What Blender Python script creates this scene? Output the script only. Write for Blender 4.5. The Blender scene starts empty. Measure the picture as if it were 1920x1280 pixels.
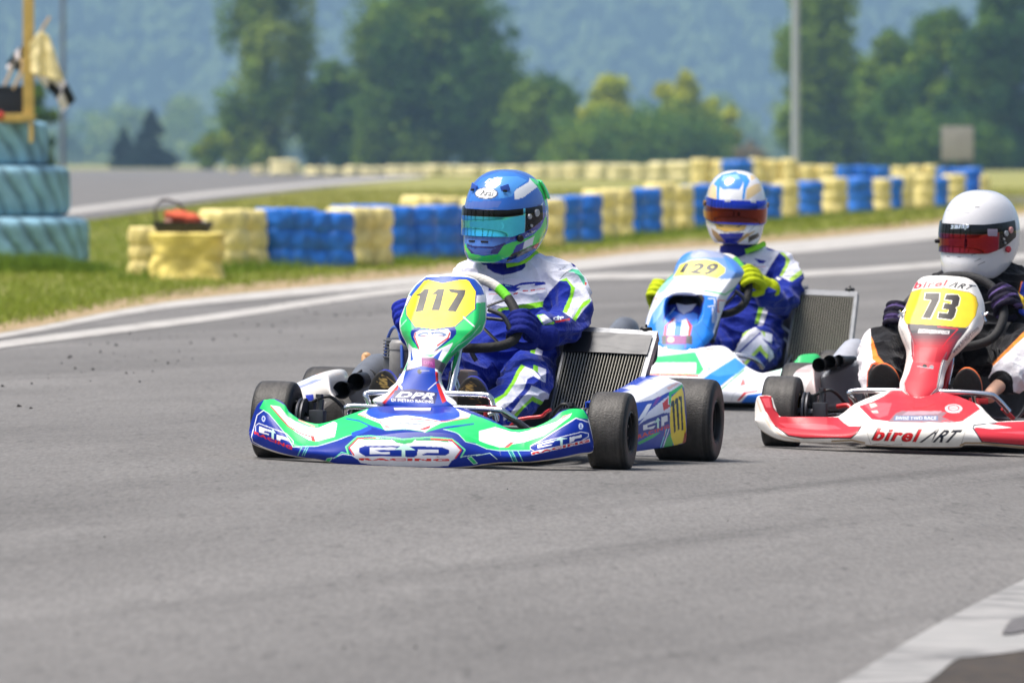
import bpy, bmesh, math, random
import numpy as np
from mathutils import Vector, Matrix, noise as mnoise

SC = bpy.context.scene
COL = SC.collection
R = math.radians
rnd = random.Random(7)
nrs = np.random.RandomState(11)

# ------------------------------------------------------------------ camera, sky, sun, exposure
F, H, YH = 16000.0, 1.0, 305.0          # focal length in pixels of the 1920 wide frame, eye height, horizon row
cd = bpy.data.cameras.new('camera')
cam = bpy.data.objects.new('camera', cd); COL.objects.link(cam)
cam.location = (0, 0, H); cam.rotation_euler = (R(90), 0, 0)
cd.sensor_width = 36.0; cd.lens = F * 36.0 / 1920.0
cd.shift_y = -(640.0 - YH) / 1920.0
cd.clip_start = 0.5; cd.clip_end = 30000.0
cd.dof.use_dof = True; cd.dof.focus_distance = 27.9; cd.dof.aperture_fstop = 8.6
SC.camera = cam

SUN_EL, SUN_AZ = 68.0, -104.0            # azimuth measured from +Y (away from the camera) towards +X
w = bpy.data.worlds.new('World'); SC.world = w; w.use_nodes = True
nt = w.node_tree
sky = nt.nodes.new('ShaderNodeTexSky'); sky.sky_type = 'NISHITA'; sky.sun_disc = False
sky.sun_elevation = R(SUN_EL); sky.sun_rotation = R(SUN_AZ)
sky.air_density = 1.0; sky.dust_density = 4.0; sky.ozone_density = 1.0
nt.nodes['Background'].inputs['Strength'].default_value = 0.09
nt.links.new(sky.outputs[0], nt.nodes['Background'].inputs['Color'])
sd = bpy.data.lights.new('sun', 'SUN'); sd.energy = 3.3; sd.angle = R(34); sd.color = (1.0, 0.955, 0.89)
sun = bpy.data.objects.new('sun', sd); COL.objects.link(sun)
sv = Vector((math.sin(R(SUN_AZ)) * math.cos(R(SUN_EL)), math.cos(R(SUN_AZ)) * math.cos(R(SUN_EL)), math.sin(R(SUN_EL))))
sun.rotation_euler = sv.to_track_quat('Z', 'Y').to_euler(); sun.location = sv * 50
SC.view_settings.view_transform = 'Standard'; SC.view_settings.look = 'None'
SC.view_settings.gamma = 1.0; SC.view_settings.exposure = 0.78

# ------------------------------------------------------------------ materials
def lin(c):
    c = np.asarray(c, dtype=float) / 255.0
    return np.where(c <= 0.04045, c / 12.92, ((c + 0.055) / 1.055) ** 2.4)
def L4(c): return tuple(float(v) for v in lin(c)) + (1.0,)
MATS = {}
def mat(name, color=None, rough=0.5, metal=0.0, coat=0.0, spec=0.5, vcol=False, bump=0.0, bscale=200.0, var=0.0, vscale=30.0, sheen=0.0, alpha=1.0, crough=0.05, wear=0.0):
    """a Principled material; color is sRGB 0-255, or the mesh's own colour attribute; slight noise in colour, gloss and relief"""
    if name in MATS: return MATS[name]
    m = bpy.data.materials.new(name); m.use_nodes = True; n = m.node_tree; b = n.nodes['Principled BSDF']; lk = n.links.new
    b.inputs['Roughness'].default_value = rough; b.inputs['Metallic'].default_value = metal
    b.inputs['Coat Weight'].default_value = coat; b.inputs['Coat Roughness'].default_value = crough
    b.inputs['Specular IOR Level'].default_value = spec
    if sheen: b.inputs['Sheen Weight'].default_value = sheen
    if alpha < 1: b.inputs['Alpha'].default_value = alpha
    tc = n.nodes.new('ShaderNodeTexCoord')
    if vcol:
        a = n.nodes.new('ShaderNodeAttribute'); a.attribute_name = 'Col'; src = a.outputs['Color']
    else:
        c = n.nodes.new('ShaderNodeRGB'); c.outputs[0].default_value = L4(color); src = c.outputs[0]
    if var:
        ns = n.nodes.new('ShaderNodeTexNoise'); ns.inputs['Scale'].default_value = vscale; ns.inputs['Detail'].default_value = 5
        lk(tc.outputs['Object'], ns.inputs['Vector'])
        mr = n.nodes.new('ShaderNodeMapRange'); mr.inputs[3].default_value = 1 - var; mr.inputs[4].default_value = 1 + var * 0.6
        mr.inputs[1].default_value = 0.3; mr.inputs[2].default_value = 0.7
        lk(ns.outputs[0], mr.inputs[0])
        mx = n.nodes.new('ShaderNodeVectorMath'); mx.operation = 'SCALE'; lk(src, mx.inputs[0]); lk(mr.outputs[0], mx.inputs['Scale']); src = mx.outputs[0]
        mr2 = n.nodes.new('ShaderNodeMapRange'); mr2.inputs[3].default_value = min(1, rough + 0.12); mr2.inputs[4].default_value = max(0.02, rough - 0.08)
        lk(ns.outputs[0], mr2.inputs[0]); lk(mr2.outputs[0], b.inputs['Roughness'])
    if wear:
        w1 = n.nodes.new('ShaderNodeTexNoise'); w1.inputs['Scale'].default_value = 55; w1.inputs['Detail'].default_value = 8; w1.inputs['Roughness'].default_value = 0.75
        mpw = n.nodes.new('ShaderNodeMapping'); mpw.inputs['Scale'].default_value = (0.35, 1, 1.3); lk(tc.outputs['Object'], mpw.inputs['Vector']); lk(mpw.outputs[0], w1.inputs['Vector'])
        w2 = n.nodes.new('ShaderNodeTexNoise'); w2.inputs['Scale'].default_value = 7; w2.inputs['Detail'].default_value = 3; lk(tc.outputs['Object'], w2.inputs['Vector'])
        r1 = n.nodes.new('ShaderNodeMapRange'); r1.inputs[1].default_value = 0.60; r1.inputs[2].default_value = 0.72; lk(w1.outputs[0], r1.inputs[0])
        r2 = n.nodes.new('ShaderNodeMapRange'); r2.inputs[1].default_value = 0.42; r2.inputs[2].default_value = 0.70; r2.inputs[4].default_value = wear; lk(w2.outputs[0], r2.inputs[0])
        mm = n.nodes.new('ShaderNodeMath'); mm.operation = 'MULTIPLY'; lk(r1.outputs[0], mm.inputs[0]); lk(r2.outputs[0], mm.inputs[1])
        mw = n.nodes.new('ShaderNodeMix'); mw.data_type = 'RGBA'; lk(mm.outputs[0], mw.inputs[0]); lk(src, mw.inputs[6]); mw.inputs[7].default_value = (0.09, 0.085, 0.08, 1); src = mw.outputs[2]
    lk(src, b.inputs['Base Color'])
    if bump:
        n2 = n.nodes.new('ShaderNodeTexNoise'); n2.inputs['Scale'].default_value = bscale; n2.inputs['Detail'].default_value = 4
        lk(tc.outputs['Object'], n2.inputs['Vector'])
        bp = n.nodes.new('ShaderNodeBump'); bp.inputs['Strength'].default_value = bump; bp.inputs['Distance'].default_value = 0.01
        lk(n2.outputs[0], bp.inputs['Height']); lk(bp.outputs[0], b.inputs['Normal'])
    MATS[name] = m; return m

# ------------------------------------------------------------------ mesh helpers
class MB:
    """collects verts, faces and a colour per vertex, then links them as one mesh object"""
    def __init__(s): s.v = []; s.f = []; s.mi = []; s.c = []
    def add(s, verts, faces, mi=0, col=None):
        o = len(s.v); s.v.extend([tuple(p) for p in verts]); s.f.extend([tuple(i + o for i in f) for f in faces]); s.mi.extend([mi] * len(faces))
        if col is not None: s.c.extend([col] * len(verts))
    def box(s, c, size, rot=None, mi=0, bev=0.0, col=None):
        bm = bmesh.new(); bmesh.ops.create_cube(bm, size=1)
        for v in bm.verts: v.co = Vector((v.co.x * size[0], v.co.y * size[1], v.co.z * size[2]))
        if bev: bmesh.ops.bevel(bm, geom=bm.edges[:], offset=bev, segments=2, profile=0.7, affect='EDGES')
        M = Matrix.Translation(Vector(c)) @ (rot.to_4x4() if rot is not None else Matrix.Identity(4))
        bm.verts.index_update()
        s.add([M @ v.co for v in bm.verts], [[v.index for v in f.verts] for f in bm.faces], mi, col); bm.free()
    def tube(s, pts, rad, n=10, mi=0, closed=False, cap=True, smooth=6, col=None, flat=None):
        pts = [Vector(p) for p in pts]
        rr = list(rad) if hasattr(rad, '__len__') else [rad] * len(pts)
        if smooth and len(pts) > 2: pts, rr = spline(pts, rr, smooth, closed)
        N = len(pts); ring = []; up = None; V = []; Fc = []
        for i, p in enumerate(pts):
            if closed: t = pts[(i + 1) % N] - pts[i - 1]
            else: t = pts[min(i + 1, N - 1)] - pts[max(i - 1, 0)]
            t.normalize()
            if up is None:
                up = Vector((0, 0, 1)) if abs(t.z) < 0.9 else Vector((1, 0, 0))
            a = t.cross(up)
            if a.length < 1e-6: a = t.orthogonal()
            a.normalize(); b = a.cross(t).normalized(); up = b
            fl = flat or 1.0
            for k in range(n):
                th = 2 * math.pi * k / n
                V.append(p + a * (math.cos(th) * rr[i]) + b * (math.sin(th) * rr[i] * fl))
        M = N if closed else N - 1
        for i in range(M):
            j = (i + 1) % N
            for k in range(n):
                k2 = (k + 1) % n
                Fc.append((i * n + k, i * n + k2, j * n + k2, j * n + k))
        if cap and not closed:
            Fc.append(tuple(range(n - 1, -1, -1))); Fc.append(tuple((N - 1) * n + k for k in range(n)))
        s.add(V, Fc, mi, col)
    def lathe(s, prof, n=32, M=None, mi=0, close=False, col=None):
        """prof: (radius, along) pairs turned about local Z"""
        V = []; Fc = []; M = M or Matrix.Identity(4)
        for r, h in prof:
            for k in range(n):
                th = 2 * math.pi * k / n
                V.append(M @ Vector((r * math.cos(th), r * math.sin(th), h)))
        m = len(prof)
        for i in range(m if close else m - 1):
            j = (i + 1) % m
            for k in range(n):
                k2 = (k + 1) % n
                Fc.append((i * n + k, i * n + k2, j * n + k2, j * n + k))
        s.add(V, Fc, mi, col)
    def poly(s, pts, thick, mi=0, col=None):
        """flat outline (3-d points) given a thickness vector"""
        n = len(pts); t = Vector(thick); P = [Vector(p) for p in pts]
        s.add([p for p in P] + [p + t for p in P], [tuple(range(n - 1, -1, -1)), tuple(range(n, 2 * n))] + [(i, (i + 1) % n, n + (i + 1) % n, n + i) for i in range(n)], mi, col)
    def build(s, name, mats, parent=None, smooth=True, sharp=40):
        me = bpy.data.meshes.new(name); me.from_pydata(s.v, [], s.f); 
        for m in (mats if isinstance(mats, (list, tuple)) else [mats]): me.materials.append(m)
        if any(s.mi): me.polygons.foreach_set('material_index', s.mi)
        if s.c and len(s.c) == len(s.v): setcol(me, np.array(s.c, float))
        bm = bmesh.new(); bm.from_mesh(me); bmesh.ops.recalc_face_normals(bm, faces=bm.faces[:]); bm.to_mesh(me); bm.free()
        if smooth:
            me.polygons.foreach_set('use_smooth', [True] * len(me.polygons))
            if sharp and hasattr(me, 'set_sharp_from_angle'): me.set_sharp_from_angle(angle=R(sharp))
        me.update()
        return link(name, me, parent)
def setcol(me, rgb):
    a = me.color_attributes.get('Col') or me.color_attributes.new('Col', 'FLOAT_COLOR', 'POINT')
    c = np.ones((len(rgb), 4), np.float32); c[:, :3] = rgb; a.data.foreach_set('color', c.ravel())
def link(name, me, parent=None):
    o = bpy.data.objects.new(name, me); COL.objects.link(o)
    if parent is not None: o.parent = parent
    return o
def spline(pts, rr, k, closed=False):
    """Catmull-Rom through points, with the radii"""
    n = len(pts); out = []; ro = []
    segs = n if closed else n - 1
    for i in range(segs):
        g = lambda j: pts[j % n] if closed else pts[max(0, min(n - 1, j))]
        p0, p1, p2, p3 = g(i - 1), g(i), g(i + 1), g(i + 2)
        r1, r2 = rr[i], rr[(i + 1) % n]
        for q in range(k):
            t = q / k
            out.append(0.5 * ((2 * p1) + (p2 - p0) * t + (2 * p0 - 5 * p1 + 4 * p2 - p3) * t * t + (3 * p1 - p0 - 3 * p2 + p3) * t ** 3)); ro.append(r1 + (r2 - r1) * t)
    if not closed: out.append(pts[-1].copy()); ro.append(rr[-1])
    return out, ro
def grid_obj(name, P, mats, parent=None, col=None, closed_u=False, flip=False, smooth=True):
    """P is [nv, nu, 3]; one quad sheet through it"""
    nv, nu, _ = P.shape
    me = bpy.data.meshes.new(name)
    i = np.arange(nv - 1)[:, None] * nu; j = np.arange(nu - (0 if closed_u else 1))[None, :]; j2 = (j + 1) % nu
    q = np.stack([i + j, i + j2, i + nu + j2, i + nu + j], -1).reshape(-1, 4)
    if flip: q = q[:, ::-1]
    me.vertices.add(nv * nu); me.vertices.foreach_set('co', P.reshape(-1).astype(np.float32))
    me.loops.add(len(q) * 4); me.loops.foreach_set('vertex_index', q.reshape(-1).astype(np.int32))
    me.polygons.add(len(q)); me.polygons.foreach_set('loop_start', np.arange(0, len(q) * 4, 4, dtype=np.int32))
    me.update(calc_edges=True)
    if smooth: me.polygons.foreach_set('use_smooth', [True] * len(q))
    for m in (mats if isinstance(mats, (list, tuple)) else [mats]): me.materials.append(m)
    if col is not None: setcol(me, col.reshape(-1, 3))
    me.validate(); me.update()
    return link(name, me, parent)
def raw_obj(name, V, Q, m, parent=None, col=None, smooth=False):
    """fast mesh from arrays of verts [n,3] and quads or triangles [m,k]"""
    me = bpy.data.meshes.new(name); k = Q.shape[1]
    me.vertices.add(len(V)); me.vertices.foreach_set('co', V.reshape(-1).astype(np.float32))
    me.loops.add(len(Q) * k); me.loops.foreach_set('vertex_index', Q.reshape(-1).astype(np.int32))
    me.polygons.add(len(Q)); me.polygons.foreach_set('loop_start', np.arange(0, len(Q) * k, k, dtype=np.int32))
    me.update(calc_edges=True)
    if smooth: me.polygons.foreach_set('use_smooth', [True] * len(Q))
    me.materials.append(m)
    if col is not None: setcol(me, col)
    me.update()
    return link(name, me, parent)
def thing(name, label, cat, loc=(0, 0, 0), rz=0.0, group=None):
    o = bpy.data.objects.new(name, None); COL.objects.link(o); o.empty_display_size = 0.1
    o.location = loc; o.rotation_euler = (0, 0, rz); o['label'] = label; o['category'] = cat
    if group: o['group'] = group
    return o
def tag(o, label=None, cat=None, group=None, kind=None):
    if label: o['label'] = label
    if cat: o['category'] = cat
    if group: o['group'] = group
    if kind: o['kind'] = kind
    return o

# ------------------------------------------------------------------ the lie of the land
def sstep(a, b, x):
    t = np.clip((x - a) / (b - a), 0, 1); return t * t * (3 - 2 * t)
BANK = 0.027                            # the corner is banked, fading out behind the karts
def G(x, y):
    return -BANK * np.clip(x - 0.32, -9, 9) * (1 - sstep(33.0, 64.0, y))
def U(px, py):
    """ground point seen at a place in the photograph"""
    z = 0.0
    for _ in range(40):
        Y = F * (H - z) / (py - YH); X = (px - 960.0) * Y / F; z = 0.5 * z + 0.5 * float(G(X, Y))
    return X, Y, float(G(X, Y))
def interp_px(pts, n):
    pts = np.array(pts, float); t = np.linspace(0, len(pts) - 1, n); k = np.arange(len(pts))
    # smooth (Catmull-Rom) through the points
    i = np.clip(t.astype(int), 0, len(pts) - 2); f = (t - i)[:, None]
    g = lambda j: pts[np.clip(j, 0, len(pts) - 1)]
    p0, p1, p2, p3 = g(i - 1), g(i), g(i + 1), g(i + 2)
    return 0.5 * (2 * p1 + (p2 - p0) * f + (2 * p0 - 5 * p1 + 4 * p2 - p3) * f ** 2 + (3 * p1 - p0 - 3 * p2 + p3) * f ** 3)
def strip(name, top, bot, lift, m, n=160, rows=4, smooth_px=True):
    A = np.array([U(*p)[:2] for p in interp_px(top, n)]); B = np.array([U(*p)[:2] for p in interp_px(bot, n)])
    t = np.linspace(0, 1, rows)[:, None, None]
    XY = A[None] * (1 - t) + B[None] * t
    P = np.concatenate([XY, (G(XY[..., 0], XY[..., 1]) + lift)[..., None]], -1)
    return grid_obj(name, P, m, flip=True)
# ------------------------------------------------------------------ ground, tarmac and paint
def asphalt_mat():
    m = bpy.data.materials.new('asphalt'); m.use_nodes = True; n = m.node_tree; lk = n.links.new; b = n.nodes['Principled BSDF']
    tc = n.nodes.new('ShaderNodeTexCoord')
    def mp(sx, sy, rz=0):
        k = n.nodes.new('ShaderNodeMapping'); k.inputs['Scale'].default_value = (sx, sy, 1); k.inputs['Rotation'].default_value = (0, 0, rz); lk(tc.outputs['Object'], k.inputs['Vector']); return k.outputs[0]
    def mp2(sx, sy, a):
        k = n.nodes.new('ShaderNodeMapping'); k.inputs['Rotation'].default_value = (0, 0, R(a)); lk(tc.outputs['Object'], k.inputs['Vector']); q = n.nodes.new('ShaderNodeMapping'); q.inputs['Scale'].default_value = (sx, sy, 1); lk(k.outputs[0], q.inputs['Vector']); return q.outputs[0]
    def ns(vec, sc, det=4, ro=0.6):
        k = n.nodes.new('ShaderNodeTexNoise'); k.inputs['Scale'].default_value = sc; k.inputs['Detail'].default_value = det; k.inputs['Roughness'].default_value = ro; lk(vec, k.inputs['Vector']); return k.outputs[0]
    def mr(x, a, b_, c, d):
        k = n.nodes.new('ShaderNodeMapRange'); k.clamp = True
        for i, q in zip((1, 2, 3, 4), (a, b_, c, d)): k.inputs[i].default_value = q
        lk(x, k.inputs[0]); return k.outputs[0]
    def mul(a, b_):
        k = n.nodes.new('ShaderNodeMath'); k.operation = 'MULTIPLY'; lk(a, k.inputs[0]); lk(b_, k.inputs[1]); return k.outputs[0]
    grain = mr(ns(mp(1, 0.10), 75, 3, 0.7), 0.28, 0.72, 0.76, 1.20)          # stones in the surface
    pits = mr(ns(mp(1, 0.12), 26, 2, 0.5), 0.60, 0.78, 1.0, 0.72)
    patch = mr(ns(mp(1, 0.35, 0.06), 0.9, 5), 0.3, 0.7, 0.90, 1.07)
    streak = mr(ns(mp2(0.55, 0.035, 15), 2.2, 5, 0.62), 0.36, 0.64, 0.82, 1.06)  # rubbered-in driving line
    skid = mr(ns(mp2(2.4, 0.05, 18), 1.2, 3, 0.5), 0.58, 0.76, 1.0, 0.72)
    v = mul(mul(mul(grain, pits), mul(patch, streak)), skid)
    c = n.nodes.new('ShaderNodeRGB'); c.outputs[0].default_value = (0.170, 0.163, 0.157, 1)
    sc = n.nodes.new('ShaderNodeVectorMath'); sc.operation = 'SCALE'; lk(c.outputs[0], sc.inputs[0]); lk(v, sc.inputs['Scale'])
    lk(sc.outputs[0], b.inputs['Base Color']); b.inputs['Roughness'].default_value = 0.85; b.inputs['Specular IOR Level'].default_value = 0.25
    bp = n.nodes.new('ShaderNodeBump'); bp.inputs['Strength'].default_value = 0.5; bp.inputs['Distance'].default_value = 0.006
    lk(ns(mp(1, 1), 140, 3), bp.inputs['Height']); lk(bp.outputs[0], b.inputs['Normal'])
    return m
def mottled(name, cols, scales, rough=0.9, stretch=(1, 1), spec=0.2):
    m = bpy.data.materials.new(name); m.use_nodes = True; n = m.node_tree; lk = n.links.new; b = n.nodes['Principled BSDF']
    tc = n.nodes.new('ShaderNodeTexCoord'); k = n.nodes.new('ShaderNodeMapping'); k.inputs['Scale'].default_value = (*stretch, 1); lk(tc.outputs['Object'], k.inputs['Vector'])
    prev = None
    for i, (c, s) in enumerate(zip(cols, scales)):
        col = n.nodes.new('ShaderNodeRGB'); col.outputs[0].default_value = L4(c)
        if prev is None: prev = col.outputs[0]; continue
        t = n.nodes.new('ShaderNodeTexNoise'); t.inputs['Scale'].default_value = s; t.inputs['Detail'].default_value = 6; lk(k.outputs[0], t.inputs['Vector'])
        r = n.nodes.new('ShaderNodeMapRange'); r.inputs[1].default_value = 0.42; r.inputs[2].default_value = 0.62; lk(t.outputs[0], r.inputs[0])
        x = n.nodes.new('ShaderNodeMix'); x.data_type = 'RGBA'; lk(r.outputs[0], x.inputs[0]); lk(prev, x.inputs[6]); lk(col.outputs[0], x.inputs[7]); prev = x.outputs[2]
    lk(prev, b.inputs['Base Color']); b.inputs['Roughness'].default_value = rough; b.inputs['Specular IOR Level'].default_value = spec
    return m
M_ASPH = asphalt_mat()
M_TURF = mottled('turf', [(126, 132, 64), (144, 138, 78), (112, 126, 54), (150, 140, 90)], [0, 0.5, 3.0, 9.0], stretch=(1, 0.35))
M_DIRT = mottled('dirt', [(150, 128, 98), (124, 112, 72), (165, 145, 115)], [0, 2.5, 14.0], stretch=(1, 0.4))
M_LINE = mottled('line_paint', [(172, 169, 164), (146, 142, 137), (178, 174, 169)], [0, 4.0, 30.0], rough=0.7, stretch=(1, 0.3))
M_KERB = mottled('worn_paint', [(146, 145, 143), (112, 111, 110), (154, 152, 150)], [0, 1.6, 12.0], rough=0.75, stretch=(0.6, 0.6))
M_BRWN = mottled('brown_dust', [(66, 61, 58), (54, 51, 49), (76, 68, 60)], [0, 3.0, 20.0])

def axis(parts):
    return np.unique(np.concatenate([np.linspace(a, b, n) for a, b, n in parts]))
gx = axis([(-4000, -60, 12), (-60, -12, 20), (-12, 12, 60), (12, 60, 20), (60, 4000, 12)])
gy = axis([(-120, 10, 12), (10, 70, 90), (70, 200, 30), (200, 9000, 24)])
X, Y = np.meshgrid(gx, gy)
tag(grid_obj('ground', np.stack([X, Y, G(X, Y)], -1), M_TURF), kind='structure')

OUT = [(-900, 775), (-600, 718), (-300, 676), (0, 633), (237, 587), (396, 565), (752, 530), (1080, 498), (1226, 482), (1499, 462), (1758, 434), (1930, 414), (2300, 380), (2900, 352)]
INN = [(-900, 795), (-600, 735), (-300, 693), (0, 650), (396, 598), (752, 546), (1080, 522), (1207, 519), (1499, 515), (1758, 497), (2000, 475), (2600, 430)]
sh = lambda pts, d0, d1: [(x, y + d0 + (d1 - d0) * min(max(x, 0), 1900) / 1900.0) for x, y in pts]
edge = np.array([U(*p)[:2] for p in interp_px(sh(OUT, -5, -7), 300)])
edge = edge[np.argsort(edge[:, 0])]
yedge = lambda x: np.interp(x, edge[:, 0], edge[:, 1])
ex = np.unique(np.concatenate([np.linspace(-14, 16, 150), np.linspace(16, 60, 40), np.linspace(-40, -14, 14)]))
t = np.linspace(0, 1, 150)[:, None]
EY = yedge(ex)[None] * t + (-25.0) * (1 - t); EX = np.broadcast_to(ex[None], EY.shape)
tag(grid_obj('track', np.stack([EX, EY, G(EX, EY) + 0.006], -1), M_ASPH), kind='structure')
tag(strip('verge', sh(OUT, -30, -26), sh(OUT, -3, -5), 0.003, M_DIRT, 260), kind='structure')
tag(strip('edge_line', sh(OUT, -5, -11), sh(OUT, 4, 15), 0.010, M_LINE, 260), kind='structure')
tag(strip('inner_line', sh(INN, -7, -4), sh(INN, 6, 5), 0.010, M_LINE, 260), kind='structure')
FAR_T = [(-900, 318), (-300, 318), (0, 318), (300, 318), (480, 318.5), (560, 322), (700, 325), (800, 328)]
FAR_B = [(-900, 575), (-300, 480), (0, 432), (170, 413), (270, 398), (400, 378), (600, 353), (800, 333)]
tag(strip('far_track', FAR_T, FAR_B, 0.02, M_ASPH, 120, 24), kind='structure')
FL = [(-300, 462), (0, 417), (120, 402), (270, 382), (400, 366), (640, 343), (790, 331)]
tag(strip('far_line', [(x, y - 6 + x * 0.004) for x, y in FL], [(x, y + 6 - x * 0.004) for x, y in FL], 0.04, M_LINE, 100), kind='structure')
tag(strip('service_road', [(1790, 372), (1860, 369), (1950, 368), (2400, 366)], [(1790, 376), (1860, 383), (1950, 385), (2400, 390)], 0.02, M_ASPH, 30), kind='structure')
# worn white run-off paint in the near corner, with the brown dust beyond it
tag(strip('kerb_paint', [(1500, 1330), (1590, 1281), (1700, 1212), (1800, 1155), (1920, 1094), (2200, 960)], [(1560, 1400), (1735, 1290), (1790, 1247), (1830, 1240), (1920, 1228), (2200, 1190)], 0.011, M_KERB, 60, 10), kind='structure')
tag(strip('dust_patch', [(1560, 1401), (1735, 1291), (1790, 1248), (1830, 1241), (1920, 1229), (2200, 1191)], [(1700, 1700), (1800, 1690), (1900, 1680), (2000, 1670), (2100, 1660), (2300, 1640)], 0.010, M_BRWN, 40, 10), kind='structure')
tag(strip('tar_patch', [(1880, 1196), (1892, 1178), (1905, 1170), (1960, 1158), (2050, 1145)], [(1878, 1200), (1900, 1199), (1920, 1195), (1960, 1192), (2050, 1184)], 0.015, mat('tar', (95, 92, 92), 0.8, var=0.2), 20), kind='structure')

# crumbs of rubber thrown up beside the driving line, and on the tarmac
V = []; Q = []
def crumb(x, y, z, r):
    o = len(V); q = [Vector((rnd.uniform(-1, 1), rnd.uniform(-1, 1), rnd.uniform(-1, 1))).normalized() * r * rnd.uniform(0.6, 1.3) for _ in range(2)]
    P = [Vector((1, 0, 0)), Vector((-0.5, 0.87, 0)), Vector((-0.5, -0.87, 0)), Vector((0, 0, 0.9)), Vector((0, 0, -0.4))]
    for p in P: V.append((x + p.x * r * rnd.uniform(0.7, 1.3) , y + p.y * r * rnd.uniform(0.7, 1.3), z + p.z * r * rnd.uniform(0.7, 1.2)))
    for f in ((0, 1, 3), (1, 2, 3), (2, 0, 3), (1, 0, 4), (2, 1, 4), (0, 2, 4)): Q.append(tuple(i + o for i in f))
for k in range(105):
    f = rnd.random() ** 0.8
    px = 20 + 700 * f + rnd.gauss(0, 30); py = 712 - 155 * f + rnd.gauss(0, 26)
    x, y, z = U(px, py + 5); crumb(x, y, z + 0.008, rnd.choice((0.004, 0.005, 0.006, 0.007, 0.009, 0.013)))
for k in range(12):
    x, y, z = U(rnd.uniform(0, 1900), rnd.uniform(880, 1250)); crumb(x, y, z + 0.008, rnd.uniform(0.002, 0.005))
tag(raw_obj('rubber_crumbs', np.array(V), np.array(Q), mat('rubber_crumb', (40, 38, 38), 0.9)), kind='stuff')

# ------------------------------------------------------------------ grass
def leafmat(name, trans=0.35, rough=0.6):
    m = bpy.data.materials.new(name); m.use_nodes = True; n = m.node_tree; lk = n.links.new; b = n.nodes['Principled BSDF']; o = n.nodes['Material Output']
    a = n.nodes.new('ShaderNodeAttribute'); a.attribute_name = 'Col'; lk(a.outputs['Color'], b.inputs['Base Color']); b.inputs['Roughness'].default_value = rough; b.inputs['Specular IOR Level'].default_value = 0.15
    tr = n.nodes.new('ShaderNodeBsdfTranslucent'); lk(a.outputs['Color'], tr.inputs['Color'])
    mx = n.nodes.new('ShaderNodeMixShader'); mx.inputs[0].default_value = trans; lk(b.outputs[0], mx.inputs[1]); lk(tr.outputs[0], mx.inputs[2]); lk(mx.outputs[0], o.inputs['Surface'])
    return m
M_LEAF = leafmat('leaves'); M_GRASS = leafmat('grass_blades', 0.3)
_o = interp_px(OUT, 400); smooth_px = lambda q: np.interp(q, _o[:, 0], _o[:, 1])
def on_far_track(x, y):
    px = 960 + F * x / y; py = YH + F * H / y
    a = np.array(FAR_T); b = np.array(FAR_B)
    return (px < 800) & (py > np.interp(px, a[:, 0], a[:, 1])) & (py < np.interp(px, b[:, 0], b[:, 1]) + 2)
def blades(n, y0, y1, h0, h1, wd, tall=None, edge_dry=True):
    y = np.exp(nrs.uniform(np.log(y0), np.log(y1), n)); x = nrs.uniform(-1, 1, n) * (960 / F * y * 1.0 + 4.5)
    px = 960 + F * x / y; py = YH + F * (H - G(x, y)) / y; ed = smooth_px(px)
    ok = (py < ed - 5 - nrs.uniform(0, 1, n) ** 0.35 * (22 + 7 * np.array([mnoise.noise((float(q) / 60, 0, 0)) for q in px]))) & ~on_far_track(x, y); x = x[ok]; y = y[ok]
    return x, y
def blade_mesh(x, y, h, wd, col, lean=0.5):
    n = len(x); z = G(x, y); a = nrs.uniform(0, 2 * np.pi, n); V = np.zeros((n, 3, 3))
    dx = np.cos(a) * wd; dy = np.sin(a) * wd
    V[:, 0] = np.stack([x - dx, y - dy, z - 0.01], -1); V[:, 1] = np.stack([x + dx, y + dy, z - 0.01], -1)
    V[:, 2] = np.stack([x + nrs.normal(0, lean, n) * h, y + nrs.normal(0, lean, n) * h, z + h], -1)
    return V.reshape(-1, 3), np.repeat(col, 3, axis=0)
def dryness(x, y):
    d = np.clip((y - yedge(x)) / (0.07 * y), 0, 1)            # dry beside the track, greener beyond
    nz = np.array([mnoise.noise((float(a) * 0.8, float(b) * 0.3, 0)) for a, b in zip(x, y)])
    far = sstep(85, 200, y)
    g = np.clip(0.15 + 1.0 * d + 0.45 * nz - 0.55 * far, 0, 1)[:, None]
    green = lin((134, 148, 56)); dry = lin((182, 166, 98)); 
    c = dry * (1 - g) + green * g
    return c * nrs.uniform(0.65, 1.25, len(x))[:, None]
VV = []; CC = []
x, y = blades(250000, 46, 130, 0, 0, 0); v, c = blade_mesh(x, y, nrs.uniform(0.02, 0.06, len(x)), 0.008, dryness(x, y)); VV.append(v); CC.append(c)
x, y = blades(80000, 130, 330, 0, 0, 0); v, c = blade_mesh(x, y, nrs.uniform(0.03, 0.07, len(x)), 0.03, dryness(x, y)); VV.append(v); CC.append(c)
def tuft(px, py, n, spread, h):
    X0, Y0, _ = U(px, py); x = X0 + nrs.normal(0, spread, n); y = Y0 + nrs.normal(0, spread * 0.5, n)
    c = lin((104, 128, 44))[None] * nrs.uniform(0.6, 1.5, n)[:, None]; v, c = blade_mesh(x, y, nrs.uniform(0.4, 1.2, n) * h, 0.006, c, 0.35); VV.append(v); CC.append(c)
for px in range(-40, 190, 9): tuft(px, 508 + rnd.uniform(-4, 6), 190, 0.09, 0.17 if px < 120 else 0.11)
for q in np.linspace(0, 1, 70):
    px = 250 + 1550 * q; tuft(px, np.interp(px, [250, 420, 560, 800, 1040, 1300, 1500, 1700, 1850], [526, 512, 503, 490, 458, 436, 412, 398, 385]) + rnd.uniform(-1, 3), 110, 0.16, rnd.uniform(0.08, 0.16))
VV = np.concatenate(VV); CC = np.concatenate(CC)
tag(raw_obj('grass', VV, np.arange(len(VV)).reshape(-1, 3), M_GRASS, col=CC), kind='stuff')

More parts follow.
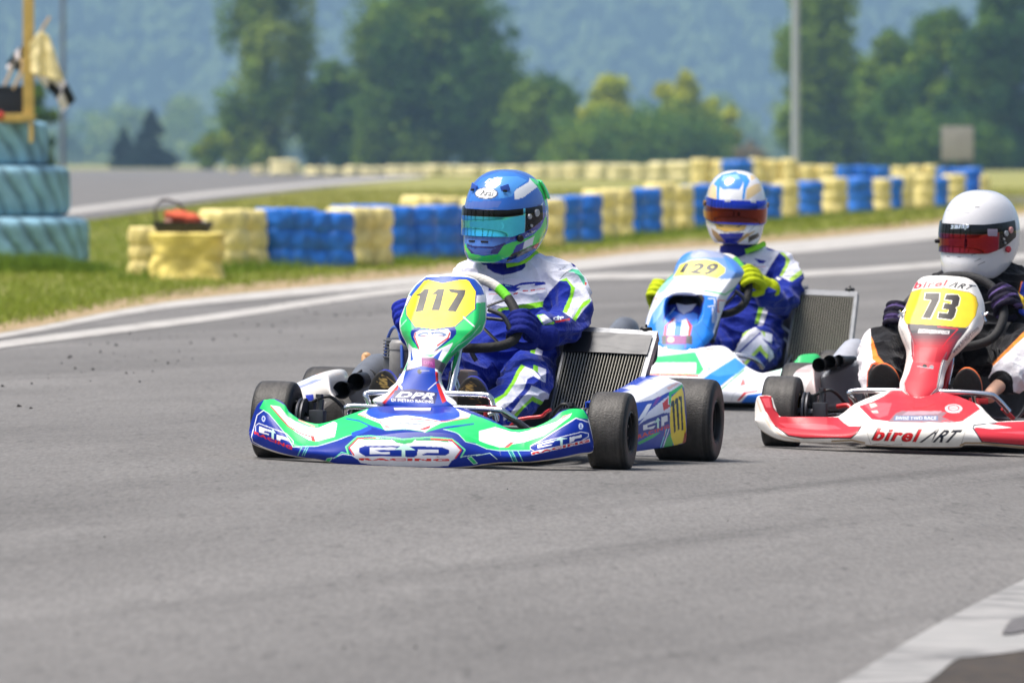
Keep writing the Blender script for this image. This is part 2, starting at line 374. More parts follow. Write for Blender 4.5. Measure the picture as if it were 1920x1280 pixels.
# ------------------------------------------------------------------ mountains and the wood at their foot
mx_ = np.linspace(-3600, 3600, 400); my_ = np.concatenate([np.linspace(6800, 8200, 150), np.linspace(8210, 8800, 20)])
X, Y = np.meshgrid(mx_, my_)
def mountain_z(X, Y):
    nz = np.array([mnoise.fractal((float(a) / 340.0, float(b) / 420.0, 3.1), 0.9, 2.0, 5) for a, b in zip(X.ravel(), Y.ravel())]).reshape(X.shape)
    up = np.clip(Y - 7000 - 120 * np.sin(X / 310.0) , 0, None)
    return up * 0.33 + nz * 55 * sstep(0, 500, up) - 4
Z = mountain_z(X, Y)
M_HILL = mottled('hill_forest', [(52, 72, 44), (66, 88, 50), (84, 104, 58)], [0, 0.012, 0.03])
tag(grid_obj('mountains', np.stack([X, Y, Z], -1), M_HILL), kind='structure')
n = 27000
x = nrs.uniform(-1400, 1400, n); y = nrs.uniform(6900, 7800, n); z = mountain_z(x, y)
ok = z < 260; x, y, z = x[ok], y[ok], z[ok]; n = len(x)
grp = np.array([mnoise.noise((float(a) / 45, float(b) / 80, 7.0)) for a, b in zip(x, y)])
hgt = nrs.uniform(9, 17, n); rad = np.where(grp > 0.12, nrs.uniform(5, 8.5, n), nrs.uniform(2.8, 4.5, n))
lv = np.array([0.0, 0.45, 0.8, 1.0]); rv = np.where((grp > 0.12)[:, None], np.array([[0.6, 1.0, 0.7, 0.08]]), np.array([[0.9, 0.62, 0.28, 0.03]]))
th = np.linspace(0, 2 * np.pi, 7)[:-1]
P = np.zeros((n, 4, 6, 3)); jit = nrs.uniform(0.75, 1.25, (n, 4, 6))
P[..., 0] = x[:, None, None] + np.cos(th) * rad[:, None, None] * rv[:, :, None] * jit
P[..., 1] = y[:, None, None] + np.sin(th) * rad[:, None, None] * rv[:, :, None] * jit
P[..., 2] = z[:, None, None] - 1 + hgt[:, None, None] * lv[None, :, None] + nrs.uniform(-0.6, 0.6, (n, 4, 6))
i = (np.arange(3)[:, None] * 6 + np.arange(6)[None]).ravel(); j = (np.arange(3)[:, None] * 6 + (np.arange(6)[None] + 1) % 6).ravel()
q = np.stack([i, j, j + 6, i + 6], -1)
Q = (q[None] + (np.arange(n) * 24)[:, None, None]).reshape(-1, 4)
cc = np.where((grp > 0.12)[:, None], lin((96, 118, 62))[None], lin((58, 80, 54))[None]) * nrs.uniform(0.85, 1.15, n)[:, None]
tag(raw_obj('mountain_forest', P.reshape(-1, 3), Q, M_LEAF, col=np.repeat(cc, 24, axis=0), smooth=True), kind='stuff')

def leaf_quads(cen, out, size, asp=0.7):
    """one bent leaf spray (a quad) at each point, roughly facing outward"""
    n = len(cen); d = out + nrs.normal(0, 0.75, (n, 3)); d /= np.linalg.norm(d, axis=1)[:, None] + 1e-9
    r = nrs.normal(0, 1, (n, 3)); a = np.cross(d, r); a /= np.linalg.norm(a, axis=1)[:, None] + 1e-9; b = np.cross(d, a)
    s = (size * nrs.uniform(0.6, 1.35, n))[:, None]
    V = np.stack([cen - a * s, cen - b * s * asp, cen + a * s, cen + b * s * asp], 1)
    return V.reshape(-1, 3)
def lobes_cloud(lobes, per, size, cols, shell=0.55):
    """leaf sprays spread through each lobe (centre, radii), thinning inward; light and dark sprays"""
    VV = []; CC = []
    for (c, r, cm) in lobes:
        d = nrs.normal(0, 1, (per, 3)); d /= np.linalg.norm(d, axis=1)[:, None]
        rr = shell + (1 - shell) * nrs.uniform(0, 1, per) ** 0.6; rr *= nrs.uniform(0.80, 1.12, per) + np.abs(nrs.normal(0, 0.13, per)); ds = d * 1.7; rr *= 1 + 0.30 * np.sin(ds[:, 0] * 3.1 + c[0]) * np.sin(ds[:, 1] * 2.7 + c[2]) + 0.2 * np.sin(ds[:, 2] * 4.3 + c[1] + c[0])
        p = np.array(c)[None] + d * rr[:, None] * np.array(r)[None]
        VV.append(leaf_quads(p, d, size)); col = np.array(cols[cm % len(cols)])[None] * nrs.uniform(0.6, 1.4, per)[:, None]; CC.append(np.repeat(col, 4, axis=0))
    return np.concatenate(VV), np.concatenate(CC)
Yw = 3800.0; sw = F / Yw; lob = []
topw = lambda px: np.interp(px, [-400, 100, 250, 350, 600, 1000, 1120, 1290, 1400, 1500, 2300], [190, 205, 165, 120, 120, 120, 175, 195, 135, 130, 120])
for k in range(360):
    px = rnd.uniform(-1700, 3600); Yk = Yw + rnd.uniform(-150, 150); ht = (YH - topw(px)) / sw * rnd.uniform(0.45, 1.0)
    for q in range(5):
        rr = rnd.uniform(4.0, 6.8); f = rnd.uniform(0.15, 1.0)
        lob.append((((px - 960) / sw + rnd.uniform(-6, 6), Yk + rnd.uniform(-5, 5), max(1.5, ht * f - rr * 0.7)), (rr * 1.15, rr * 1.15, rr), rnd.randrange(3)))
v, c = lobes_cloud(lob, 80, 1.4, [lin((120, 146, 66)), lin((92, 122, 56)), lin((140, 160, 84))])
tag(raw_obj('distant_wood', v, np.arange(len(v)).reshape(-1, 4), M_LEAF, col=c), kind='stuff')

# ------------------------------------------------------------------ trees behind the circuit
M_BARK = mat('bark', (84, 72, 60), 0.9, var=0.35, vscale=3)
def tree(name, label, px, hw, top, Yd, cols, style='round', nl=26, per=420, leaf=0.42, lob=None, low=0.0, group='trees behind the circuit'):
    s = F / Yd; X0 = (px - 960) / s; Ht = (YH - top) / s + H; W = hw / s
    t = thing(name, label, 'tree', (X0, Yd, 0), 0, group)
    tr = MB(); crown = []
    if style == 'conifer':
        for k in range(nl):
            f = k / (nl - 1.0); rr = W * (1 - f) ** 0.85 + 0.25; m_ = max(3, int(7 * (1 - f)))
            for q in range(m_):
                a = rnd.uniform(0, 6.28); d = rr * rnd.uniform(0.45, 0.85)
                crown.append(((math.cos(a) * d, math.sin(a) * d, Ht * (0.05 + 0.93 * f) - 0.12 * rr), (rr * 0.42, rr * 0.42, Ht * 0.05), rnd.randrange(len(cols))))
        tr.tube([(0, 0, -0.3), (0, 0, Ht * 0.5), (0, 0, Ht * 0.95)], [W * 0.08, W * 0.05, 0.05], 8)
    else:
        L = lob or []
        if not L:
            for k in range(nl):
                f = rnd.random()
                zc = low + (0.97 - low) * f
                env = math.sin(math.pi * min(1, max(0.0, (zc * 0.86 + 0.16)))) ** (0.6 if style == 'round' else 0.45)
                if style == 'birch': env = min(1.0, 0.50 + 0.5 * math.sin(math.pi * (0.15 + 0.8 * zc)))
                a = rnd.uniform(0, 6.28); d = math.sqrt(rnd.uniform(0.05, 1)) * 0.78
                L.append((math.cos(a) * d * env, math.sin(a) * d * env, zc, rnd.uniform(0.20, 0.34) if style == 'round' else rnd.uniform(0.16, 0.27)))
        for (lx, ly, lz, lr) in L:
            r = lr * W; z0 = min(lz * Ht, Ht - r * 0.7)
            vz = r * (1.0 if style == 'round' else 1.75)
            crown.append(((lx * W, ly * W, max(z0, vz * 0.7)), (r, r, vz), rnd.randrange(len(cols))))
            if rnd.random() < 0.55: tr.tube([(0, 0, Ht * 0.12 + z0 * 0.35), (lx * W * 0.45, ly * W * 0.45, z0 * 0.7), (lx * W * 0.9, ly * W * 0.9, z0)], [W * 0.035, W * 0.022, W * 0.008], 6, smooth=3)
        tr.tube([(0, 0, -0.3), (W * 0.02, 0, Ht * 0.3), (-W * 0.02, 0, Ht * 0.65), (0, 0, Ht * 0.9)], [W * 0.065, W * 0.05, W * 0.03, W * 0.01], 9, smooth=4)
    tr.build('trunk', M_BARK, t)
    v, c = lobes_cloud(crown, per, leaf, cols)
    raw_obj('crown', v, np.arange(len(v)).reshape(-1, 4), M_LEAF, t, c)
    return t
DK = [lin((66, 102, 36)), lin((90, 122, 36)), lin((50, 84, 36))]
MD = [lin((116, 142, 34)), lin((88, 120, 34)), lin((140, 156, 42))]
YG = [lin((182, 184, 46)), lin((146, 162, 40)), lin((196, 196, 70))]
BI = [lin((124, 148, 44)), lin((98, 128, 42)), lin((140, 158, 56))]
YG3 = [lin((190, 194, 50)), lin((172, 182, 46)), lin((154, 170, 46))]
CN = [lin((34, 54, 50)), lin((28, 46, 44))]
tree('birch_tree', 'tall loose birch with gappy crown, first big tree right of the dark conifers', 502, 112, -75, 1260, BI, 'birch', 58, 300, 0.42, low=0.06)
tree('bush', 'low bright green bush at the foot of the tall birch', 400, 44, 252, 1240, MD, 'round', 14, 260, 0.30, low=0.1)
tree('broadleaf_tree', 'dark rounded tree filling the gap between birch and biggest broadleaf', 628, 78, 118, 1290, DK, 'round', 30, 330, 0.42, low=0.05)
tree('broadleaf_tree', 'biggest dark broadleaf tree, behind the blue and green helmet', 818, 188, -48, 1270, DK[:2] + MD[:1], 'round', 82, 430, 0.46, low=0.05)
tree('broadleaf_tree', 'dark medium tree against the right flank of the biggest broadleaf', 1020, 92, 152, 1250, DK[:2] + MD[:1], 'round', 34, 330, 0.40, low=0.05)
tree('broadleaf_tree', 'dark tree closing the gap beside the left flank of the biggest broadleaf', 690, 84, 150, 1300, DK, 'round', 34, 300, 0.42, low=0.03)
tree('broadleaf_tree', 'dark tree behind the right flank of the biggest broadleaf', 930, 92, 118, 1310, DK, 'round', 38, 300, 0.42, low=0.03)
tree('broadleaf_tree', 'dark tree just right of the tall birch by the lamp post', 1600, 92, 128, 1210, DK[:2] + MD[:1], 'round', 36, 300, 0.40, low=0.03)
tree('broadleaf_tree', 'dark bushy tree left of the blank signboard, under taller crowns', 1716, 110, 150, 1130, DK, 'round', 40, 300, 0.40, low=0.03)
tree('broadleaf_tree', 'dark tree filling the wood right of the blank signboard', 1846, 100, 96, 1110, DK, 'round', 44, 300, 0.40, low=0.03)
tree('small_tree', 'small yellow-green tree next to the dark medium one', 1142, 66, 150, 1240, YG3, 'round', 34, 330, 0.40, low=0.05)
tree('small_tree', 'yellow-green tree with ragged gappy top left of the lamp post', 1286, 98, 140, 1240, YG3, 'round', 1, 420, 0.40,
     lob=[(-0.3, 0.1, 0.45, 0.36), (0.15, 0, 0.36, 0.36), (-0.15, 0, 0.75, 0.26), (0.55, 0, 0.36, 0.28), (-0.55, 0, 0.30, 0.25), (-0.75, 0.1, 0.42, 0.18), (-0.2, 0.1, 0.30, 0.30), (-0.25, -0.2, 0.62, 0.26), (-0.42, 0, 0.82, 0.15), (0.0, 0, 0.95, 0.13), (0.08, 0.1, 0.80, 0.17), (-0.05, -0.1, 0.70, 0.2), (0.3, 0, 0.55, 0.24), (0.62, 0, 0.50, 0.2), (0.85, 0, 0.58, 0.14), (0.3, 0.2, 0.26, 0.26), (0.74, -0.1, 0.16, 0.2), (-0.7, 0.2, 0.14, 0.24), (0.0, 0.1, 0.12, 0.26), (0.4, -0.1, 0.10, 0.22), (0.9, 0, 0.36, 0.12), (0.5, 0.2, 0.68, 0.13)])
tree('birch_tree', 'tall birch with drooping twigs directly behind the lamp post', 1530, 112, -30, 1180, BI[:2] + MD[:1], 'birch', 60, 300, 0.40, low=0.05)
tree('broadleaf_tree', 'dark dense tree between the tall birch and the signboard', 1665, 88, 70, 1150, DK[:2] + MD[:2], 'round', 36, 330, 0.38, low=0.04)
tree('broadleaf_tree', 'tall dark green tree rising behind the blank signboard', 1772, 104, 30, 1120, DK[:2] + MD[:2], 'round', 44, 330, 0.38, low=0.04)
tree('broadleaf_tree', 'darkest tall tree of the right-hand wood, behind the white helmet', 1905, 124, -70, 1100, DK, 'round', 60, 340, 0.38, low=0.04)
tree('conifer_tree', 'larger of the two dark bluish conifers beyond the far bend', 284, 46, 208, 1500, CN, 'conifer', 18, 90, 0.35)
tree('conifer_tree', 'smaller dark bluish conifer, left beside the larger one', 233, 30, 240, 1520, CN, 'conifer', 14, 80, 0.32)
tree('bush', 'dark green bush behind the blue tractor tyres', 78, 34, 150, 520, MD[:2], 'round', 18, 260, 0.18, low=0.05)
tree('bush', 'greyish thin bush behind the barrier left of the lamp post', 1408, 34, 268, 1100, [lin((150, 138, 116)), lin((110, 116, 84))], 'round', 10, 150, 0.25, low=0.1)
tree('hedge_bush', 'dark undergrowth along the foot of the yellow-green trees left of the lamp post', 1190, 205, 272, 1210, DK[:2] + MD[:1], 'round', 60, 240, 0.40, low=0.02)
tree('hedge_bush', 'dark undergrowth under the right-hand wood behind the signboard', 1770, 150, 240, 1060, DK, 'round', 40, 260, 0.36, low=0.02)

lob = []
for k in range(90):
    sx = rnd.choice((-1, 1)); X0 = sx * rnd.uniform(98, 330) + (4 if sx < 0 else 0); Y0 = rnd.uniform(1180, 1330); ht = rnd.uniform(9, 24)
    if sx < 0 and X0 > -175: ht *= 0.35
    for q in range(7): lob.append(((X0 + rnd.uniform(-3, 3), Y0 + rnd.uniform(-3, 3), 1.5 + ht * rnd.random()), (rnd.uniform(2, 3.4),) * 3, rnd.randrange(3)))
v, c = lobes_cloud(lob, 110, 0.55, DK[:2] + MD[:1])
tag(raw_obj('woods', v, np.arange(len(v)).reshape(-1, 4), M_LEAF, col=c), kind='stuff')
# ------------------------------------------------------------------ poles and the sign
def lamp_post(label, px, Yd, r0, r1, ht, m):
    s = F / Yd; t = thing('lamp_post', label, 'lamp post', ((px - 960) / s, Yd, 0))
    a = MB(); a.tube([(0, 0, -0.2), (0, 0, ht * 0.5), (0, 0, ht)], [r0, (r0 + r1) / 2, r1], 16, smooth=0); a.build('pole', m, t)
    b = MB(); b.lathe([(0, 0.02), (r0 * 1.9, 0.02), (r0 * 1.9, 0.10), (r0 * 1.15, 0.14)], 16); b.build('base_plate', m, t)
    c = MB(); c.box((0.5, 0, ht), (1.2, 0.28, 0.12), bev=0.03); c.build('lamp_head', m, t)
lamp_post('pale grey steel lamp post behind the barrier, before the tall birch', 1492, 320, 0.17, 0.13, 9.5, mat('galvanised', (176, 182, 190), 0.5, 0.2, var=0.1))
lamp_post('thin dark wooden pole beyond the blue tractor tyres', 118, 430, 0.14, 0.10, 11.0, mat('dark_pole', (112, 116, 122), 0.8, var=0.15))
s = F / 290.0
t = thing('signboard', 'blank grey board on legs behind the right end of the barrier', 'sign', ((1795 - 960) / s, 290, 0))
a = MB(); a.box((0, 0, 1 + (305 - 268.5) / s), (60 / s, 0.05, 63 / s), bev=0.012); a.build('board', mat('board_grey', (164, 160, 156), 0.7, var=0.12, vscale=4), t)
for dx in (-0.42, 0.1, 0.44):
    b = MB(); b.box((dx, 0.06, 0.55), (0.07, 0.07, 1.14), bev=0.008); b.build('leg', mat('board_leg', (96, 94, 92), 0.7), t)

# ------------------------------------------------------------------ tyre stacks of the barrier
M_WY = mat('yellow_wrap', None, 0.5, vcol=True, spec=0.4, bump=0.35, bscale=30); M_WB = mat('blue_wrap', None, 0.42, vcol=True, spec=0.5, bump=0.35, bscale=30)
def stack_mesh(name, ntyre, seed, base, m, wid=0.30, ht=0.6, sq=0.0, pinch=False):
    rs = np.random.RandomState(seed); nth, nz = 56, 14 * ntyre
    th = np.linspace(0, 2 * np.pi, nth, endpoint=False); zz = np.linspace(0, 1, nz)
    off = rs.uniform(-0.05, 0.05, (ntyre, 2)); P = []
    for z in zz:
        f = z * ntyre; k = min(int(f), ntyre - 1); u = f - k
        prof = 0.90 + 0.10 * (math.sin(math.pi * u) ** 0.7) - 0.03 * math.sin(math.pi * z)
        if pinch: prof = 0.90 + 0.10 * abs(2 * z - 1.05) ** 1.6 + (0.05 if z < 0.16 else 0) * (1 - z / 0.16)
        ph = np.array([mnoise.noise((math.cos(a) * 2.2, math.sin(a) * 2.2, z * 5 + seed)) for a in th]); fo = np.array([mnoise.noise((math.cos(a) * 7, math.sin(a) * 7, z * 2.2 + seed * 3)) for a in th])
        sqr = 1 + sq * np.abs(np.sin(2 * th)) ** 1.4 * 0.3
        r = wid * prof * (1 + 0.07 * ph + 0.06 * fo) * sqr
        P.append(np.stack([np.cos(th) * r + off[k, 0] * wid, np.sin(th) * r + off[k, 1] * wid, np.full(nth, z * ht) + 0.012 * ph], -1))
    for q, dz in ((0.9, 0.012), (0.6, 0.006), (0.3, -0.01), (0.02, -0.02)):   # the wrap drawn over the top tyre
        c = P[nz - 1].mean(0); top = c + (P[nz - 1] - c) * q; top[:, 2] = ht + dz + 0.01 * np.array([mnoise.noise((math.cos(a) * 3 * q, math.sin(a) * 3 * q, seed)) for a in th]); P.append(top)
    P = np.array(P)
    dirt = np.array([[mnoise.fractal((p[0] * 7, p[1] * 7, p[2] * 6 + seed), 0.8, 2, 4) for p in row] for row in P])
    c = base[None, None] * (1 + 0.36 * np.clip(dirt, -0.9, 0.5))[..., None]
    low = np.clip(1 - P[..., 2] / (0.16 * ht), 0, 1) * np.clip(0.5 + dirt, 0, 1)
    c = c * (1 - 0.55 * low[..., None]) + lin((110, 100, 66))[None, None] * 0.55 * low[..., None]
    o = grid_obj(name, P, m, None, c, closed_u=True); me = o.data; bpy.data.objects.remove(o); return me
YB, BB, PB = lin((234, 216, 144)), lin((38, 112, 206)), lin((230, 218, 164))
SY = [stack_mesh('tyre_stack', 3, s_, YB, M_WY) for s_ in (1, 2, 3, 4)]; SB = [stack_mesh('tyre_stack', 3, s_, BB, M_WB) for s_ in (5, 6, 7, 8)]
SP = [stack_mesh('tyre_stack', 2, s_, PB, M_WY, sq=0.5) for s_ in (9, 10, 11)]
ORD = 'first second third fourth fifth sixth seventh eighth ninth tenth eleventh twelfth thirteenth fourteenth fifteenth sixteenth seventeenth eighteenth nineteenth twentieth'.split()
TENS = {20: 'twenty', 30: 'thirty', 40: 'forty'}
def ordw(k):
    return ORD[k - 1] if k <= 20 else TENS[(k - 1) // 10 * 10 if k % 10 else k // 10 * 10] + '-' + ORD[k % 10 - 1] if k % 10 else {30: 'thirtieth', 40: 'fortieth'}[k]
CNT = {}
def stack(px, yb, yt, colr, row, r=0.29, extra=''):
    Xg, Yg, zg = U(px, yb); s = F / Yg; h = (yb - yt) / s
    me = rnd.choice({'yellow': SY, 'blue': SB, 'pale yellow': SP}[colr])
    o = link('tyre_stack', me); o.location = (Xg, Yg + r + rnd.uniform(-0.1, 0.25), zg - 0.01); o.scale = (r / 0.30, r / 0.30, h / 0.6 * rnd.uniform(0.96, 1.03)); o.rotation_euler = (0, 0, rnd.uniform(0, 6.28))
    k = CNT[(row, colr)] = CNT.get((row, colr), 0) + 1
    tag(o, '%s %s-wrapped tyre stack from the left in the %s' % (ordw(k), colr, row), 'tyre stack', {'near barrier': 'tyre stacks of the near barrier', 'second row behind it': 'tyre stacks of the second row', 'far barrier': 'tyre bundles of the far barrier'}[row])
    return o
NEAR = [(400, 545, 392, 396, 506, 500, 'yellow', 4), (500, 636, 390, 396, 503, 502, 'blue', 4), (632, 712, 392, 392, 501, 500, 'yellow', 2), (640, 712, 382, 384, 486, 484, 'blue', 2), (712, 800, 388, 390, 492, 490, 'blue', 2),
        (770, 880, 366, 370, 474, 470, 'yellow', 3), (800, 884, 382, 386, 489, 486, 'blue', 2), (884, 960, 372, 376, 478, 474, 'yellow', 2), (960, 1044, 366, 370, 468, 464, 'yellow', 2), (1036, 1114, 366, 366, 458, 456, 'blue', 2), (1108, 1174, 354, 356, 451, 447, 'yellow', 2),
        (1168, 1224, 352, 354, 443, 440, 'blue', 2), (1220, 1290, 345, 348, 437, 434, 'yellow', 2), (1286, 1352, 346, 346, 430, 427, 'blue', 2), (1350, 1410, 343, 344, 424, 420, 'yellow', 2), (1404, 1456, 345, 346, 415, 413, 'blue', 2), (1454, 1496, 338, 340, 409, 407, 'yellow', 1), (1492, 1544, 339, 340, 406, 404, 'blue', 1),
        (1540, 1590, 334, 336, 403, 401, 'yellow', 1), (1586, 1638, 332, 334, 401, 399, 'blue', 1), (1632, 1670, 332, 334, 397, 396, 'yellow', 1), (1662, 1688, 334, 334, 393, 392, 'blue', 1), (1676, 1754, 324, 328, 393, 391, 'yellow', 2), (1744, 1778, 331, 331, 390, 389, 'blue', 1), (1768, 1812, 325, 325, 386, 384, 'yellow', 1), (1802, 1840, 316, 318, 378, 376, 'blue', 1), (1830, 1856, 329, 329, 366, 366, 'yellow', 1)]
for x0, x1, t0, t1, b0, b1, colr, n in NEAR:
    for k in range(n):
        f = (k + 0.5) / n; yb = b0 + (b1 - b0) * f; s = (yb - YH) / H
        stack(x0 + (x1 - x0) * f, yb, t0 + (t1 - t0) * f, colr, 'near barrier', max(0.24, min(0.32, (x1 - x0) / n / s * 0.53)))
for x0, x1, yt, colr, n in ((1296, 1372, 300, 'yellow', 2), (1354, 1412, 297, 'blue', 1), (1404, 1496, 298, 'yellow', 3), (1494, 1572, 310, 'yellow', 2), (1568, 1670, 311, 'blue', 3), (1672, 1762, 311, 'yellow', 3), (1758, 1842, 315, 'blue', 3)):
    for k in range(n):
        stack(x0 + (x1 - x0) * (k + 0.5) / n, 358 + (4 if colr == 'blue' else 0), yt + rnd.uniform(-1, 2), colr, 'second row behind it', (x1 - x0) / n / 57 * 0.54)
xs = 482.0
for px, yb, yt, r in ((438, 324, 315, 0.40), (486, 327, 312, 0.62), (532, 329, 301, 1.12)): stack(px, yb, yt, 'pale yellow', 'far barrier', r)
xs = 575.0
while xs < 1290:
    wpx = rnd.uniform(30, 48); c = xs + wpx / 2; yb = np.interp(c, [575, 900, 1290], [329, 331, 341]); yt = np.interp(c, [575, 760, 1000, 1290], [315, 312, 310, 305]) + rnd.uniform(-2.5, 2.0)
    stack(c, yb, yt, 'pale yellow', 'far barrier', wpx / 2 / (yb - YH) * 1.05); xs += wpx * 0.94
# the two yellow bundles at the near end, with the tray lying on top
def bundle(px, yb, yt, r, seed, label, base, sq=0.9, tyr=2):
    Xg, Yg, zg = U(px, yb); s = F / Yg; me = stack_mesh('tyre_bundle', tyr, seed, base, M_WY, 0.30, 0.6, sq, tyr == 2)
    o = link('tyre_bundle', me); o.location = (Xg, Yg + r, zg - 0.01); o.scale = (r / 0.30, r / 0.30, (yb - yt) / s / 0.6); o.rotation_euler = (0, 0, 0.12)
    return tag(o, label, 'tyre bundle', 'yellow bundles at the near end'), o.location.copy(), (yb - yt) / s
FB, fbl, fbh = bundle(349, 526, 436, 0.295, 21, 'wide yellow bundle with a pinched waist carrying the black tray', lin((228, 206, 112)), 1.0)
bundle(276, 520, 425, 0.17, 22, 'narrow yellow bundle tucked against the left of the wide one', lin((216, 198, 128)), 0.3, 3)
s = F / fbl.y
t = thing('tray', 'shallow black tray with wire hoop on the wide yellow bundle', 'tray', (fbl.x - 0.04, fbl.y, fbl.z + fbh + 0.01), 0.1)
a = MB(); a.lathe([(0.001, 0.012), (0.20, 0.012), (0.235, 0.085), (0.25, 0.09), (0.25, 0.075), (0.215, 0.0), (0.001, 0.0)], 40, Matrix.Diagonal((1.05, 0.8, 1, 1))); a.build('dish', mat('black_plastic', (22, 24, 28), 0.45), t)
a = MB(); a.tube([(-0.22, -0.1, 0.07), (-0.24, -0.08, 0.20), (-0.18, 0, 0.27), (-0.06, 0.05, 0.26), (0.02, 0.08, 0.18), (0.05, 0.1, 0.08)], 0.010, 8); a.build('hoop', mat('wire', (70, 66, 66), 0.5, 0.4), t)
t = thing('jacket', 'crumpled orange and white jacket lying in the black tray', 'jacket', (fbl.x - 0.02, fbl.y - 0.02, fbl.z + fbh + 0.09), 0.1)
def lump(name, m, t, cx, cz, rx, ry, rz, seed, rot=0):
    u = np.linspace(0, np.pi, 26); v = np.linspace(0, 2 * np.pi, 40, endpoint=False); U_, V_ = np.meshgrid(u, v, indexing='ij')
    d = np.stack([np.sin(U_) * np.cos(V_), np.sin(U_) * np.sin(V_), np.cos(U_)], -1)
    k = np.array([1 + 0.22 * mnoise.fractal(Vector(p) * 2.6 + Vector((seed, 0, 0)), 0.9, 2, 3) for p in d.reshape(-1, 3)]).reshape(U_.shape)
    P = d * k[..., None] * np.array([rx, ry, rz]); c_, s_ = math.cos(rot), math.sin(rot)
    P = np.stack([P[..., 0] * c_ + P[..., 2] * s_ + cx, P[..., 1], -P[..., 0] * s_ + P[..., 2] * c_ + cz], -1)
    return grid_obj(name, P, m, t, closed_u=True)
lump('orange_panel', mat('orange_cloth', (212, 92, 60), 0.8, var=0.2), t, 0.0, 0.03, 0.17, 0.11, 0.065, 1, 0.25)
lump('white_sleeve', mat('white_cloth', (222, 206, 184), 0.8, var=0.15), t, 0.12, 0.0, 0.11, 0.08, 0.035, 5, 0.3)
lump('pale_lining', mat('pale_cloth', (206, 150, 132), 0.8, var=0.15), t, -0.10, 0.02, 0.07, 0.07, 0.06, 9, 0.0)

# ------------------------------------------------------------------ marshal post of painted tractor tyres
M_TT = mat('faded_blue_paint', None, 0.75, vcol=True, bump=0.5, bscale=25)
XT, YT, _ = U(-44, 502)
def tractor_tyre(z0, ht, rad, lugs, seed, label, dx=0.0):
    nth, nz = lugs * 12, 44; th = np.linspace(0, 2 * np.pi, nth, endpoint=False); P = []; C = []
    for k in range(nz):
        u = k / (nz - 1.0); a = (u - 0.5) * 2
        prof = (1 - abs(a) ** 9) ** 0.5 if abs(a) < 1 else 0
        r0 = rad * (0.80 + 0.20 * prof); sl = abs(a)
        ph = np.sin(lugs * th + 3.4 * np.sin(a * 1.3) + (0 if a < 0 else 0.6))
        g = np.clip((ph + 0.72) * 2.2, 0, 1); grv = np.clip(1.15 - abs(a) ** 6, 0, 1)
        nz_ = np.array([mnoise.fractal((math.cos(q) * 3, math.sin(q) * 3, u * 2 + seed), 0.9, 2, 4) for q in th])
        r = r0 - 0.035 * rad * (1 - g) * grv + 0.006 * nz_
        P.append(np.stack([np.cos(th) * r, np.sin(th) * r, np.full(nth, z0 + u * ht)], -1))
        C.append(lin((140, 184, 204))[None] * (0.66 + 0.30 * nz_ + 0.34 * g)[:, None])  # groove shade put into the colour, darker between the lugs
    for q, zq in ((0.62, ht * 0.96), (0.45, ht * 0.8)):
        P.append(np.stack([np.cos(th) * rad * q, np.sin(th) * rad * q, np.full(nth, z0 + zq)], -1)); C.append(np.repeat(lin((96, 140, 166))[None], nth, 0))
    o = grid_obj('tractor_tyre', np.array(P), M_TT, None, np.array(C), closed_u=True); o.location = (XT + dx, YT + 1.0, 0)
    return tag(o, label, 'tyre', 'blue tractor tyres of the marshal post')
tractor_tyre(-0.02, 0.50, 1.02, 27, 1, 'widest faded blue tractor tyre, lowest of the three stacked')
tractor_tyre(0.48, 0.49, 0.84, 24, 2, 'faded blue tractor tyre in the middle of the stack of three')
tractor_tyre(0.97, 0.43, 0.63, 18, 3, 'smallest faded blue tractor tyre, topmost of the three stacked')
s = F / (YT + 0.35); PX = lambda px, py, dy=0.0: ((px - 960) / s, YT + 0.35 + dy, 1 - (py - YH) / s)
M_WOOD = mat('yellow_wood', (204, 172, 98), 0.75, var=0.25, vscale=8)
t = thing('marshal_post_frame', 'yellow wooden post with a short shelf on the tractor tyres', 'post', PX(54, 260))
a = MB(); q = Vector(t.location)
a.box(Vector(PX(53.5, 60)) - q, (20 / s, 0.08, 330 / s), bev=0.006); a.build('post', M_WOOD, t)
a = MB(); a.box(Vector(PX(10, 221, -0.052)) - q, (108 / s, 0.025, 16 / s), bev=0.004); a.build('shelf_edge', M_WOOD, t)
a = MB(); a.box(Vector(PX(10, 218, 0.22)) - q, (110 / s, 0.34, 0.02), bev=0.003); a.build('shelf', M_WOOD, t)
a = MB(); a.box(Vector(PX(59, 250, -0.05)) - q, (8 / s, 0.03, 36 / s), bev=0.004); a.build('bracket', M_WOOD, t)
t = thing('box', 'black box standing on the marshal post shelf', 'box', PX(12, 216, 0.16))
a = MB(); a.box((0, 0, 25 / s), (66 / s, 0.26, 49 / s), bev=0.012); a.build('body', mat('black_box', (30, 34, 46), 0.5, var=0.2), t)
a = MB(); a.box((0, 0, 52 / s), (70 / s, 0.28, 6 / s), bev=0.008); a.build('rim', mat('black_box2', (40, 44, 56), 0.5), t)
lump('reel', mat('red_plastic', (196, 52, 40), 0.5), None, 0, 0, 0.035, 0.035, 0.035, 3); o = bpy.data.objects['reel']; o.location = PX(2, 217, -0.10); tag(o, 'small red knob hanging at the shelf edge below the black box', 'knob')
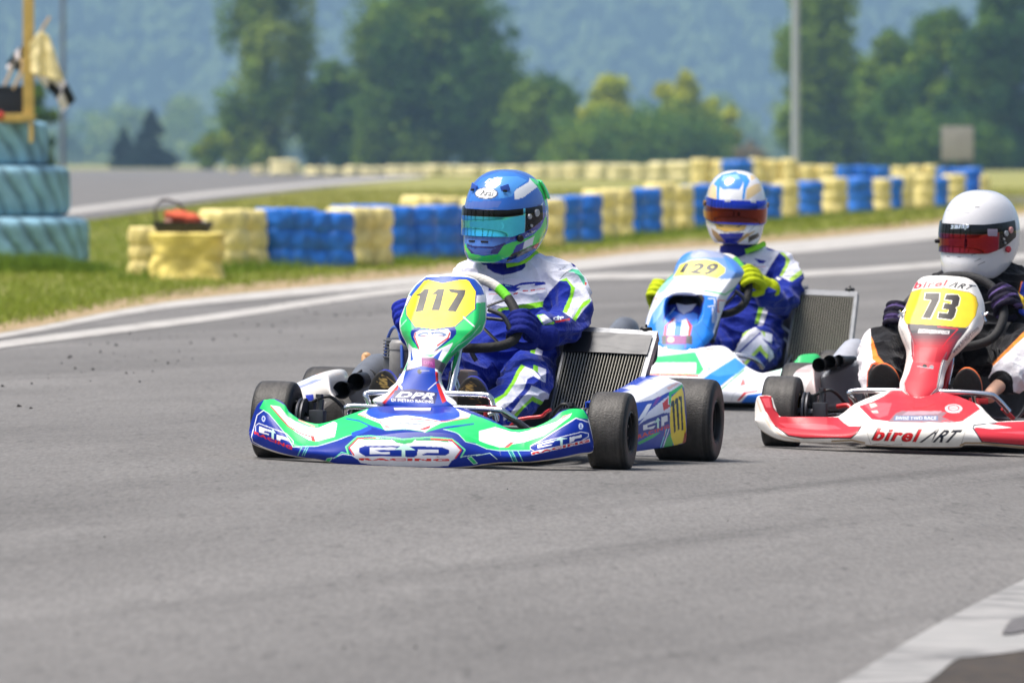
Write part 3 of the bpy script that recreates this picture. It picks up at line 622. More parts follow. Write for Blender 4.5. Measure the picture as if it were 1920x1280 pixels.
def flag(label, stick, pts_top, pts_bot, cols, seed, dy=0.0):
    """cloth hung between two traced edges, in folds, on a stick"""
    t = thing('flag', label, 'flag', PX(*stick[0], dy)); q = Vector(t.location)
    a = MB(); a.tube([Vector(PX(*stick[0], dy)) - q, Vector(PX(*stick[1], dy)) - q], 0.014, 8, smooth=0); a.build('stick', mat('stick', (206, 178, 140), 0.7), t)
    n, m = 40, 30; A = interp_px(pts_top, n); B = interp_px(pts_bot, n); P = np.zeros((m, n, 3)); C = np.zeros((m, n, 3))
    for i in range(m):
        f = i / (m - 1.0)
        for j in range(n):
            p = A[j] * (1 - f) + B[j] * f; d = 0.022 * math.sin(j * 0.33 + seed + f * 1.4) * (0.3 + f) + 0.02 * mnoise.noise((j * 0.2, f * 4, seed))
            P[i, j] = np.array(PX(p[0], p[1], dy - 0.05 + d)) - np.array(q); C[i, j] = cols(i / m, j / n)
    o = grid_obj('cloth', P, mat('flag_cloth', None, 0.8, vcol=True), t, C); md = o.modifiers.new('thickness', 'SOLIDIFY'); md.thickness = 0.003
WH, BK = lin((232, 224, 228)), lin((20, 24, 28))
chk = lambda i, j: WH if (int(i * 2) + int(j * 3)) % 2 else BK
flag('yellow flag rolled down its stick, leaning out from the wooden post', [(40, 118), (94, 32)], [(56, 84), (76, 60), (94, 70)], [(58, 136), (88, 146), (120, 152)], lambda i, j: lin((246, 228, 172)), 0.3, -0.02)
flag('checkered flag sagging right of the yellow flag', [(24, 168), (58, 96)], [(64, 122), (96, 134), (124, 154), (142, 188)], [(64, 140), (88, 166), (106, 186), (116, 212)], chk, 1.0, 0.03)
flag('checkered flag bunched left of the wooden post', [(4, 168), (34, 100)], [(14, 116), (26, 100), (36, 90), (48, 86)], [(12, 130), (26, 128), (36, 134), (48, 124)], chk, 2.2, 0.10)
# ------------------------------------------------------------------ livery: flat artwork drawn on a panel's front elevation
FONT_CACHE = {}
def font_tris(body, bold=0.0, shear=0.0, space=1.0):
    """triangles of the lettering, normalised to the unit square, y up"""
    k = (body, bold, shear)
    if k not in FONT_CACHE:
        cu = bpy.data.curves.new('lettering', 'FONT'); cu.body = body; cu.offset = bold; cu.shear = shear; cu.resolution_u = 4; cu.space_character = 1.14 if bold > 0.03 else 1.04
        o = bpy.data.objects.new('lettering', cu); COL.objects.link(o); bpy.context.view_layer.update()
        me = o.evaluated_get(bpy.context.evaluated_depsgraph_get()).to_mesh(); me.calc_loop_triangles()
        V = np.array([v.co[:2] for v in me.vertices]); T = np.array([t.vertices[:] for t in me.loop_triangles])
        bpy.data.objects.remove(o); bpy.data.curves.remove(cu)
        V = (V - V.min(0)) / (V.max(0) - V.min(0)); FONT_CACHE[k] = V[T]
    return FONT_CACHE[k]
class Art:
    """ops are drawn in order; Z gives the corner and scale of the sheet the outlines were measured on"""
    def __init__(s, base): s.base = base; s.ops = []; s.Z = (0, 0, 1)
    def z(s, x0, y0, k): s.Z = (x0, y0, k); return s
    def T(s, pts): return np.array([(s.Z[0] + x * s.Z[2], s.Z[1] + y * s.Z[2]) for x, y in pts], float)
    def poly(s, c, *pts): s.ops.append(('p', c, s.T(pts))); return s
    def line(s, c, w, *pts, closed=False): 
        P = s.T(pts); s.ops.append(('l', c, np.vstack([P, P[:1]]) if closed else P, w)); return s
    def ell(s, c, x, y, rx, ry, rot=0.0):
        a = np.linspace(0, 2 * np.pi, 40)[:-1]; X, Y = rx * np.cos(a), ry * np.sin(a); cr, sr = math.cos(rot), math.sin(rot)
        s.ops.append(('p', c, s.T(list(zip(x + X * cr - Y * sr, y + X * sr + Y * cr))))); return s
    def text(s, c, body, tl, tr, br, bl, bold=0.02, shear=0.0): s.ops.append(('t', c, s.T([tl, tr, br, bl]), body, bold, shear)); return s
    def sample(s, px, py, res=3.0):
        x0, y0 = px.min() - 2, py.min() - 2; Wd = int((px.max() + 2 - x0) * res) + 2; Ht = int((py.max() + 2 - y0) * res) + 2
        img = np.empty((Ht, Wd, 3), np.float32); img[:] = lin(s.base)
        def fill(P, c):
            P = (P - [x0, y0]) * res; r0 = max(0, int(P[:, 1].min())); r1 = min(Ht - 1, int(P[:, 1].max()) + 1)
            A = P; B = np.roll(P, -1, 0)
            for r in range(r0, r1 + 1):
                yc = r + 0.5; m = (A[:, 1] <= yc) != (B[:, 1] <= yc)
                if not m.any(): continue
                a, b = A[m], B[m]; xs = np.sort(a[:, 0] + (yc - a[:, 1]) / (b[:, 1] - a[:, 1]) * (b[:, 0] - a[:, 0]))
                for q in range(0, len(xs) - 1, 2):
                    i, j = max(0, int(round(xs[q]))), min(Wd, int(round(xs[q + 1])))
                    if j > i: img[r, i:j] = c
        for op in s.ops:
            c = lin(op[1])
            if op[0] == 'p': fill(op[2], c)
            elif op[0] == 'l':
                P, w = op[2], op[3] / 2.0
                for a, b in zip(P[:-1], P[1:]):
                    d = b - a; n = np.linalg.norm(d)
                    if n < 1e-6: continue
                    d = d / n; e = np.array([-d[1], d[0]]) * w; d = d * w * 0.4
                    fill(np.array([a - d + e, b + d + e, b + d - e, a - d - e]), c)
            else:
                q = op[2]
                for tri in font_tris(op[3], op[4], op[5]):
                    u = tri[:, 0:1]; v = 1 - tri[:, 1:2]
                    fill((q[0] * (1 - u) + q[1] * u) * (1 - v) + (q[3] * (1 - u) + q[2] * u) * v, c)
        fx = (px - x0) * res - 0.5; fy = (py - y0) * res - 0.5; i = np.clip(fx.astype(int), 0, Wd - 2); j = np.clip(fy.astype(int), 0, Ht - 2); a = (fx - i)[:, None]; b = (fy - j)[:, None]
        return (img[j, i] * (1 - a) + img[j, i + 1] * a) * (1 - b) + (img[j + 1, i] * (1 - a) + img[j + 1, i + 1] * a) * b
class Frame:
    """where a kart stands on the banked corner; local x is its left, y its rear, z up"""
    def __init__(s, X0, Y0, yaw):
        s.M = Matrix.Translation((X0, Y0, float(G(X0, Y0)))) @ Matrix.Rotation(math.atan(BANK), 4, 'Y') @ Matrix.Rotation(R(-yaw), 4, 'Z')
        s.I = s.M.inverted(); s.Mn = np.array(s.M)
        s.o = s.I @ Vector((0, 0, H))
    def P(s, px, py, b):
        """local point with depth b behind the front axle, on the line of sight of a traced outline point"""
        d = s.I.to_3x3() @ Vector(((px - 960) / F, 1.0, -(py - YH) / F)); t = (b - s.o.y) / d.y
        return s.o + d * t
    def Pn(s, px, py, b):
        D = np.stack([(px - 960) / F, np.ones_like(px), -(py - YH) / F], -1) @ np.array(s.I.to_3x3()).T
        t = (b - s.o.y) / D[..., 1]
        return np.array(s.o) + D * t[..., None]
    def proj(s, V):
        W_ = V @ s.Mn[:3, :3].T + s.Mn[:3, 3]
        return 960 + F * W_[:, 0] / W_[:, 1], YH + F * (H - W_[:, 2]) / W_[:, 1]
    def root(s, name, label, cat, group=None):
        t = thing(name, label, cat, group=group); t.matrix_world = s.M; return t
def verts(o):
    a = np.empty(len(o.data.vertices) * 3, np.float32); o.data.vertices.foreach_get('co', a); return a.reshape(-1, 3).astype(float)
def paint(o, fr, art):
    px, py = fr.proj(verts(o)); setcol(o.data, art.sample(px, py)); return o
def along(pts, q):
    """piecewise smooth interpolation of (key, value...) rows"""
    a = np.array(pts, float); k = a[:, 0]
    return np.interp(q, k, a[:, 1])
def smooth_curve(pts, q, n=6):
    a = interp_px(pts, len(pts) * n); o = np.argsort(a[:, 0]); return np.interp(q, a[o, 0], a[o, 1])

# paints and stuffs of the karts
M_LIV = mat('livery_gloss', None, 0.38, coat=0.10, spec=0.24, vcol=True, var=0.07, vscale=25, crough=0.16, wear=0.55)
M_LIVM = mat('livery_side', None, 0.35, coat=0.3, vcol=True, var=0.06, vscale=25, wear=0.7)
M_SUIT = mat('race_suit', None, 0.85, vcol=True, bump=0.5, bscale=70, sheen=0.15, spec=0.2)
M_GLOV = mat('glove_fabric', None, 0.8, vcol=True, bump=0.5, bscale=90, spec=0.2)
M_HELM = mat('helmet_gloss', None, 0.16, coat=1.0, vcol=True, crough=0.04)
M_TYRE = mat('slick_rubber', None, 0.50, vcol=True, var=0.18, vscale=30, spec=0.35, bump=0.25, bscale=160, wear=0.0)
M_BLK = mat('black_plastic_part', (20, 20, 22), 0.42, var=0.2); M_BLKR = mat('black_rubber', (24, 24, 25), 0.7)
M_CHR = mat('chrome', (215, 216, 220), 0.18, 1.0); M_ALU = mat('aluminium', (178, 180, 184), 0.38, 0.9, var=0.12); M_STL = mat('dark_steel', (90, 90, 94), 0.45, 0.8, var=0.2)
M_SEAT = mat('seat_shell', (120, 124, 130), 0.4, 0.2, var=0.2); M_CAST = mat('cast_grey', (120, 122, 126), 0.5, 0.5, var=0.25, vscale=18)
M_AIR = mat('airbox_grey', (104, 108, 116), 0.42, 0.1, var=0.2, vscale=12)
M_GOLD = mat('gold_rim', (150, 118, 70), 0.4, 0.8, var=0.1); M_DKRM = mat('dark_rim', (28, 27, 28), 0.4, 0.5); M_RED = mat('red_metal', (190, 44, 48), 0.35, 0.2, coat=0.4)
M_TAN = mat('tan_hose', (196, 150, 104), 0.5); M_BHOSE = mat('blue_hose', (56, 92, 180), 0.4); M_TAPE = mat('silver_tape', (74, 75, 79), 0.42, 0.0)
M_BTAPE = mat('black_tape', (22, 22, 24), 0.45); M_FIN = mat('radiator_fin', (170, 166, 154), 0.6, spec=0.2); M_CORE = mat('radiator_core', (9, 9, 9), 0.9, spec=0.1)
M_CREAM = mat('bare_plastic', (222, 210, 186), 0.5, var=0.1)

def wheel(root, a, b, D, Wd, rim_r, rim_mat, steer=0.0, seed=1):
    """slick tyre on a spun rim, axle along local x"""
    Rr = D / 2; w2 = Wd / 2; sgn = 1 if a > 0 else -1
    M = Matrix.Translation((a, b, Rr)) @ Matrix.Rotation(R(-steer), 4, 'Z') @ Matrix.Rotation(R(90), 4, 'Y')
    rm = MB()
    rp = [(0.012, w2 * 0.55), (0.030, w2 * 0.58), (0.034, w2 * 0.40), (rim_r * 0.62, w2 * 0.34), (rim_r * 0.80, w2 * 0.38), (rim_r * 0.86, w2 * 0.80), (rim_r * 1.0, w2 * 0.86), (rim_r * 1.03, w2 * 0.94), (rim_r * 0.96, w2 * 0.97), (rim_r * 0.93, w2 * 0.86), (rim_r * 0.86, w2 * 0.3), (rim_r * 0.86, -w2 * 0.3), (rim_r * 0.93, -w2 * 0.86), (rim_r * 0.97, -w2 * 0.97), (rim_r * 1.03, -w2 * 0.94), (rim_r * 0.9, -w2 * 0.8), (rim_r * 0.84, -w2 * 0.4), (rim_r * 0.5, -w2 * 0.1), (0.012, -w2 * 0.1)]
    rm.lathe(rp if sgn > 0 else [(r, -h) for r, h in rp], 40, M)
    for k in range(3):
        q = k * 2.094 + 0.4; p = M @ Vector((0.022 * math.cos(q), 0.022 * math.sin(q), sgn * w2 * 0.6)); e = M.to_3x3() @ Vector((0, 0, sgn * 0.012)); rm.tube([p, p + e], 0.005, 6, smooth=0)
    wo = rm.build('wheel', rim_mat, root, sharp=30)
    prof = [(rim_r * 0.98, 0.80), (rim_r * 1.04, 0.93), (rim_r * 1.22, 1.0), (Rr * 0.80, 1.02), (Rr * 0.90, 0.985), (Rr * 0.955, 0.92), (Rr * 0.985, 0.80), (Rr * 0.996, 0.62), (Rr, 0.4), (Rr * 1.002, 0.0)]
    full = [(r, h * w2) for r, h in prof] + [(r, -h * w2) for r, h in prof[-2::-1]]
    pts = interp_px(full, 70); th = np.linspace(0, 2 * np.pi, 96, endpoint=False); rs = np.random.RandomState(seed)
    nz = np.array([[mnoise.fractal((math.cos(t_) * 2.5, math.sin(t_) * 2.5, h * 60 + seed), 0.8, 2, 4) for t_ in th] for r, h in pts]); ring = np.array([mnoise.noise((h * 160, seed, 2.2)) for r, h in pts])[:, None]
    L = np.stack([pts[:, 0:1] * np.cos(th) + 0 * nz, pts[:, 0:1] * np.sin(th), np.repeat(pts[:, 1:2], 96, 1)], -1)
    L = L @ np.array(M.to_3x3()).T + np.array(M.translation)
    tread = np.clip((pts[:, 0] - Rr * 0.945) / (Rr * 0.05), 0, 1)[:, None]
    c = lin((17, 17, 18)) * (1 - tread[..., None]) + lin((72, 69, 66)) * tread[..., None] * (1 + 0.28 * nz + 0.22 * ring)[..., None]
    c = c * np.where((np.abs(np.abs(pts[:, 1]) - w2 * 0.80) < w2 * 0.06), 0.5, 1.0)[:, None, None]
    grid_obj('tyre', L, M_TYRE, wo, c, closed_u=True)
    return wo
def surf(name, fr, root, rows, m, art=None, thick=0.004, flip=False):
    o = grid_obj(name, rows, m, root, flip=flip)
    if art is not None: paint(o, fr, art)
    if thick: md = o.modifiers.new('thickness', 'SOLIDIFY'); md.thickness = thick; md.offset = 0
    return o
def panel(fr, root, left, right, bprof, art, bulge=0.022, wrap=0.085, dent=None, name='front_panel'):
    """the upright front panel: traced left and right edges, leaning back, its flanks swept rearward"""
    y0 = min(left[0][1], right[0][1]); y1 = max(left[-1][1], right[-1][1]); nv, nu = 230, 190
    py = np.linspace(y0, y1, nv)
    f = lambda pts: (lambda a: np.interp(py, a[:, 1], a[:, 0]))(interp_px(pts, 140))
    xl, xr = f(left), f(right); t = np.linspace(-1, 1, nu)[None]
    px = (xl + xr)[:, None] / 2 + (xr - xl)[:, None] / 2 * t; pyg = np.repeat(py[:, None], nu, 1)
    b = along(bprof, py)[:, None] + bulge * t ** 2 + wrap * (1 - 0.75 * sstep(y1 - 75, y1 - 35, py))[:, None] * np.clip((np.abs(t) - 0.72) / 0.28, 0, 1) ** 2
    if dent is not None: b = b + dent(px, pyg)
    return surf('front_panel', fr, root, fr.Pn(px, pyg, b), M_LIV, art, 0.006)
def nose(fr, root, top, bot, shoul, ctr, half, bf, bb, art, under=(222, 210, 186), curve=2.2):
    """the wide nose fairing: lower lip, upright face, shoulder, sloping top; its ends swept back round the front tyres"""
    x0, x1 = max(top[0][0], bot[0][0]), min(top[-1][0], bot[-1][0]); nu = 620
    px = x0 + (x1 - x0) * (0.5 - 0.5 * np.cos(np.linspace(0, np.pi, nu))); px = 0.35 * px + 0.65 * np.linspace(x0, x1, nu)
    yt, yb, ys = smooth_curve(top, px), smooth_curve(bot, px), smooth_curve(shoul, px)
    u = np.clip(np.abs(px - ctr) / half, 0, 1)
    B0 = bf[0] + (bf[1] - bf[0]) * u ** curve; B1 = along(bb, u)
    rows = []; kinds = []
    for q in (1.0, 0.5): rows.append((yb - 2 - 3 * q, B0 + 0.10 * q)); kinds.append(1)      # underside
    for q in np.linspace(0, 1, 60): rows.append((yb + (ys - yb) * q, B0 - 0.022 * np.sin(np.pi * q) + 0.012 * q)); kinds.append(0)
    for q in np.linspace(0, 1, 60)[1:]:
        e = q ** 0.8; rows.append((ys + (yt - ys) * q, B0 + 0.012 + (B1 - B0 - 0.012) * (0.85 * q + 0.15 * q * q) )); kinds.append(0)
    for q in (0.5, 1.0): rows.append((yt + 5 * q, B1 + 0.02 * q)); kinds.append(2)
    P = np.stack([fr.Pn(px, y, b) for y, b in rows]); nv = len(rows)
    o = grid_obj('nose_fairing', P, M_LIV, root, flip=True); Vx = verts(o); X_, Y_ = fr.proj(Vx); c = art.sample(X_, Y_); c = c.reshape(nv, nu, 3)
    for k, kd in enumerate(kinds):
        if kd == 1: c[k] = lin(under)
    c[2:5] = c[2:5] * 0.25 + lin(under) * 0.75
    setcol(o.data, c.reshape(-1, 3)); md = o.modifiers.new('thickness', 'SOLIDIFY'); md.thickness = 0.004; md.offset = 0
    return o
def chassis(fr, root, col_frame, seat_a=0.05, rim=None, tyre_f=(0.256, 0.128), tyre_r=(0.282, 0.20), af=0.56, ar=0.61, wb=1.05, steer=0.0, disc=True, rim_mat=None):
    rim_mat = rim_mat or M_DKRM
    for s_, k in ((1, 1), (-1, 2)): wheel(root, af * s_, 0, tyre_f[0], tyre_f[1], 0.066, rim_mat, steer, k)
    for s_, k in ((1, 3), (-1, 4)): wheel(root, ar * s_, wb, tyre_r[0], tyre_r[1], 0.068, rim_mat, 0, k)
    f = MB()
    for s_ in (1, -1):
        f.tube([(s_ * 0.16, -0.12, 0.06), (s_ * 0.20, 0.0, 0.055), (s_ * 0.36, 0.25, 0.05), (s_ * 0.34, 0.7, 0.05), (s_ * 0.33, 1.15, 0.06)], 0.015, 10)
        f.tube([(s_ * 0.20, 0.0, 0.058), (s_ * 0.34, 0.0, 0.075), (s_ * 0.43, 0.0, 0.10)], 0.015, 10)
        f.tube([(s_ * 0.35, 0.30, 0.055), (s_ * 0.50, 0.34, 0.09), (s_ * 0.50, 0.70, 0.09), (s_ * 0.36, 0.74, 0.055)], 0.010, 8)
    f.tube([(-0.2, 0.05, 0.055), (0.2, 0.05, 0.055)], 0.015, 10, smooth=0); f.tube([(-0.34, 0.62, 0.05), (0.34, 0.62, 0.05)], 0.015, 10, smooth=0); f.tube([(-0.33, 1.15, 0.06), (0.33, 1.15, 0.06)], 0.015, 10, smooth=0)
    f.build('frame', col_frame, root)
    t = MB(); t.box((0, 0.28, 0.034), (0.62, 0.62, 0.006), bev=0.002); t.build('floor_tray', M_ALU, root)
    x = MB(); x.tube([(-ar, wb, tyre_r[0] / 2), (ar, wb, tyre_r[0] / 2)], 0.025, 16, smooth=0); x.build('axle', M_STL, root)
    for s_ in (1, -1):
        h = MB(); h.tube([(s_ * 0.40, 0.0, 0.125), (s_ * 0.52, 0.0, 0.128)], 0.017, 12, smooth=0); h.tube([(s_ * 0.425, 0, 0.06), (s_ * 0.418, 0.01, 0.20)], 0.012, 8, smooth=0)
        h.box((s_ * 0.425, 0.0, 0.128), (0.05, 0.055, 0.075), bev=0.008); h.tube([(s_ * 0.43, 0.02, 0.115), (s_ * 0.38, 0.10, 0.12), (s_ * 0.05, 0.13, 0.13)], 0.007, 8, smooth=0)
        for dz in (0.055, 0.205): h.lathe([(0.001, 0.012), (0.013, 0.012), (0.013, 0.0), (0.001, 0.0)], 6, Matrix.Translation((s_ * 0.42, 0, dz)))
        h.build('stub_axle', M_STL, root, sharp=30)
        if disc:
            d = MB(); Mx = Matrix.Translation((s_ * 0.475, 0, 0.128)) @ Matrix.Rotation(R(90), 4, 'Y')
            d.lathe([(0.03, -0.002), (0.072, -0.002), (0.074, -0.006), (0.074, -0.010), (0.03, -0.010)], 40, Mx); d.lathe([(0.03, 0.010), (0.074, 0.010), (0.074, 0.006), (0.072, 0.002), (0.03, 0.002)], 40, Mx)
            dd = d.build('brake_disc', M_STL, root, sharp=30)
            e = MB(); e.box((s_ * 0.475, 0.055, 0.155), (0.06, 0.045, 0.075), bev=0.008); e.tube([(s_ * 0.45, 0.03, 0.19), (s_ * 0.39, 0.02, 0.21), (s_ * 0.34, 0.06, 0.16)], 0.006, 8); e.build('brake_caliper', M_BLK, root)
    rb = MB(); rb.tube([(-0.60, wb + 0.19, 0.12), (-0.57, wb + 0.23, 0.12), (0, wb + 0.25, 0.12), (0.57, wb + 0.23, 0.12), (0.60, wb + 0.19, 0.12)], 0.042, 14, flat=1.3); rb.build('rear_bumper', M_BLK, root)
    seat(root, seat_a)
    for s_ in (1, -1):
        p = MB(); p.tube([(s_ * 0.15, -0.02, 0.05), (s_ * 0.15, -0.06, 0.13), (s_ * 0.15, -0.055, 0.20)], 0.007, 8); p.box((s_ * 0.15, -0.055, 0.19), (0.07, 0.012, 0.02), bev=0.004); p.build('pedal', M_RED if s_ > 0 else M_BLK, root)
def seat(root, a0):
    nu, nv = 33, 40; P = np.zeros((nv, nu, 3))
    for j in range(nv):
        v = j / (nv - 1.0)
        if v < 0.45: q = v / 0.45; yb, zb = 0.50 + 0.36 * q, 0.075 - 0.03 * math.sin(q * 3.14)
        else: q = (v - 0.45) / 0.55; yb, zb = 0.86 + 0.17 * q + 0.03 * math.sin(q * 3.14), 0.075 + 0.42 * q
        wd = 0.20 - 0.012 * math.sin(v * 6.28); up = 0.10 + 0.09 * math.sin(min(1, v * 1.35) * 3.14)
        for i in range(nu):
            u = i / (nu - 1.0) * 2 - 1; e = abs(u) ** 3.0
            dz = up * e * (1 - max(0, v - 0.45) * 1.6); dy = -0.12 * e * max(0, v - 0.3)
            P[j, i] = (a0 + wd * math.copysign(abs(u) ** 0.85, u), yb + dy, zb + dz)
    o = grid_obj('seat', P, M_SEAT, root); md = o.modifiers.new('thickness', 'SOLIDIFY'); md.thickness = 0.008; return o
def tubes(name, fr, root, m, lst, n=10):
    for rad, pts in lst:
        t = MB(); t.tube([fr.P(*p) for p in pts], rad, n); o = t.build(name, m, root)
    return o
def quad_box(mb, A, B, C, D, thick, mi=0):
    """slab on four corners (top left, top right, bottom right, bottom left), thickened rearward"""
    mb.poly([A, B, C, D], thick, mi)
def radiator(fr, root, tl, tr, br, bl, bt, bb, nf, tape=0.0, cap_u=0.86, tilt=0.0):
    A, B, C, D = fr.P(*tl, bt), fr.P(*tr, bt), fr.P(*br, bb), fr.P(*bl, bb); mix = lambda u, v: (A * (1 - u) + B * u) * (1 - v) + (D * (1 - u) + C * u) * v
    nrm = (B - A).cross(D - A).normalized()
    if nrm.y < 0: nrm = -nrm
    th = nrm * 0.045
    f = MB()
    f.poly([mix(0, -0.01), mix(1, -0.01), mix(1, 0.055), mix(0, 0.055)], th)
    M_RAD = mat('radiator_alloy', (128, 130, 134), 0.45, 0.5, var=0.15)
    ro = f.build('radiator', M_RAD, root, smooth=False); f = MB(); f.poly([mix(0, 0.955), mix(1, 0.955), mix(1, 1.02), mix(0, 1.02)], th); f.build('bottom_tank', M_RAD, ro, smooth=False)
    for u0, u1 in ((-0.005, 0.02), (0.95, 1.005)):
        s_ = MB(); s_.poly([mix(u0, 0.056), mix(u1, 0.056), mix(u1, 0.954), mix(u0, 0.954)], th * 0.96); s_.build('side_plate', M_RAD, ro, smooth=False)
    c = MB(); c.poly([mix(0.021, 0.057) + nrm * 0.010, mix(0.949, 0.057) + nrm * 0.010, mix(0.949, 0.953) + nrm * 0.010, mix(0.021, 0.953) + nrm * 0.010], th * 0.7); c.build('core', M_CORE, ro, smooth=False)
    g = MB(); v0 = 0.06 + tape
    for k in range(nf):
        u = 0.035 + 0.90 * k / (nf - 1.0); du = 0.0036 * 26 / nf
        g.poly([mix(u - du, v0), mix(u + du, v0), mix(u + du, 0.952), mix(u - du, 0.952)], nrm * 0.012)
    g.build('cooling_tubes', M_FIN, ro, smooth=False)
    if tape:
        q = MB(); q.poly([mix(0.0, 0.058) - nrm * 0.006, mix(0.30, 0.058) - nrm * 0.006, mix(0.30, v0) - nrm * 0.006, mix(0.0, v0) - nrm * 0.006], nrm * 0.005); q.build('black_tape', M_BTAPE, ro, smooth=False)
        n_ = 40; P = np.array([[mix(0.30 + 0.66 * i / n_, 0.058 + (v0 - 0.058) * j / 12.0) - nrm * (0.006 + 0.003 * abs(mnoise.noise((i * 0.05, j * 0.30, 3)))) for i in range(n_ + 1)] for j in range(13)])
        grid_obj('silver_tape', P, M_TAPE, ro)
    p = mix(cap_u, -0.01) + nrm * 0.022; k = MB(); k.lathe([(0.001, 0.024), (0.017, 0.024), (0.021, 0.020), (0.021, 0.004), (0.016, 0.002), (0.016, -0.010), (0.001, -0.010)], 18, Matrix.Translation(p)); k.box(p + Vector((0, 0, 0.028)), (0.006, 0.010, 0.010), bev=0.002); k.build('filler_cap', M_BLK, ro, sharp=30)
    return ro

# ------------------------------------------------------------------ people: one continuous remeshed body per driver, limbs as tapering chains
def remeshed(mb, voxel, smooth_it, name, sub=0):
    me = bpy.data.meshes.new(name); me.from_pydata(mb.v, [], mb.f); o = bpy.data.objects.new(name, me); COL.objects.link(o)
    bm = bmesh.new(); bm.from_mesh(me); bmesh.ops.recalc_face_normals(bm, faces=bm.faces[:]); bm.to_mesh(me); bm.free()
    m = o.modifiers.new('r', 'REMESH'); m.mode = 'VOXEL'; m.voxel_size = voxel
    m = o.modifiers.new('s', 'SMOOTH'); m.factor = 0.5; m.iterations = smooth_it
    if sub: m = o.modifiers.new('d', 'SUBSURF'); m.levels = sub; m.render_levels = sub
    bpy.context.view_layer.update(); dg = bpy.context.evaluated_depsgraph_get()
    out = bpy.data.meshes.new_from_object(o.evaluated_get(dg)); bpy.data.objects.remove(o); out.name = name
    out.polygons.foreach_set('use_smooth', [True] * len(out.polygons)); return out
def ball(mb, c, r, n=14):
    c = Vector(c); rx, ry, rz = r if hasattr(r, '__len__') else (r, r, r)
    mb.lathe([(math.sin(math.pi * k / n) * 1.0, -math.cos(math.pi * k / n)) for k in range(n + 1)], 2 * n, Matrix.Translation(c) @ Matrix.Diagonal((rx, ry, rz, 1)))
def limb(mb, pts, rad, n=18):
    P, r = spline([Vector(p) for p in pts], list(rad), 8) if len(pts) > 2 else ([Vector(p) for p in pts], list(rad))
    mb.tube(P, r, n, smooth=0); ball(mb, P[0], r[0]); ball(mb, P[-1], r[-1])
def seg_dist(V, pts):
    d = np.full(len(V), 1e9)
    for a, b in zip(pts[:-1], pts[1:]):
        a = np.array(a); b = np.array(b); ab = b - a; t = np.clip(((V - a) @ ab) / (ab @ ab), 0, 1); d = np.minimum(d, np.linalg.norm(V - a - t[:, None] * ab, axis=1))
    return d
def normals(me):
    a = np.empty(len(me.vertices) * 3, np.float32); me.vertices.foreach_get('normal', a); return a.reshape(-1, 3).astype(float)
def racing_suit(fr, root, torso, limbs, arts, wrinkle=0.006, voxel=0.0048, seed=1, back=(34, 44, 160)):
    """torso: (centre, radii) balls and chains; limbs: name -> (points, radii); every vertex takes the artwork of its own limb"""
    mb = MB()
    for c, r in torso['balls']: ball(mb, c, r, 18)
    for pts, rad in torso['chains']: limb(mb, pts, rad)
    for pts, rad in limbs.values(): limb(mb, pts, rad)
    me = remeshed(mb, voxel, 9, 'racing_suit', 1); me.materials.append(M_SUIT); o = link('racing_suit', me, root)
    V = verts(o); N = normals(me)
    D = {'torso': np.minimum.reduce([seg_dist(V, p) - np.mean(r) for p, r in torso['chains']] + [np.linalg.norm((V - np.array(c)) / np.array(r if hasattr(r, '__len__') else (r,) * 3), axis=1) * 0.1 - 0.1 for c, r in torso['balls']])}
    for k, (p, r) in limbs.items(): D[k] = seg_dist(V, p) - np.mean(r)
    keys = list(D); who = np.argmin(np.stack([D[k] for k in keys]), 0)
    # cloth: ridged folds, stronger near bends
    f1 = np.array([mnoise.noise((p[0] * 9, p[1] * 9, p[2] * 22 + seed)) for p in V]); f2 = np.array([mnoise.noise((p[0] * 26 + seed, p[1] * 20, p[2] * 30)) for p in V])
    f3 = np.array([mnoise.noise((p[0] * 13 + p[2] * 6, p[1] * 13 - seed, p[2] * 10 + p[0] * 7)) for p in V])
    V2 = V + N * (wrinkle * (1.5 * np.clip(1 - np.abs(f1) * 3.0, -0.4, 1) + 1.1 * np.clip(1 - np.abs(f3) * 3.4, -0.3, 1) + 0.5 * f2 - 0.6))[:, None]
    me.vertices.foreach_set('co', V2.reshape(-1).astype(np.float32))
    px, py = fr.proj(V2); c = np.zeros((len(V), 3)); 
    for i, k in enumerate(keys):
        m = who == i
        if m.any(): c[m] = arts[k].sample(px[m], py[m])
    seen = (N @ np.array(fr.I.to_3x3() @ Vector((0, -1, 0)))) > -0.25
    c[~seen] = np.where((who[~seen] == 0)[:, None], lin(back), c[~seen])
    setcol(me, c); me.update(); return o
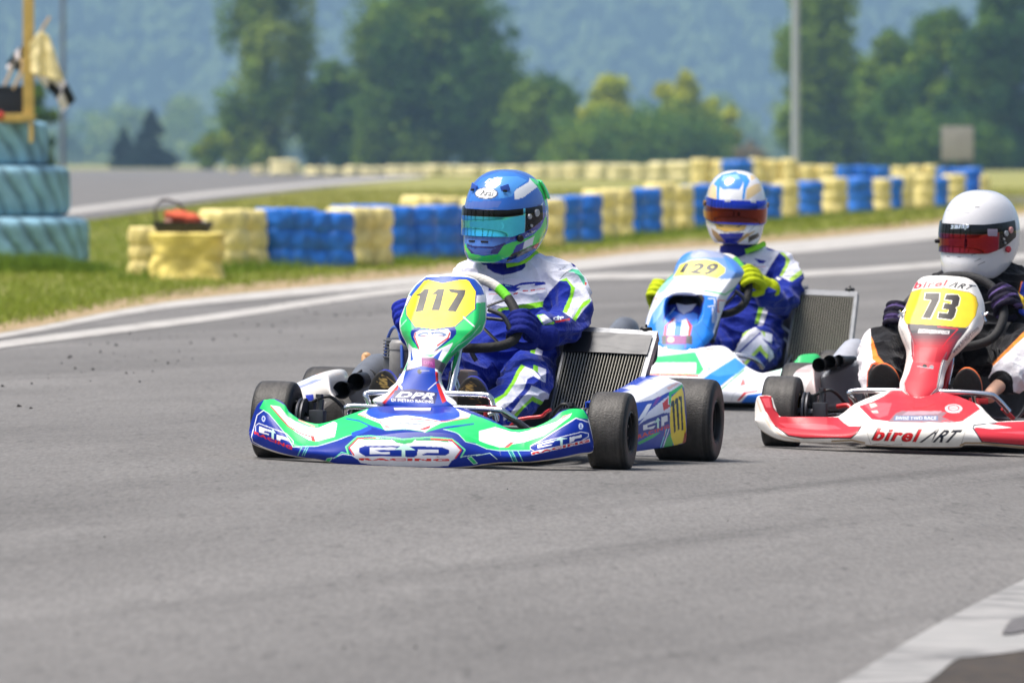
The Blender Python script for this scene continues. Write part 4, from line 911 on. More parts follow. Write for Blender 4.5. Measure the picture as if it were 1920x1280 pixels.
def hand(root, C, t, wdir, ndir, colf, name='glove', size=1.0, rim=0.016):
    """gloved hand closed on a rim: C rim point, t along the rim, wdir towards the wrist, ndir from the rim to the back of the hand"""
    t = Vector(t).normalized(); wd = Vector(wdir); wd = (wd - t * wd.dot(t) * 0.3).normalized(); n = Vector(ndir); n = (n - t * n.dot(t)).normalized(); wp = (wd - t * wd.dot(t)).normalized(); n = (n - wp * n.dot(wp)).normalized()
    s = size; mb = MB(); g = lambda a, b, c: Vector(C) + t * (a * s) + wp * (b * s) + n * (c * s)
    R_ = rim + 0.0105
    for i, (ln, r) in enumerate(((0.92, 0.0105), (1.0, 0.0110), (0.96, 0.0107), (0.82, 0.0095))):
        a = (1.5 - i) * 0.0200; k = R_ * ln; r = r * 1.12
        path = [g(a * 0.9, 0.040, 0.030), g(a, 0.014, 0.036 * ln), g(a * 1.03, -0.016 * ln, 0.030), g(a * 1.02, -k * 1.1, 0.004), g(a, -k * 0.75, -0.020), g(a * 0.97, 0.004, -0.027 * ln)]
        limb(mb, path, [r * 1.15, r * 1.18, r * 1.05, r, r * 0.95, r * 0.85], 12)
    limb(mb, [g(0.040, 0.062, 0.006), g(0.052, 0.038, -0.006), g(0.050, 0.012, -0.022), g(0.036, -0.010, -0.030)], [0.0155, 0.014, 0.012, 0.0105], 12)        # thumb leaves the side of the palm
    for a in (-0.026, -0.009, 0.009, 0.026): limb(mb, [g(a * 0.8, 0.085, 0.012), g(a, 0.040, 0.026)], [0.016, 0.0155], 12)
    limb(mb, [g(0.006, 0.07, 0.004), g(0.01, 0.045, 0.004)], [0.026, 0.024], 12)
    wr = g(0, 0.074, 0.010); end = wr + wd * 0.045 * s
    limb(mb, [wr, wr + wd * 0.02 * s, end], [0.031 * s, 0.034 * s, 0.041 * s], 16)
    me = remeshed(mb, 0.0030, 6, name); me.materials.append(M_GLOV); o = link(name, me, root)
    V = verts(o); f = np.array([mnoise.noise((p[0] * 60, p[1] * 60, p[2] * 60)) for p in V]); V2 = V + normals(me) * (0.0012 * f)[:, None]; me.vertices.foreach_set('co', V2.reshape(-1).astype(np.float32))
    L = (V - np.array(C)); q = np.stack([L @ np.array(t), L @ np.array(wp), L @ np.array(n)], -1) / s
    setcol(me, colf(q, V)); me.update(); return o
HPROF = [(0.1460, 0.004, 0.004, 0.004), (0.1435, 0.034, 0.038, 0.040), (0.136, 0.060, 0.068, 0.072), (0.122, 0.083, 0.095, 0.102), (0.100, 0.103, 0.118, 0.128), (0.070, 0.117, 0.136, 0.149), (0.035, 0.125, 0.147, 0.160), (0.0, 0.127, 0.151, 0.163), (-0.035, 0.126, 0.152, 0.159), (-0.060, 0.123, 0.157, 0.149), (-0.085, 0.118, 0.163, 0.135), (-0.108, 0.111, 0.163, 0.119), (-0.124, 0.103, 0.157, 0.106), (-0.133, 0.094, 0.146, 0.096), (-0.132, 0.084, 0.132, 0.086), (-0.118, 0.074, 0.118, 0.076)]
class Helmet:
    def __init__(s, fr, root, px, py, b, scale, yaw, pitch, roll, art, base):
        """(px, py, b): centre of the shell; yaw turns the face towards image left"""
        s.fr = fr; s.root = root; s.sc = scale
        wantR = Matrix.Rotation(R(-yaw), 3, 'Z') @ Matrix.Rotation(R(pitch), 3, 'X') @ Matrix.Rotation(R(roll), 3, 'Y')
        s.M = Matrix.Translation(fr.P(px, py, b)) @ (fr.I.to_3x3() @ wantR).to_4x4() @ Matrix.Scale(scale, 4); s.Mn = np.array(s.M)
        z = np.concatenate([np.linspace(0, 1, 150)]); a = interp_px(HPROF, 300); a = a[np.linspace(0, 299, 170).astype(int)]
        th = np.linspace(0, 2 * np.pi, 260, endpoint=False)
        P = np.stack([s.local(t_, a) for t_ in th], 1)
        s.shell = grid_obj('helmet', s.w(P), M_HELM, root, closed_u=True, flip=True); paint(s.shell, fr, art)
        V = verts(s.shell); N = normals(s.shell.data); c = np.empty(len(V) * 4, np.float32); s.shell.data.color_attributes['Col'].data.foreach_get('color', c); c = c.reshape(-1, 4)[:, :3]
        away = (N @ np.array(fr.I.to_3x3() @ Vector((0, -1, 0)))) < -0.05; c[away] = lin(base); setcol(s.shell.data, c)
    def local(s, t_, a):
        sx, sy = math.sin(t_), -math.cos(t_); e = 2.25
        k = (abs(sx) ** e + abs(sy) ** e) ** (-1.0 / e); ln = a[:, 2] if sy < 0 else a[:, 3]
        ex = a[:, 1] * 0.90 * sx * k; ey = ln * 0.95 * sy * k
        back = min(1.0, max(0.0, (sy + 0.35) / 1.1)); zz = np.where(a[:, 0] < -0.03, -0.03 + (a[:, 0] + 0.03) * (1 - 0.42 * back), a[:, 0])
        return np.stack([ex, ey, zz], -1)
    def w(s, P): return P @ s.Mn[:3, :3].T + s.Mn[:3, 3]
    def at(s, deg, z, out=0.0):
        a = interp_px(HPROF, 300); o = np.argsort(a[:, 0][:250]); row = np.array([[z] + [np.interp(z, a[:250, 0][o], a[:250, i][o]) for i in (1, 2, 3)]]); p = s.local(R(deg), row)[0]; q = Vector((p[0], p[1], 0)).normalized()
        return Vector(s.w(np.array([p + np.array(q) * out]))[0])
    def patch(s, name, d0, d1, zlo, zhi, off, m, colf=None, nu=220, nv=90, thick=0.003):
        """a curved piece lying off the shell between two bearings (0 = face, + = wearer's left)"""
        a = interp_px(HPROF, 300)[:250]; o = np.argsort(a[:, 0]); P = np.zeros((nv, nu, 3)); C = np.zeros((nv, nu, 3))
        for i, d in enumerate(np.linspace(d0, d1, nu)):
            z = np.linspace(zlo(d), zhi(d), nv); row = np.stack([z] + [np.interp(z, a[o, 0], a[o, k]) for k in (1, 2, 3)], -1); p = s.local(R(d), row); q = p[:, :2] / np.linalg.norm(p[:, :2], axis=1)[:, None]
            p[:, :2] += q * off; P[:, i] = p
            if colf: C[:, i] = [colf(d, f) for f in np.linspace(0, 1, nv)]
        ob = grid_obj(name, s.w(P), m, s.shell, C if colf else None); md = ob.modifiers.new('thickness', 'SOLIDIFY'); md.thickness = thick; md.offset = 1; return ob
    def knob(s, deg, z, r, m, name='visor_screw', h=0.006, off=0.004):
        p = s.at(deg, z, off); q = s.at(deg, z, off + 0.02); d = (q - p).normalized(); k = MB(); k.lathe([(0.0005, h), (r * 0.8, h), (r, h * 0.6), (r, -0.004), (0.0005, -0.004)], 18, Matrix.Translation(p) @ d.to_track_quat('Z', 'Y').to_matrix().to_4x4()); return k.build(name, m, s.shell, sharp=30)
    def slot(s, deg, z, wd, hh, m, name='vent', tilt=0.0, off=0.001):
        p = s.at(deg, z, off); q = s.at(deg, z, off + 0.02); d = (q - p).normalized(); k = MB(); rot = d.to_track_quat('Z', 'Y').to_matrix() @ Matrix.Rotation(R(tilt), 3, 'Z'); k.box(p, (wd, hh, 0.005), rot, bev=0.0015); return k.build(name, m, s.shell)
def visor_mat(name, c0, c1, rough=0.06):
    """mirror-coated visor: interference colour shifts with viewing angle"""
    m = bpy.data.materials.new(name); m.use_nodes = True; n = m.node_tree; b = n.nodes['Principled BSDF']; lk = n.links.new
    lw = n.nodes.new('ShaderNodeLayerWeight'); lw.inputs['Blend'].default_value = 0.45; mx = n.nodes.new('ShaderNodeMix'); mx.data_type = 'RGBA'; mx.inputs[6].default_value = L4(c0); mx.inputs[7].default_value = L4(c1); lk(lw.outputs['Facing'], mx.inputs[0])
    a = n.nodes.new('ShaderNodeAttribute'); a.attribute_name = 'Col'; ml = n.nodes.new('ShaderNodeMix'); ml.data_type = 'RGBA'; fa = n.nodes.new('ShaderNodeAttribute'); fa.attribute_name = 'Film'; lk(fa.outputs['Fac'], ml.inputs[0]); lk(mx.outputs[2], ml.inputs[6]); lk(a.outputs['Color'], ml.inputs[7])
    lk(ml.outputs[2], b.inputs['Base Color']); b.inputs['Metallic'].default_value = 0.92; b.inputs['Roughness'].default_value = rough; b.inputs['Coat Weight'].default_value = 0.4
    return m
def film(o, keep=(1, 1, 1)):
    """where the visor carries a printed strip instead of the bare mirror coating"""
    n_ = len(o.data.vertices); c = np.empty(n_ * 4, np.float32); o.data.color_attributes['Col'].data.foreach_get('color', c); c = c.reshape(-1, 4)[:, :3]
    at = o.data.attributes.new('Film', 'FLOAT', 'POINT'); at.data.foreach_set('value', (np.abs(c - np.array(keep)).max(1) > 0.01).astype(np.float32)); return o
def shoe(fr, root, toe, heel, w, colr, sole_art=None, up=0.10):
    """a low racing boot, sole towards the pedals: toe and heel are local points, the sole faces forward"""
    T_, H_ = Vector(toe), Vector(heel); ax = (T_ - H_); L = ax.length; ax.normalize(); fw = Vector((0, -1, 0)); fw = (fw - ax * fw.dot(ax)).normalized(); sd = ax.cross(fw)
    nv, nu = 60, 48; P = np.zeros((nv, nu, 3)); C = np.zeros((nv, nu, 3))
    for j in range(nv):
        v = j / (nv - 1.0); e = (1 - abs(2 * v - 1) ** 3.2) ** 0.5; wd = w * (0.42 + 0.12 * math.sin(v * 3.4 - 0.3)) * e; th = (0.020 + 0.026 * (1 - v) ** 0.7 + 0.012) * (0.35 + 0.65 * e)
        for i in range(nu):
            a = 2 * math.pi * i / nu; x = math.copysign(abs(math.cos(a)) ** 0.7, math.cos(a)) * wd; y = math.copysign(abs(math.sin(a)) ** 0.6, math.sin(a)); f = y * (0.012 if y > 0 else th * 1.6)
            P[j, i] = H_ + ax * (L * v) + sd * x + fw * f; C[j, i] = lin((26, 24, 22)) if y > -0.15 else lin(colr)
    o = grid_obj('shoe', P, mat('shoe_fabric', None, 0.7, vcol=True, bump=0.3, bscale=80), root, C, closed_u=True)
    if sole_art is not None:
        Vx = verts(o); px, py = fr.proj(Vx); c = sole_art.sample(px, py); m = (C.reshape(-1, 3)[:, 0] == lin((26, 24, 22))[0]); k = C.reshape(-1, 3).copy(); k[m] = c[m]; setcol(o.data, k)
    return o
# ------------------------------------------------------------------ kart 117, blue and green
WHT, BLU, BLU_LIT, GRN, LIM, NAV, YEL, DRK, RDD, PALE = (240, 240, 244), (5, 42, 146), (28, 78, 184), (40, 202, 108), (150, 232, 46), (18, 26, 112), (250, 224, 40), (40, 40, 42), (214, 44, 44), (200, 236, 224)  # paler blue is the same paint with light on upper faces put in
K1 = Frame(-0.225, 27.85, 12.0)
k1 = K1.root('racing_kart', 'blue and green racing kart numbered 117 with silver-taped radiator, nearest of three', 'kart', 'racing karts in the corner')
ZP, ZQ, ZL, ZC, ZR, ZS, ZT, ZH, ZE, ZK = (720, 500, .125), (440, 480, .25), (440, 700, .25), (640, 750, .13542), (900, 750, .11979), (1020, 600, .22649), (860, 500, .15625), (860, 310, .15625), (540, 600, .15625), (820, 640, .1406)
a = Art(GRN).z(*ZP)
a.poly(BLU_LIT, (380, 450), (450, 350), (560, 200), (680, 120), (880, 90), (1280, 100), (1420, 180), (1520, 320), (1540, 430), (1370, 440), (1350, 380), (1280, 230), (1230, 200), (1130, 205), (880, 250), (680, 205), (610, 225), (540, 310), (440, 440))
a.poly(WHT, (640, 170), (760, 130), (1250, 140), (1330, 180), (1200, 165), (900, 150), (720, 165)).poly(WHT, (1368, 440), (1545, 415), (1530, 530), (1368, 552)).poly(WHT, (390, 440), (432, 450), (352, 585), (320, 590))
a.poly(BLU, (600, 212), (670, 196), (880, 246), (1130, 196), (1236, 192), (1290, 228), (1382, 380), (1374, 645), (1066, 918), (905, 933), (740, 957), (615, 937), (462, 922), (340, 735), (333, 618), (430, 428), (532, 304))
a.poly(YEL, (610, 222), (670, 206), (880, 256), (1130, 206), (1230, 202), (1280, 232), (1370, 380), (1360, 640), (1060, 905), (900, 920), (740, 944), (620, 925), (470, 910), (350, 730), (345, 620), (440, 430), (540, 312))
a.poly(DRK, (478, 440), (560, 398), (610, 345), (682, 345), (592, 668), (472, 690), (545, 448)).poly(DRK, (712, 420), (770, 385), (810, 343), (912, 340), (836, 662), (714, 664), (790, 420)).poly(DRK, (972, 343), (1226, 358), (1210, 440), (1080, 684), (950, 670), (1108, 412), (990, 388))
for x, y in ((698, 210), (1140, 203), (400, 500), (1330, 512), (392, 768), (1180, 742), (780, 752)): a.ell((120, 110, 60), x, y, 7, 7)
a.line(PALE, 1.6, (1200, 770), (1350, 905)).line(WHT, 2.2, (1190, 760), (1350, 900)).line(PALE, 1.4, (250, 910), (350, 800)).line((120, 170, 120), 0.8, (1450, 540), (1420, 780), (1340, 930), (1160, 1090), (1010, 1210)).line(PALE, 0.8, (1430, 880), (1300, 1040), (1100, 1180), (1000, 1280))
a.poly(BLU, (405, 1010), (415, 962), (460, 925), (740, 958), (1060, 915), (1085, 950), (1085, 1010), (1030, 1080), (880, 1190), (720, 1300), (560, 1300), (430, 1090)).poly(WHT, (450, 1055), (468, 990), (540, 955), (740, 962), (960, 940), (1005, 985), (992, 1060), (900, 1140), (740, 1280), (545, 1280))
a.line(RDD, 2.0, (478, 995), (466, 1060), (530, 1230)).line(RDD, 2.6, (990, 995), (960, 1075), (800, 1190)).ell((120, 145, 190), 590, 1020, 80, 26, -0.18).ell(WHT, 600, 1022, 56, 12, -0.18).ell((110, 135, 185), 850, 1012, 90, 24, 0.2).ell(WHT, 835, 1014, 58, 11, 0.2).poly((90, 120, 180), (700, 1000), (740, 985), (780, 1000), (750, 1005), (735, 1020)).line((220, 120, 110), 0.9, (560, 1048), (900, 1048))
a.poly(WHT, (385, 1150), (440, 1210), (560, 1260), (760, 1270), (1030, 1140), (1000, 1190), (860, 1320), (400, 1330))
a.z(*ZQ).poly(WHT, (1308, 650), (1345, 690), (1400, 740), (1470, 760), (1560, 720), (1640, 652), (1600, 720), (1545, 800), (1535, 860), (1300, 860), (1310, 745)).poly(BLU_LIT, (1480, 770), (1560, 700), (1520, 790)).poly(BLU_LIT, (1330, 690), (1345, 780), (1325, 790)).line(RDD, 1.0, (1530, 700), (1480, 740))
a.poly((24, 66, 170), (1290, 856), (1400, 826), (1500, 845), (1530, 900), (1540, 960), (1595, 1060), (1665, 1120), (1550, 1150), (1300, 1155), (1100, 1130), (1050, 1100), (1090, 1085), (1200, 1000), (1262, 920))
a.poly((82, 78, 86), (1290, 830), (1400, 764), (1490, 764), (1575, 805), (1560, 880), (1500, 845), (1400, 828), (1290, 870)).poly((196, 190, 196), (1300, 812), (1404, 766), (1404, 828), (1296, 858)).poly((122, 36, 112), (1405, 764), (1500, 772), (1502, 845), (1405, 828)).ell((214, 200, 170), 1366, 795, 20, 12, -.3).text((170, 70, 150), 'DPR', (1420, 788), (1490, 796), (1490, 820), (1420, 812))
a.poly(WHT, (1040, 1080), (1120, 1030), (1200, 960), (1262, 880), (1290, 850), (1262, 950), (1215, 1000), (1130, 1085), (1110, 1115)).poly(RDD, (1108, 1100), (1200, 1000), (1238, 955), (1226, 1000), (1180, 1050), (1130, 1108)).line(WHT, 1.4, (1226, 960), (1260, 1005))
a.poly(WHT, (1500, 850), (1550, 880), (1545, 960), (1600, 1045), (1665, 1105), (1640, 1128), (1590, 1090), (1530, 960)).poly(RDD, (1508, 960), (1530, 956), (1586, 1092), (1558, 1106)).poly(RDD, (1503, 868), (1520, 872), (1522, 938), (1506, 944)).line(WHT, 1.4, (1510, 950), (1450, 1005)).line(WHT, 1.4, (1260, 990), (1235, 960))
a.poly((44, 48, 104), (1182, 1092), (1202, 1008), (1340, 1000), (1522, 1028), (1502, 1110), (1345, 1086)).text(WHT, 'DPR', (1216, 1018), (1502, 1030), (1492, 1076), (1206, 1062), 0.03, 0.3).text(WHT, 'DI PIETRO RACING', (1178, 1072), (1490, 1084), (1490, 1106), (1178, 1092), 0.02)
a.ell((24, 24, 28), 1388, 868, 17, 18).line((170, 172, 180), 1.2, (1395, 862), (1460, 862))
L_ = [(1500, 146), (1440, 157), (1360, 222), (1310, 292), (1280, 380), (1245, 480), (1245, 545), (1260, 592), (1290, 650), (1310, 720), (1300, 790), (1260, 880), (1200, 960), (1120, 1032), (1040, 1076), (1060, 1104), (1150, 1132), (1300, 1146), (1400, 1147)]
R_ = [(1620, 145), (1700, 146), (1800, 176), (1850, 232), (1880, 312), (1880, 480), (1850, 562), (1800, 602), (1740, 662), (1650, 732), (1590, 802), (1555, 872), (1545, 920), (1562, 982), (1602, 1042), (1660, 1102), (1650, 1130), (1540, 1142), (1410, 1147)]
a.line(WHT, 2.6, *L_).line(WHT, 2.6, *R_)
px_ = lambda L, Z: [(Z[0] + x * Z[2], Z[1] + y * Z[2]) for x, y in L]
panel(K1, k1, px_(L_, ZQ), px_(R_, ZQ), [(515, 0.20), (560, 0.13), (620, 0.05), (660, 0.02), (700, -0.03), (730, -0.06), (768, -0.10)], a)

n = Art(BLU).z(*ZL)
n.poly(GRN, (190, 262), (225, 196), (300, 196), (375, 238), (404, 290), (480, 346), (560, 368), (640, 375), (740, 352), (850, 322), (930, 262), (1000, 240), (1010, 330), (990, 400), (870, 452), (760, 502), (620, 542), (440, 548), (400, 482), (330, 392), (245, 292))
n.poly(WHT, (268, 238), (340, 250), (400, 325), (520, 396), (620, 412), (745, 362), (835, 420), (765, 474), (612, 512), (560, 502), (460, 442), (380, 372), (310, 282)).line(RDD, 2.0, (272, 246), (330, 312), (400, 394), (480, 444), (580, 478)).poly(RDD, (572, 468), (596, 470), (608, 512), (580, 506)).line((220, 120, 120), 2.0, (480, 350), (600, 402)).line((150, 160, 210), 1.0, (330, 262), (420, 345), (560, 405))
n.line(WHT, 1.6, (128, 480), (172, 312), (222, 276)).line(PALE, 1.4, (218, 276), (262, 306), (390, 468), (440, 552), (620, 548), (780, 500), (900, 452))
n.line(WHT, 1.3, (160, 440), (160, 392), (185, 374), (390, 454), (440, 510), (438, 530)).poly(WHT, (188, 396), (290, 430), (275, 440), (230, 428), (222, 442), (262, 452), (258, 462), (186, 440)).poly(PALE, (262, 440), (290, 418), (312, 450), (296, 446), (296, 492), (280, 486), (280, 440)).poly(WHT, (318, 458), (410, 490), (408, 508), (350, 490), (344, 504), (318, 496)).text(RDD, 'RACING', (150, 432), (438, 548), (432, 572), (148, 452), 0.05).ell((206, 214, 234), 220, 340, 13, 22).ell((60, 80, 180), 220, 340, 7, 13)
for q in (476, 508, 524): n.line((120, 214, 190), 1.2, (q + 36, 542), (q, 612))
n.line(WHT, 1.0, (132, 480), (140, 510), (240, 560))
n.z(*ZC).poly(GRN, (-40, 240), (225, 160), (240, 212), (540, 318), (610, 418), (380, 372), (240, 440), (150, 480), (0, 532), (-90, 520)).line(BLU_LIT, 2.4, (70, 262), (250, 292), (420, 372), (560, 410)).line(BLU_LIT, 8.0, (400, 385), (280, 440), (160, 480))
n.poly(WHT, (228, 200), (350, 140), (480, 105), (1560, 110), (1640, 140), (1792, 200), (1762, 252), (1362, 330), (1152, 442), (880, 415), (602, 422), (542, 330), (250, 214)).poly(BLU_LIT, (340, 190), (362, 140), (480, 95), (1560, 100), (1642, 180), (1642, 232), (1560, 272), (1400, 300), (1120, 244), (900, 216), (720, 230), (520, 272), (400, 232)).poly((10, 50, 156), (480, 95), (1540, 100), (1500, 170), (1250, 200), (800, 205), (540, 170))
n.line(RDD, 1.4, (236, 208), (520, 290), (590, 350)).line(RDD, 1.6, (940, 264), (1200, 280), (1352, 304), (1560, 285), (1760, 250)).line((110, 200, 140), 1.6, (950, 290), (1150, 300), (1290, 322)).poly((150, 160, 220), (700, 330), (800, 318), (1000, 322), (1230, 342), (1180, 356), (900, 340)).poly(RDD, (1070, 412), (1242, 354), (1222, 396), (1150, 420)).poly((236, 160, 160), (588, 344), (660, 360), (684, 402), (610, 394))
n.poly(GRN, (1362, 326), (1762, 256), (1800, 200), (1960, 260), (1960, 312), (1440, 378), (1160, 452), (1232, 390)).line(WHT, 1.2, (1150, 448), (1236, 388), (1362, 328)).line((60, 160, 120), 1.4, (620, 428), (880, 408), (1130, 440)).poly(GRN, (1420, 408), (1960, 324), (1960, 612), (1722, 576), (1622, 472)).line(PALE, 1.2, (1415, 410), (1560, 446), (1622, 474), (1722, 580), (1960, 640)).line(BLU_LIT, 2.2, (1440, 380), (1960, 318))
n.poly((222, 224, 232), (140, 722), (108, 660), (232, 536), (480, 520), (700, 545), (770, 590), (860, 605), (960, 590), (1032, 545), (1300, 540), (1560, 580), (1652, 690), (1580, 802), (1530, 832), (1480, 902), (1300, 918), (900, 914), (450, 892), (270, 862), (218, 802), (170, 772))
n.line((110, 220, 150), 2.6, (100, 745), (66, 650), (222, 512), (400, 500), (700, 522), (860, 545), (1020, 530), (1250, 516), (1530, 542), (1610, 600), (1712, 690), (1652, 790)).line((20, 150, 80), 1.8, (120, 750), (86, 655), (226, 526), (400, 540), (690, 545)).line(RDD, 2.4, (180, 762), (112, 660), (232, 536), (480, 528)).line((30, 160, 90), 2.6, (1040, 548), (1300, 552), (1480, 575)).line(RDD, 2.6, (1240, 540), (1530, 556), (1660, 690), (1578, 800)).line((30, 160, 90), 2.6, (310, 545), (480, 540), (690, 545))
n.poly((28, 176, 92), (700, 538), (860, 558), (1030, 534), (985, 590), (880, 606), (780, 592))
BL_ = (5, 42, 146)
n.poly(BL_, (250, 665), (330, 635), (850, 635), (850, 776), (340, 776), (250, 722)).poly((222, 224, 232), (395, 655), (770, 652), (740, 690), (470, 690), (540, 715), (672, 715), (672, 745), (395, 745)).poly(BL_, (900, 635), (1390, 650), (1496, 690), (1496, 732), (1440, 764), (1100, 756), (1190, 726), (1345, 726), (1345, 686), (1060, 680), (1052, 760), (1010, 786), (882, 780), (882, 690)).poly(PALE, (735, 690), (872, 604), (1032, 692), (885, 690), (885, 788), (838, 785), (838, 688)).text(RDD, 'RACING', (245, 797), (1502, 806), (1494, 842), (245, 828), 0.06).text((60, 60, 90), 'JM', (1312, 775), (1358, 775), (1354, 792), (1308, 792))
n.line(PALE, 1.2, (1650, 784), (1720, 772), (1920, 750)).line((230, 240, 250), 1.2, (-110, 800), (20, 745), (150, 762), (220, 806)).line((110, 220, 170), 1.6, (-80, 790), (10, 722), (100, 742)).poly((44, 190, 110), (1745, 792), (1800, 778), (1884, 866), (1832, 880)).line(PALE, 1.0, (1745, 792), (1800, 778), (1884, 866), (1832, 880), closed=True).poly((44, 190, 110), (-190, 800), (-120, 790), (-180, 870), (-232, 860)).line(PALE, 1.0, (-190, 800), (-120, 790), (-180, 870), (-232, 860), closed=True)
n.z(*ZR).poly(GRN, (-100, 300), (0, 270), (240, 368), (430, 446), (620, 466), (900, 405), (1180, 276), (1290, 180), (1450, 130), (1610, 150), (1672, 250), (1690, 300), (1500, 276), (1252, 440), (942, 642), (792, 722), (782, 792), (432, 797), (280, 792), (100, 762), (-60, 692))
n.poly(WHT, (-20, 492), (230, 428), (330, 452), (480, 500), (620, 512), (820, 466), (1200, 340), (1300, 258), (1440, 208), (1402, 272), (1200, 422), (1000, 562), (700, 662), (480, 702), (380, 747), (300, 747), (120, 692), (-20, 640)).poly((232, 90, 90), (478, 664), (542, 660), (440, 747), (368, 750)).line((236, 130, 130), 1.4, (520, 664), (700, 622), (960, 545), (1150, 430)).poly((238, 150, 150), (780, 456), (905, 430), (850, 466)).line((140, 140, 150), 0.7, (245, 395), (270, 600), (320, 860)).line((150, 160, 190), 1.0, (460, 584), (700, 560), (900, 510)).poly((240, 170, 170), (1300, 250), (1430, 214), (1370, 250), (1240, 330))
n.line(WHT, 1.8, (790, 722), (942, 642), (1252, 442), (1500, 284), (1690, 345)).line(WHT, 2.4, (1690, 300), (1788, 690), (1790, 770)).line(PALE, 1.2, (-60, 696), (100, 766), (290, 796), (790, 796)).ell((206, 220, 236), 1574, 410, 36, 48).line((60, 80, 180), 0.9, (1556, 395), (1594, 395)).line((60, 80, 180), 0.9, (1574, 370), (1574, 450)).line((60, 80, 180), 0.9, (1550, 440), (1574, 405), (1598, 440))
n.line(WHT, 1.2, (850, 802), (790, 772), (786, 730), (852, 690), (1582, 496), (1690, 522), (1690, 572), (1600, 622)).poly(WHT, (905, 700), (1180, 625), (1150, 660), (970, 700), (962, 728), (1060, 704), (1128, 690), (1122, 708), (905, 758)).poly(PALE, (1160, 640), (1248, 586), (1378, 598), (1290, 618), (1290, 706), (1256, 714), (1250, 628)).poly(WHT, (1396, 584), (1586, 540), (1586, 580), (1480, 606), (1462, 640), (1396, 668)).poly(WHT, (800, 815), (1710, 600), (1716, 650), (806, 862)).text(RDD, 'RACING', (812, 822), (1702, 608), (1708, 646), (814, 856), 0.06)
for q in (440, 474, 500, 590): n.line((140, 226, 190) if q != 474 else (44, 190, 110), 1.3, (q, 800), (q + 88, 965))
n.line(PALE, 1.2, (-60, 866), (150, 830), (270, 920))
n.line((214, 200, 170), 3.0, (-60, 1050), (20, 1010), (300, 975), (800, 965), (1300, 905), (1690, 830), (1790, 790))
TOP = [(468, 806), (472, 790), (482, 762), (492, 752), (500, 750), (516, 749), (532, 757), (541, 771), (560, 786), (580, 793), (600, 795), (625, 789), (650, 780), (680, 770), (702, 764), (770, 760), (850, 763), (880, 770), (925, 789), (950, 803), (970, 806), (1000, 802), (1030, 789), (1050, 773), (1066, 768), (1084, 767), (1097, 772), (1104, 790), (1112, 830)]
BOT = [(468, 812), (471, 826), (480, 834), (520, 848), (560, 856), (600, 861), (640, 871), (700, 876), (770, 879), (830, 879), (880, 875), (910, 870), (940, 867), (1000, 865), (1050, 859), (1085, 852), (1108, 848), (1112, 840)]
SHO = [(468, 809), (480, 800), (495, 775), (510, 782), (540, 815), (570, 834), (600, 836), (630, 834), (660, 826), (700, 818), (760, 811), (820, 811), (870, 817), (910, 832), (940, 844), (980, 845), (1010, 834), (1050, 805), (1080, 786), (1098, 790), (1108, 815), (1112, 835)]
nose(K1, k1, TOP, BOT, SHO, 790, 322, (-0.43, -0.195), [(0, -0.07), (0.25, -0.10), (0.45, -0.20), (0.6, -0.27), (0.75, -0.245), (0.9, -0.20), (1.0, -0.18)], n)
b_ = MB(); b_.poly([K1.P(738, 764, -0.14), K1.P(808, 764, -0.14), K1.P(806, 773, -0.16), K1.P(742, 773, -0.16)], (0, 0.01, 0)); b_.build('panel_bracket', M_CREAM, k1)
chassis(K1, k1, M_CHR, 0.07)
tubes('front_bar', K1, k1, M_CHR, [(0.0105, [(660, 795, -0.02), (648, 772, -0.05), (656, 762, -0.06), (700, 763, -0.05), (770, 765, -0.04), (860, 765, -0.06), (930, 768, -0.10), (948, 774, -0.10), (988, 803, -0.06)]), (0.010, [(700, 790, -.04), (690, 752, -.05), (686, 742, -.05), (694, 736, -.04), (760, 736, -.03), (850, 738, -.035), (905, 740, -.05), (918, 744, -.055), (923, 756, -.05), (930, 790, -.05)]), (0.008, [(862, 735, 0.10), (850, 690, 0.16), (858, 668, 0.19)]), (0.008, [(915, 778, -0.06), (928, 775, -0.05), (932, 785, -0.04), (920, 800, -0.03)])])
tubes('clutch_bar', K1, k1, M_STL, [(0.012, [(945, 773, -0.095), (985, 803, -0.07), (987, 815, -0.06)]), (0.008, [(640, 800, -0.02), (655, 766, -0.04)]), (0.010, [(940, 802, -0.03), (985, 803, -0.02)])])
t_ = MB(); t_.tube([K1.P(844, 742, 0.02), K1.P(862, 650, 0.14), K1.P(878, 596, 0.40)], 0.0125, 12, smooth=4); t_.tube([K1.P(858, 690, 0.10), K1.P(840, 740, 0.06)], 0.010, 8, smooth=0); t_.build('steering_column', M_CHR, k1)
tubes('steering_bracket', K1, k1, M_STL, [(0.008, [(915, 580, 0.38), (940, 590, 0.38), (952, 606, 0.38), (957, 617, 0.38)]), (0.006, [(910, 596, 0.40), (945, 600, 0.40)]), (0.008, [(880, 650, 0.36), (888, 668, 0.36), (893, 676, 0.36)])])
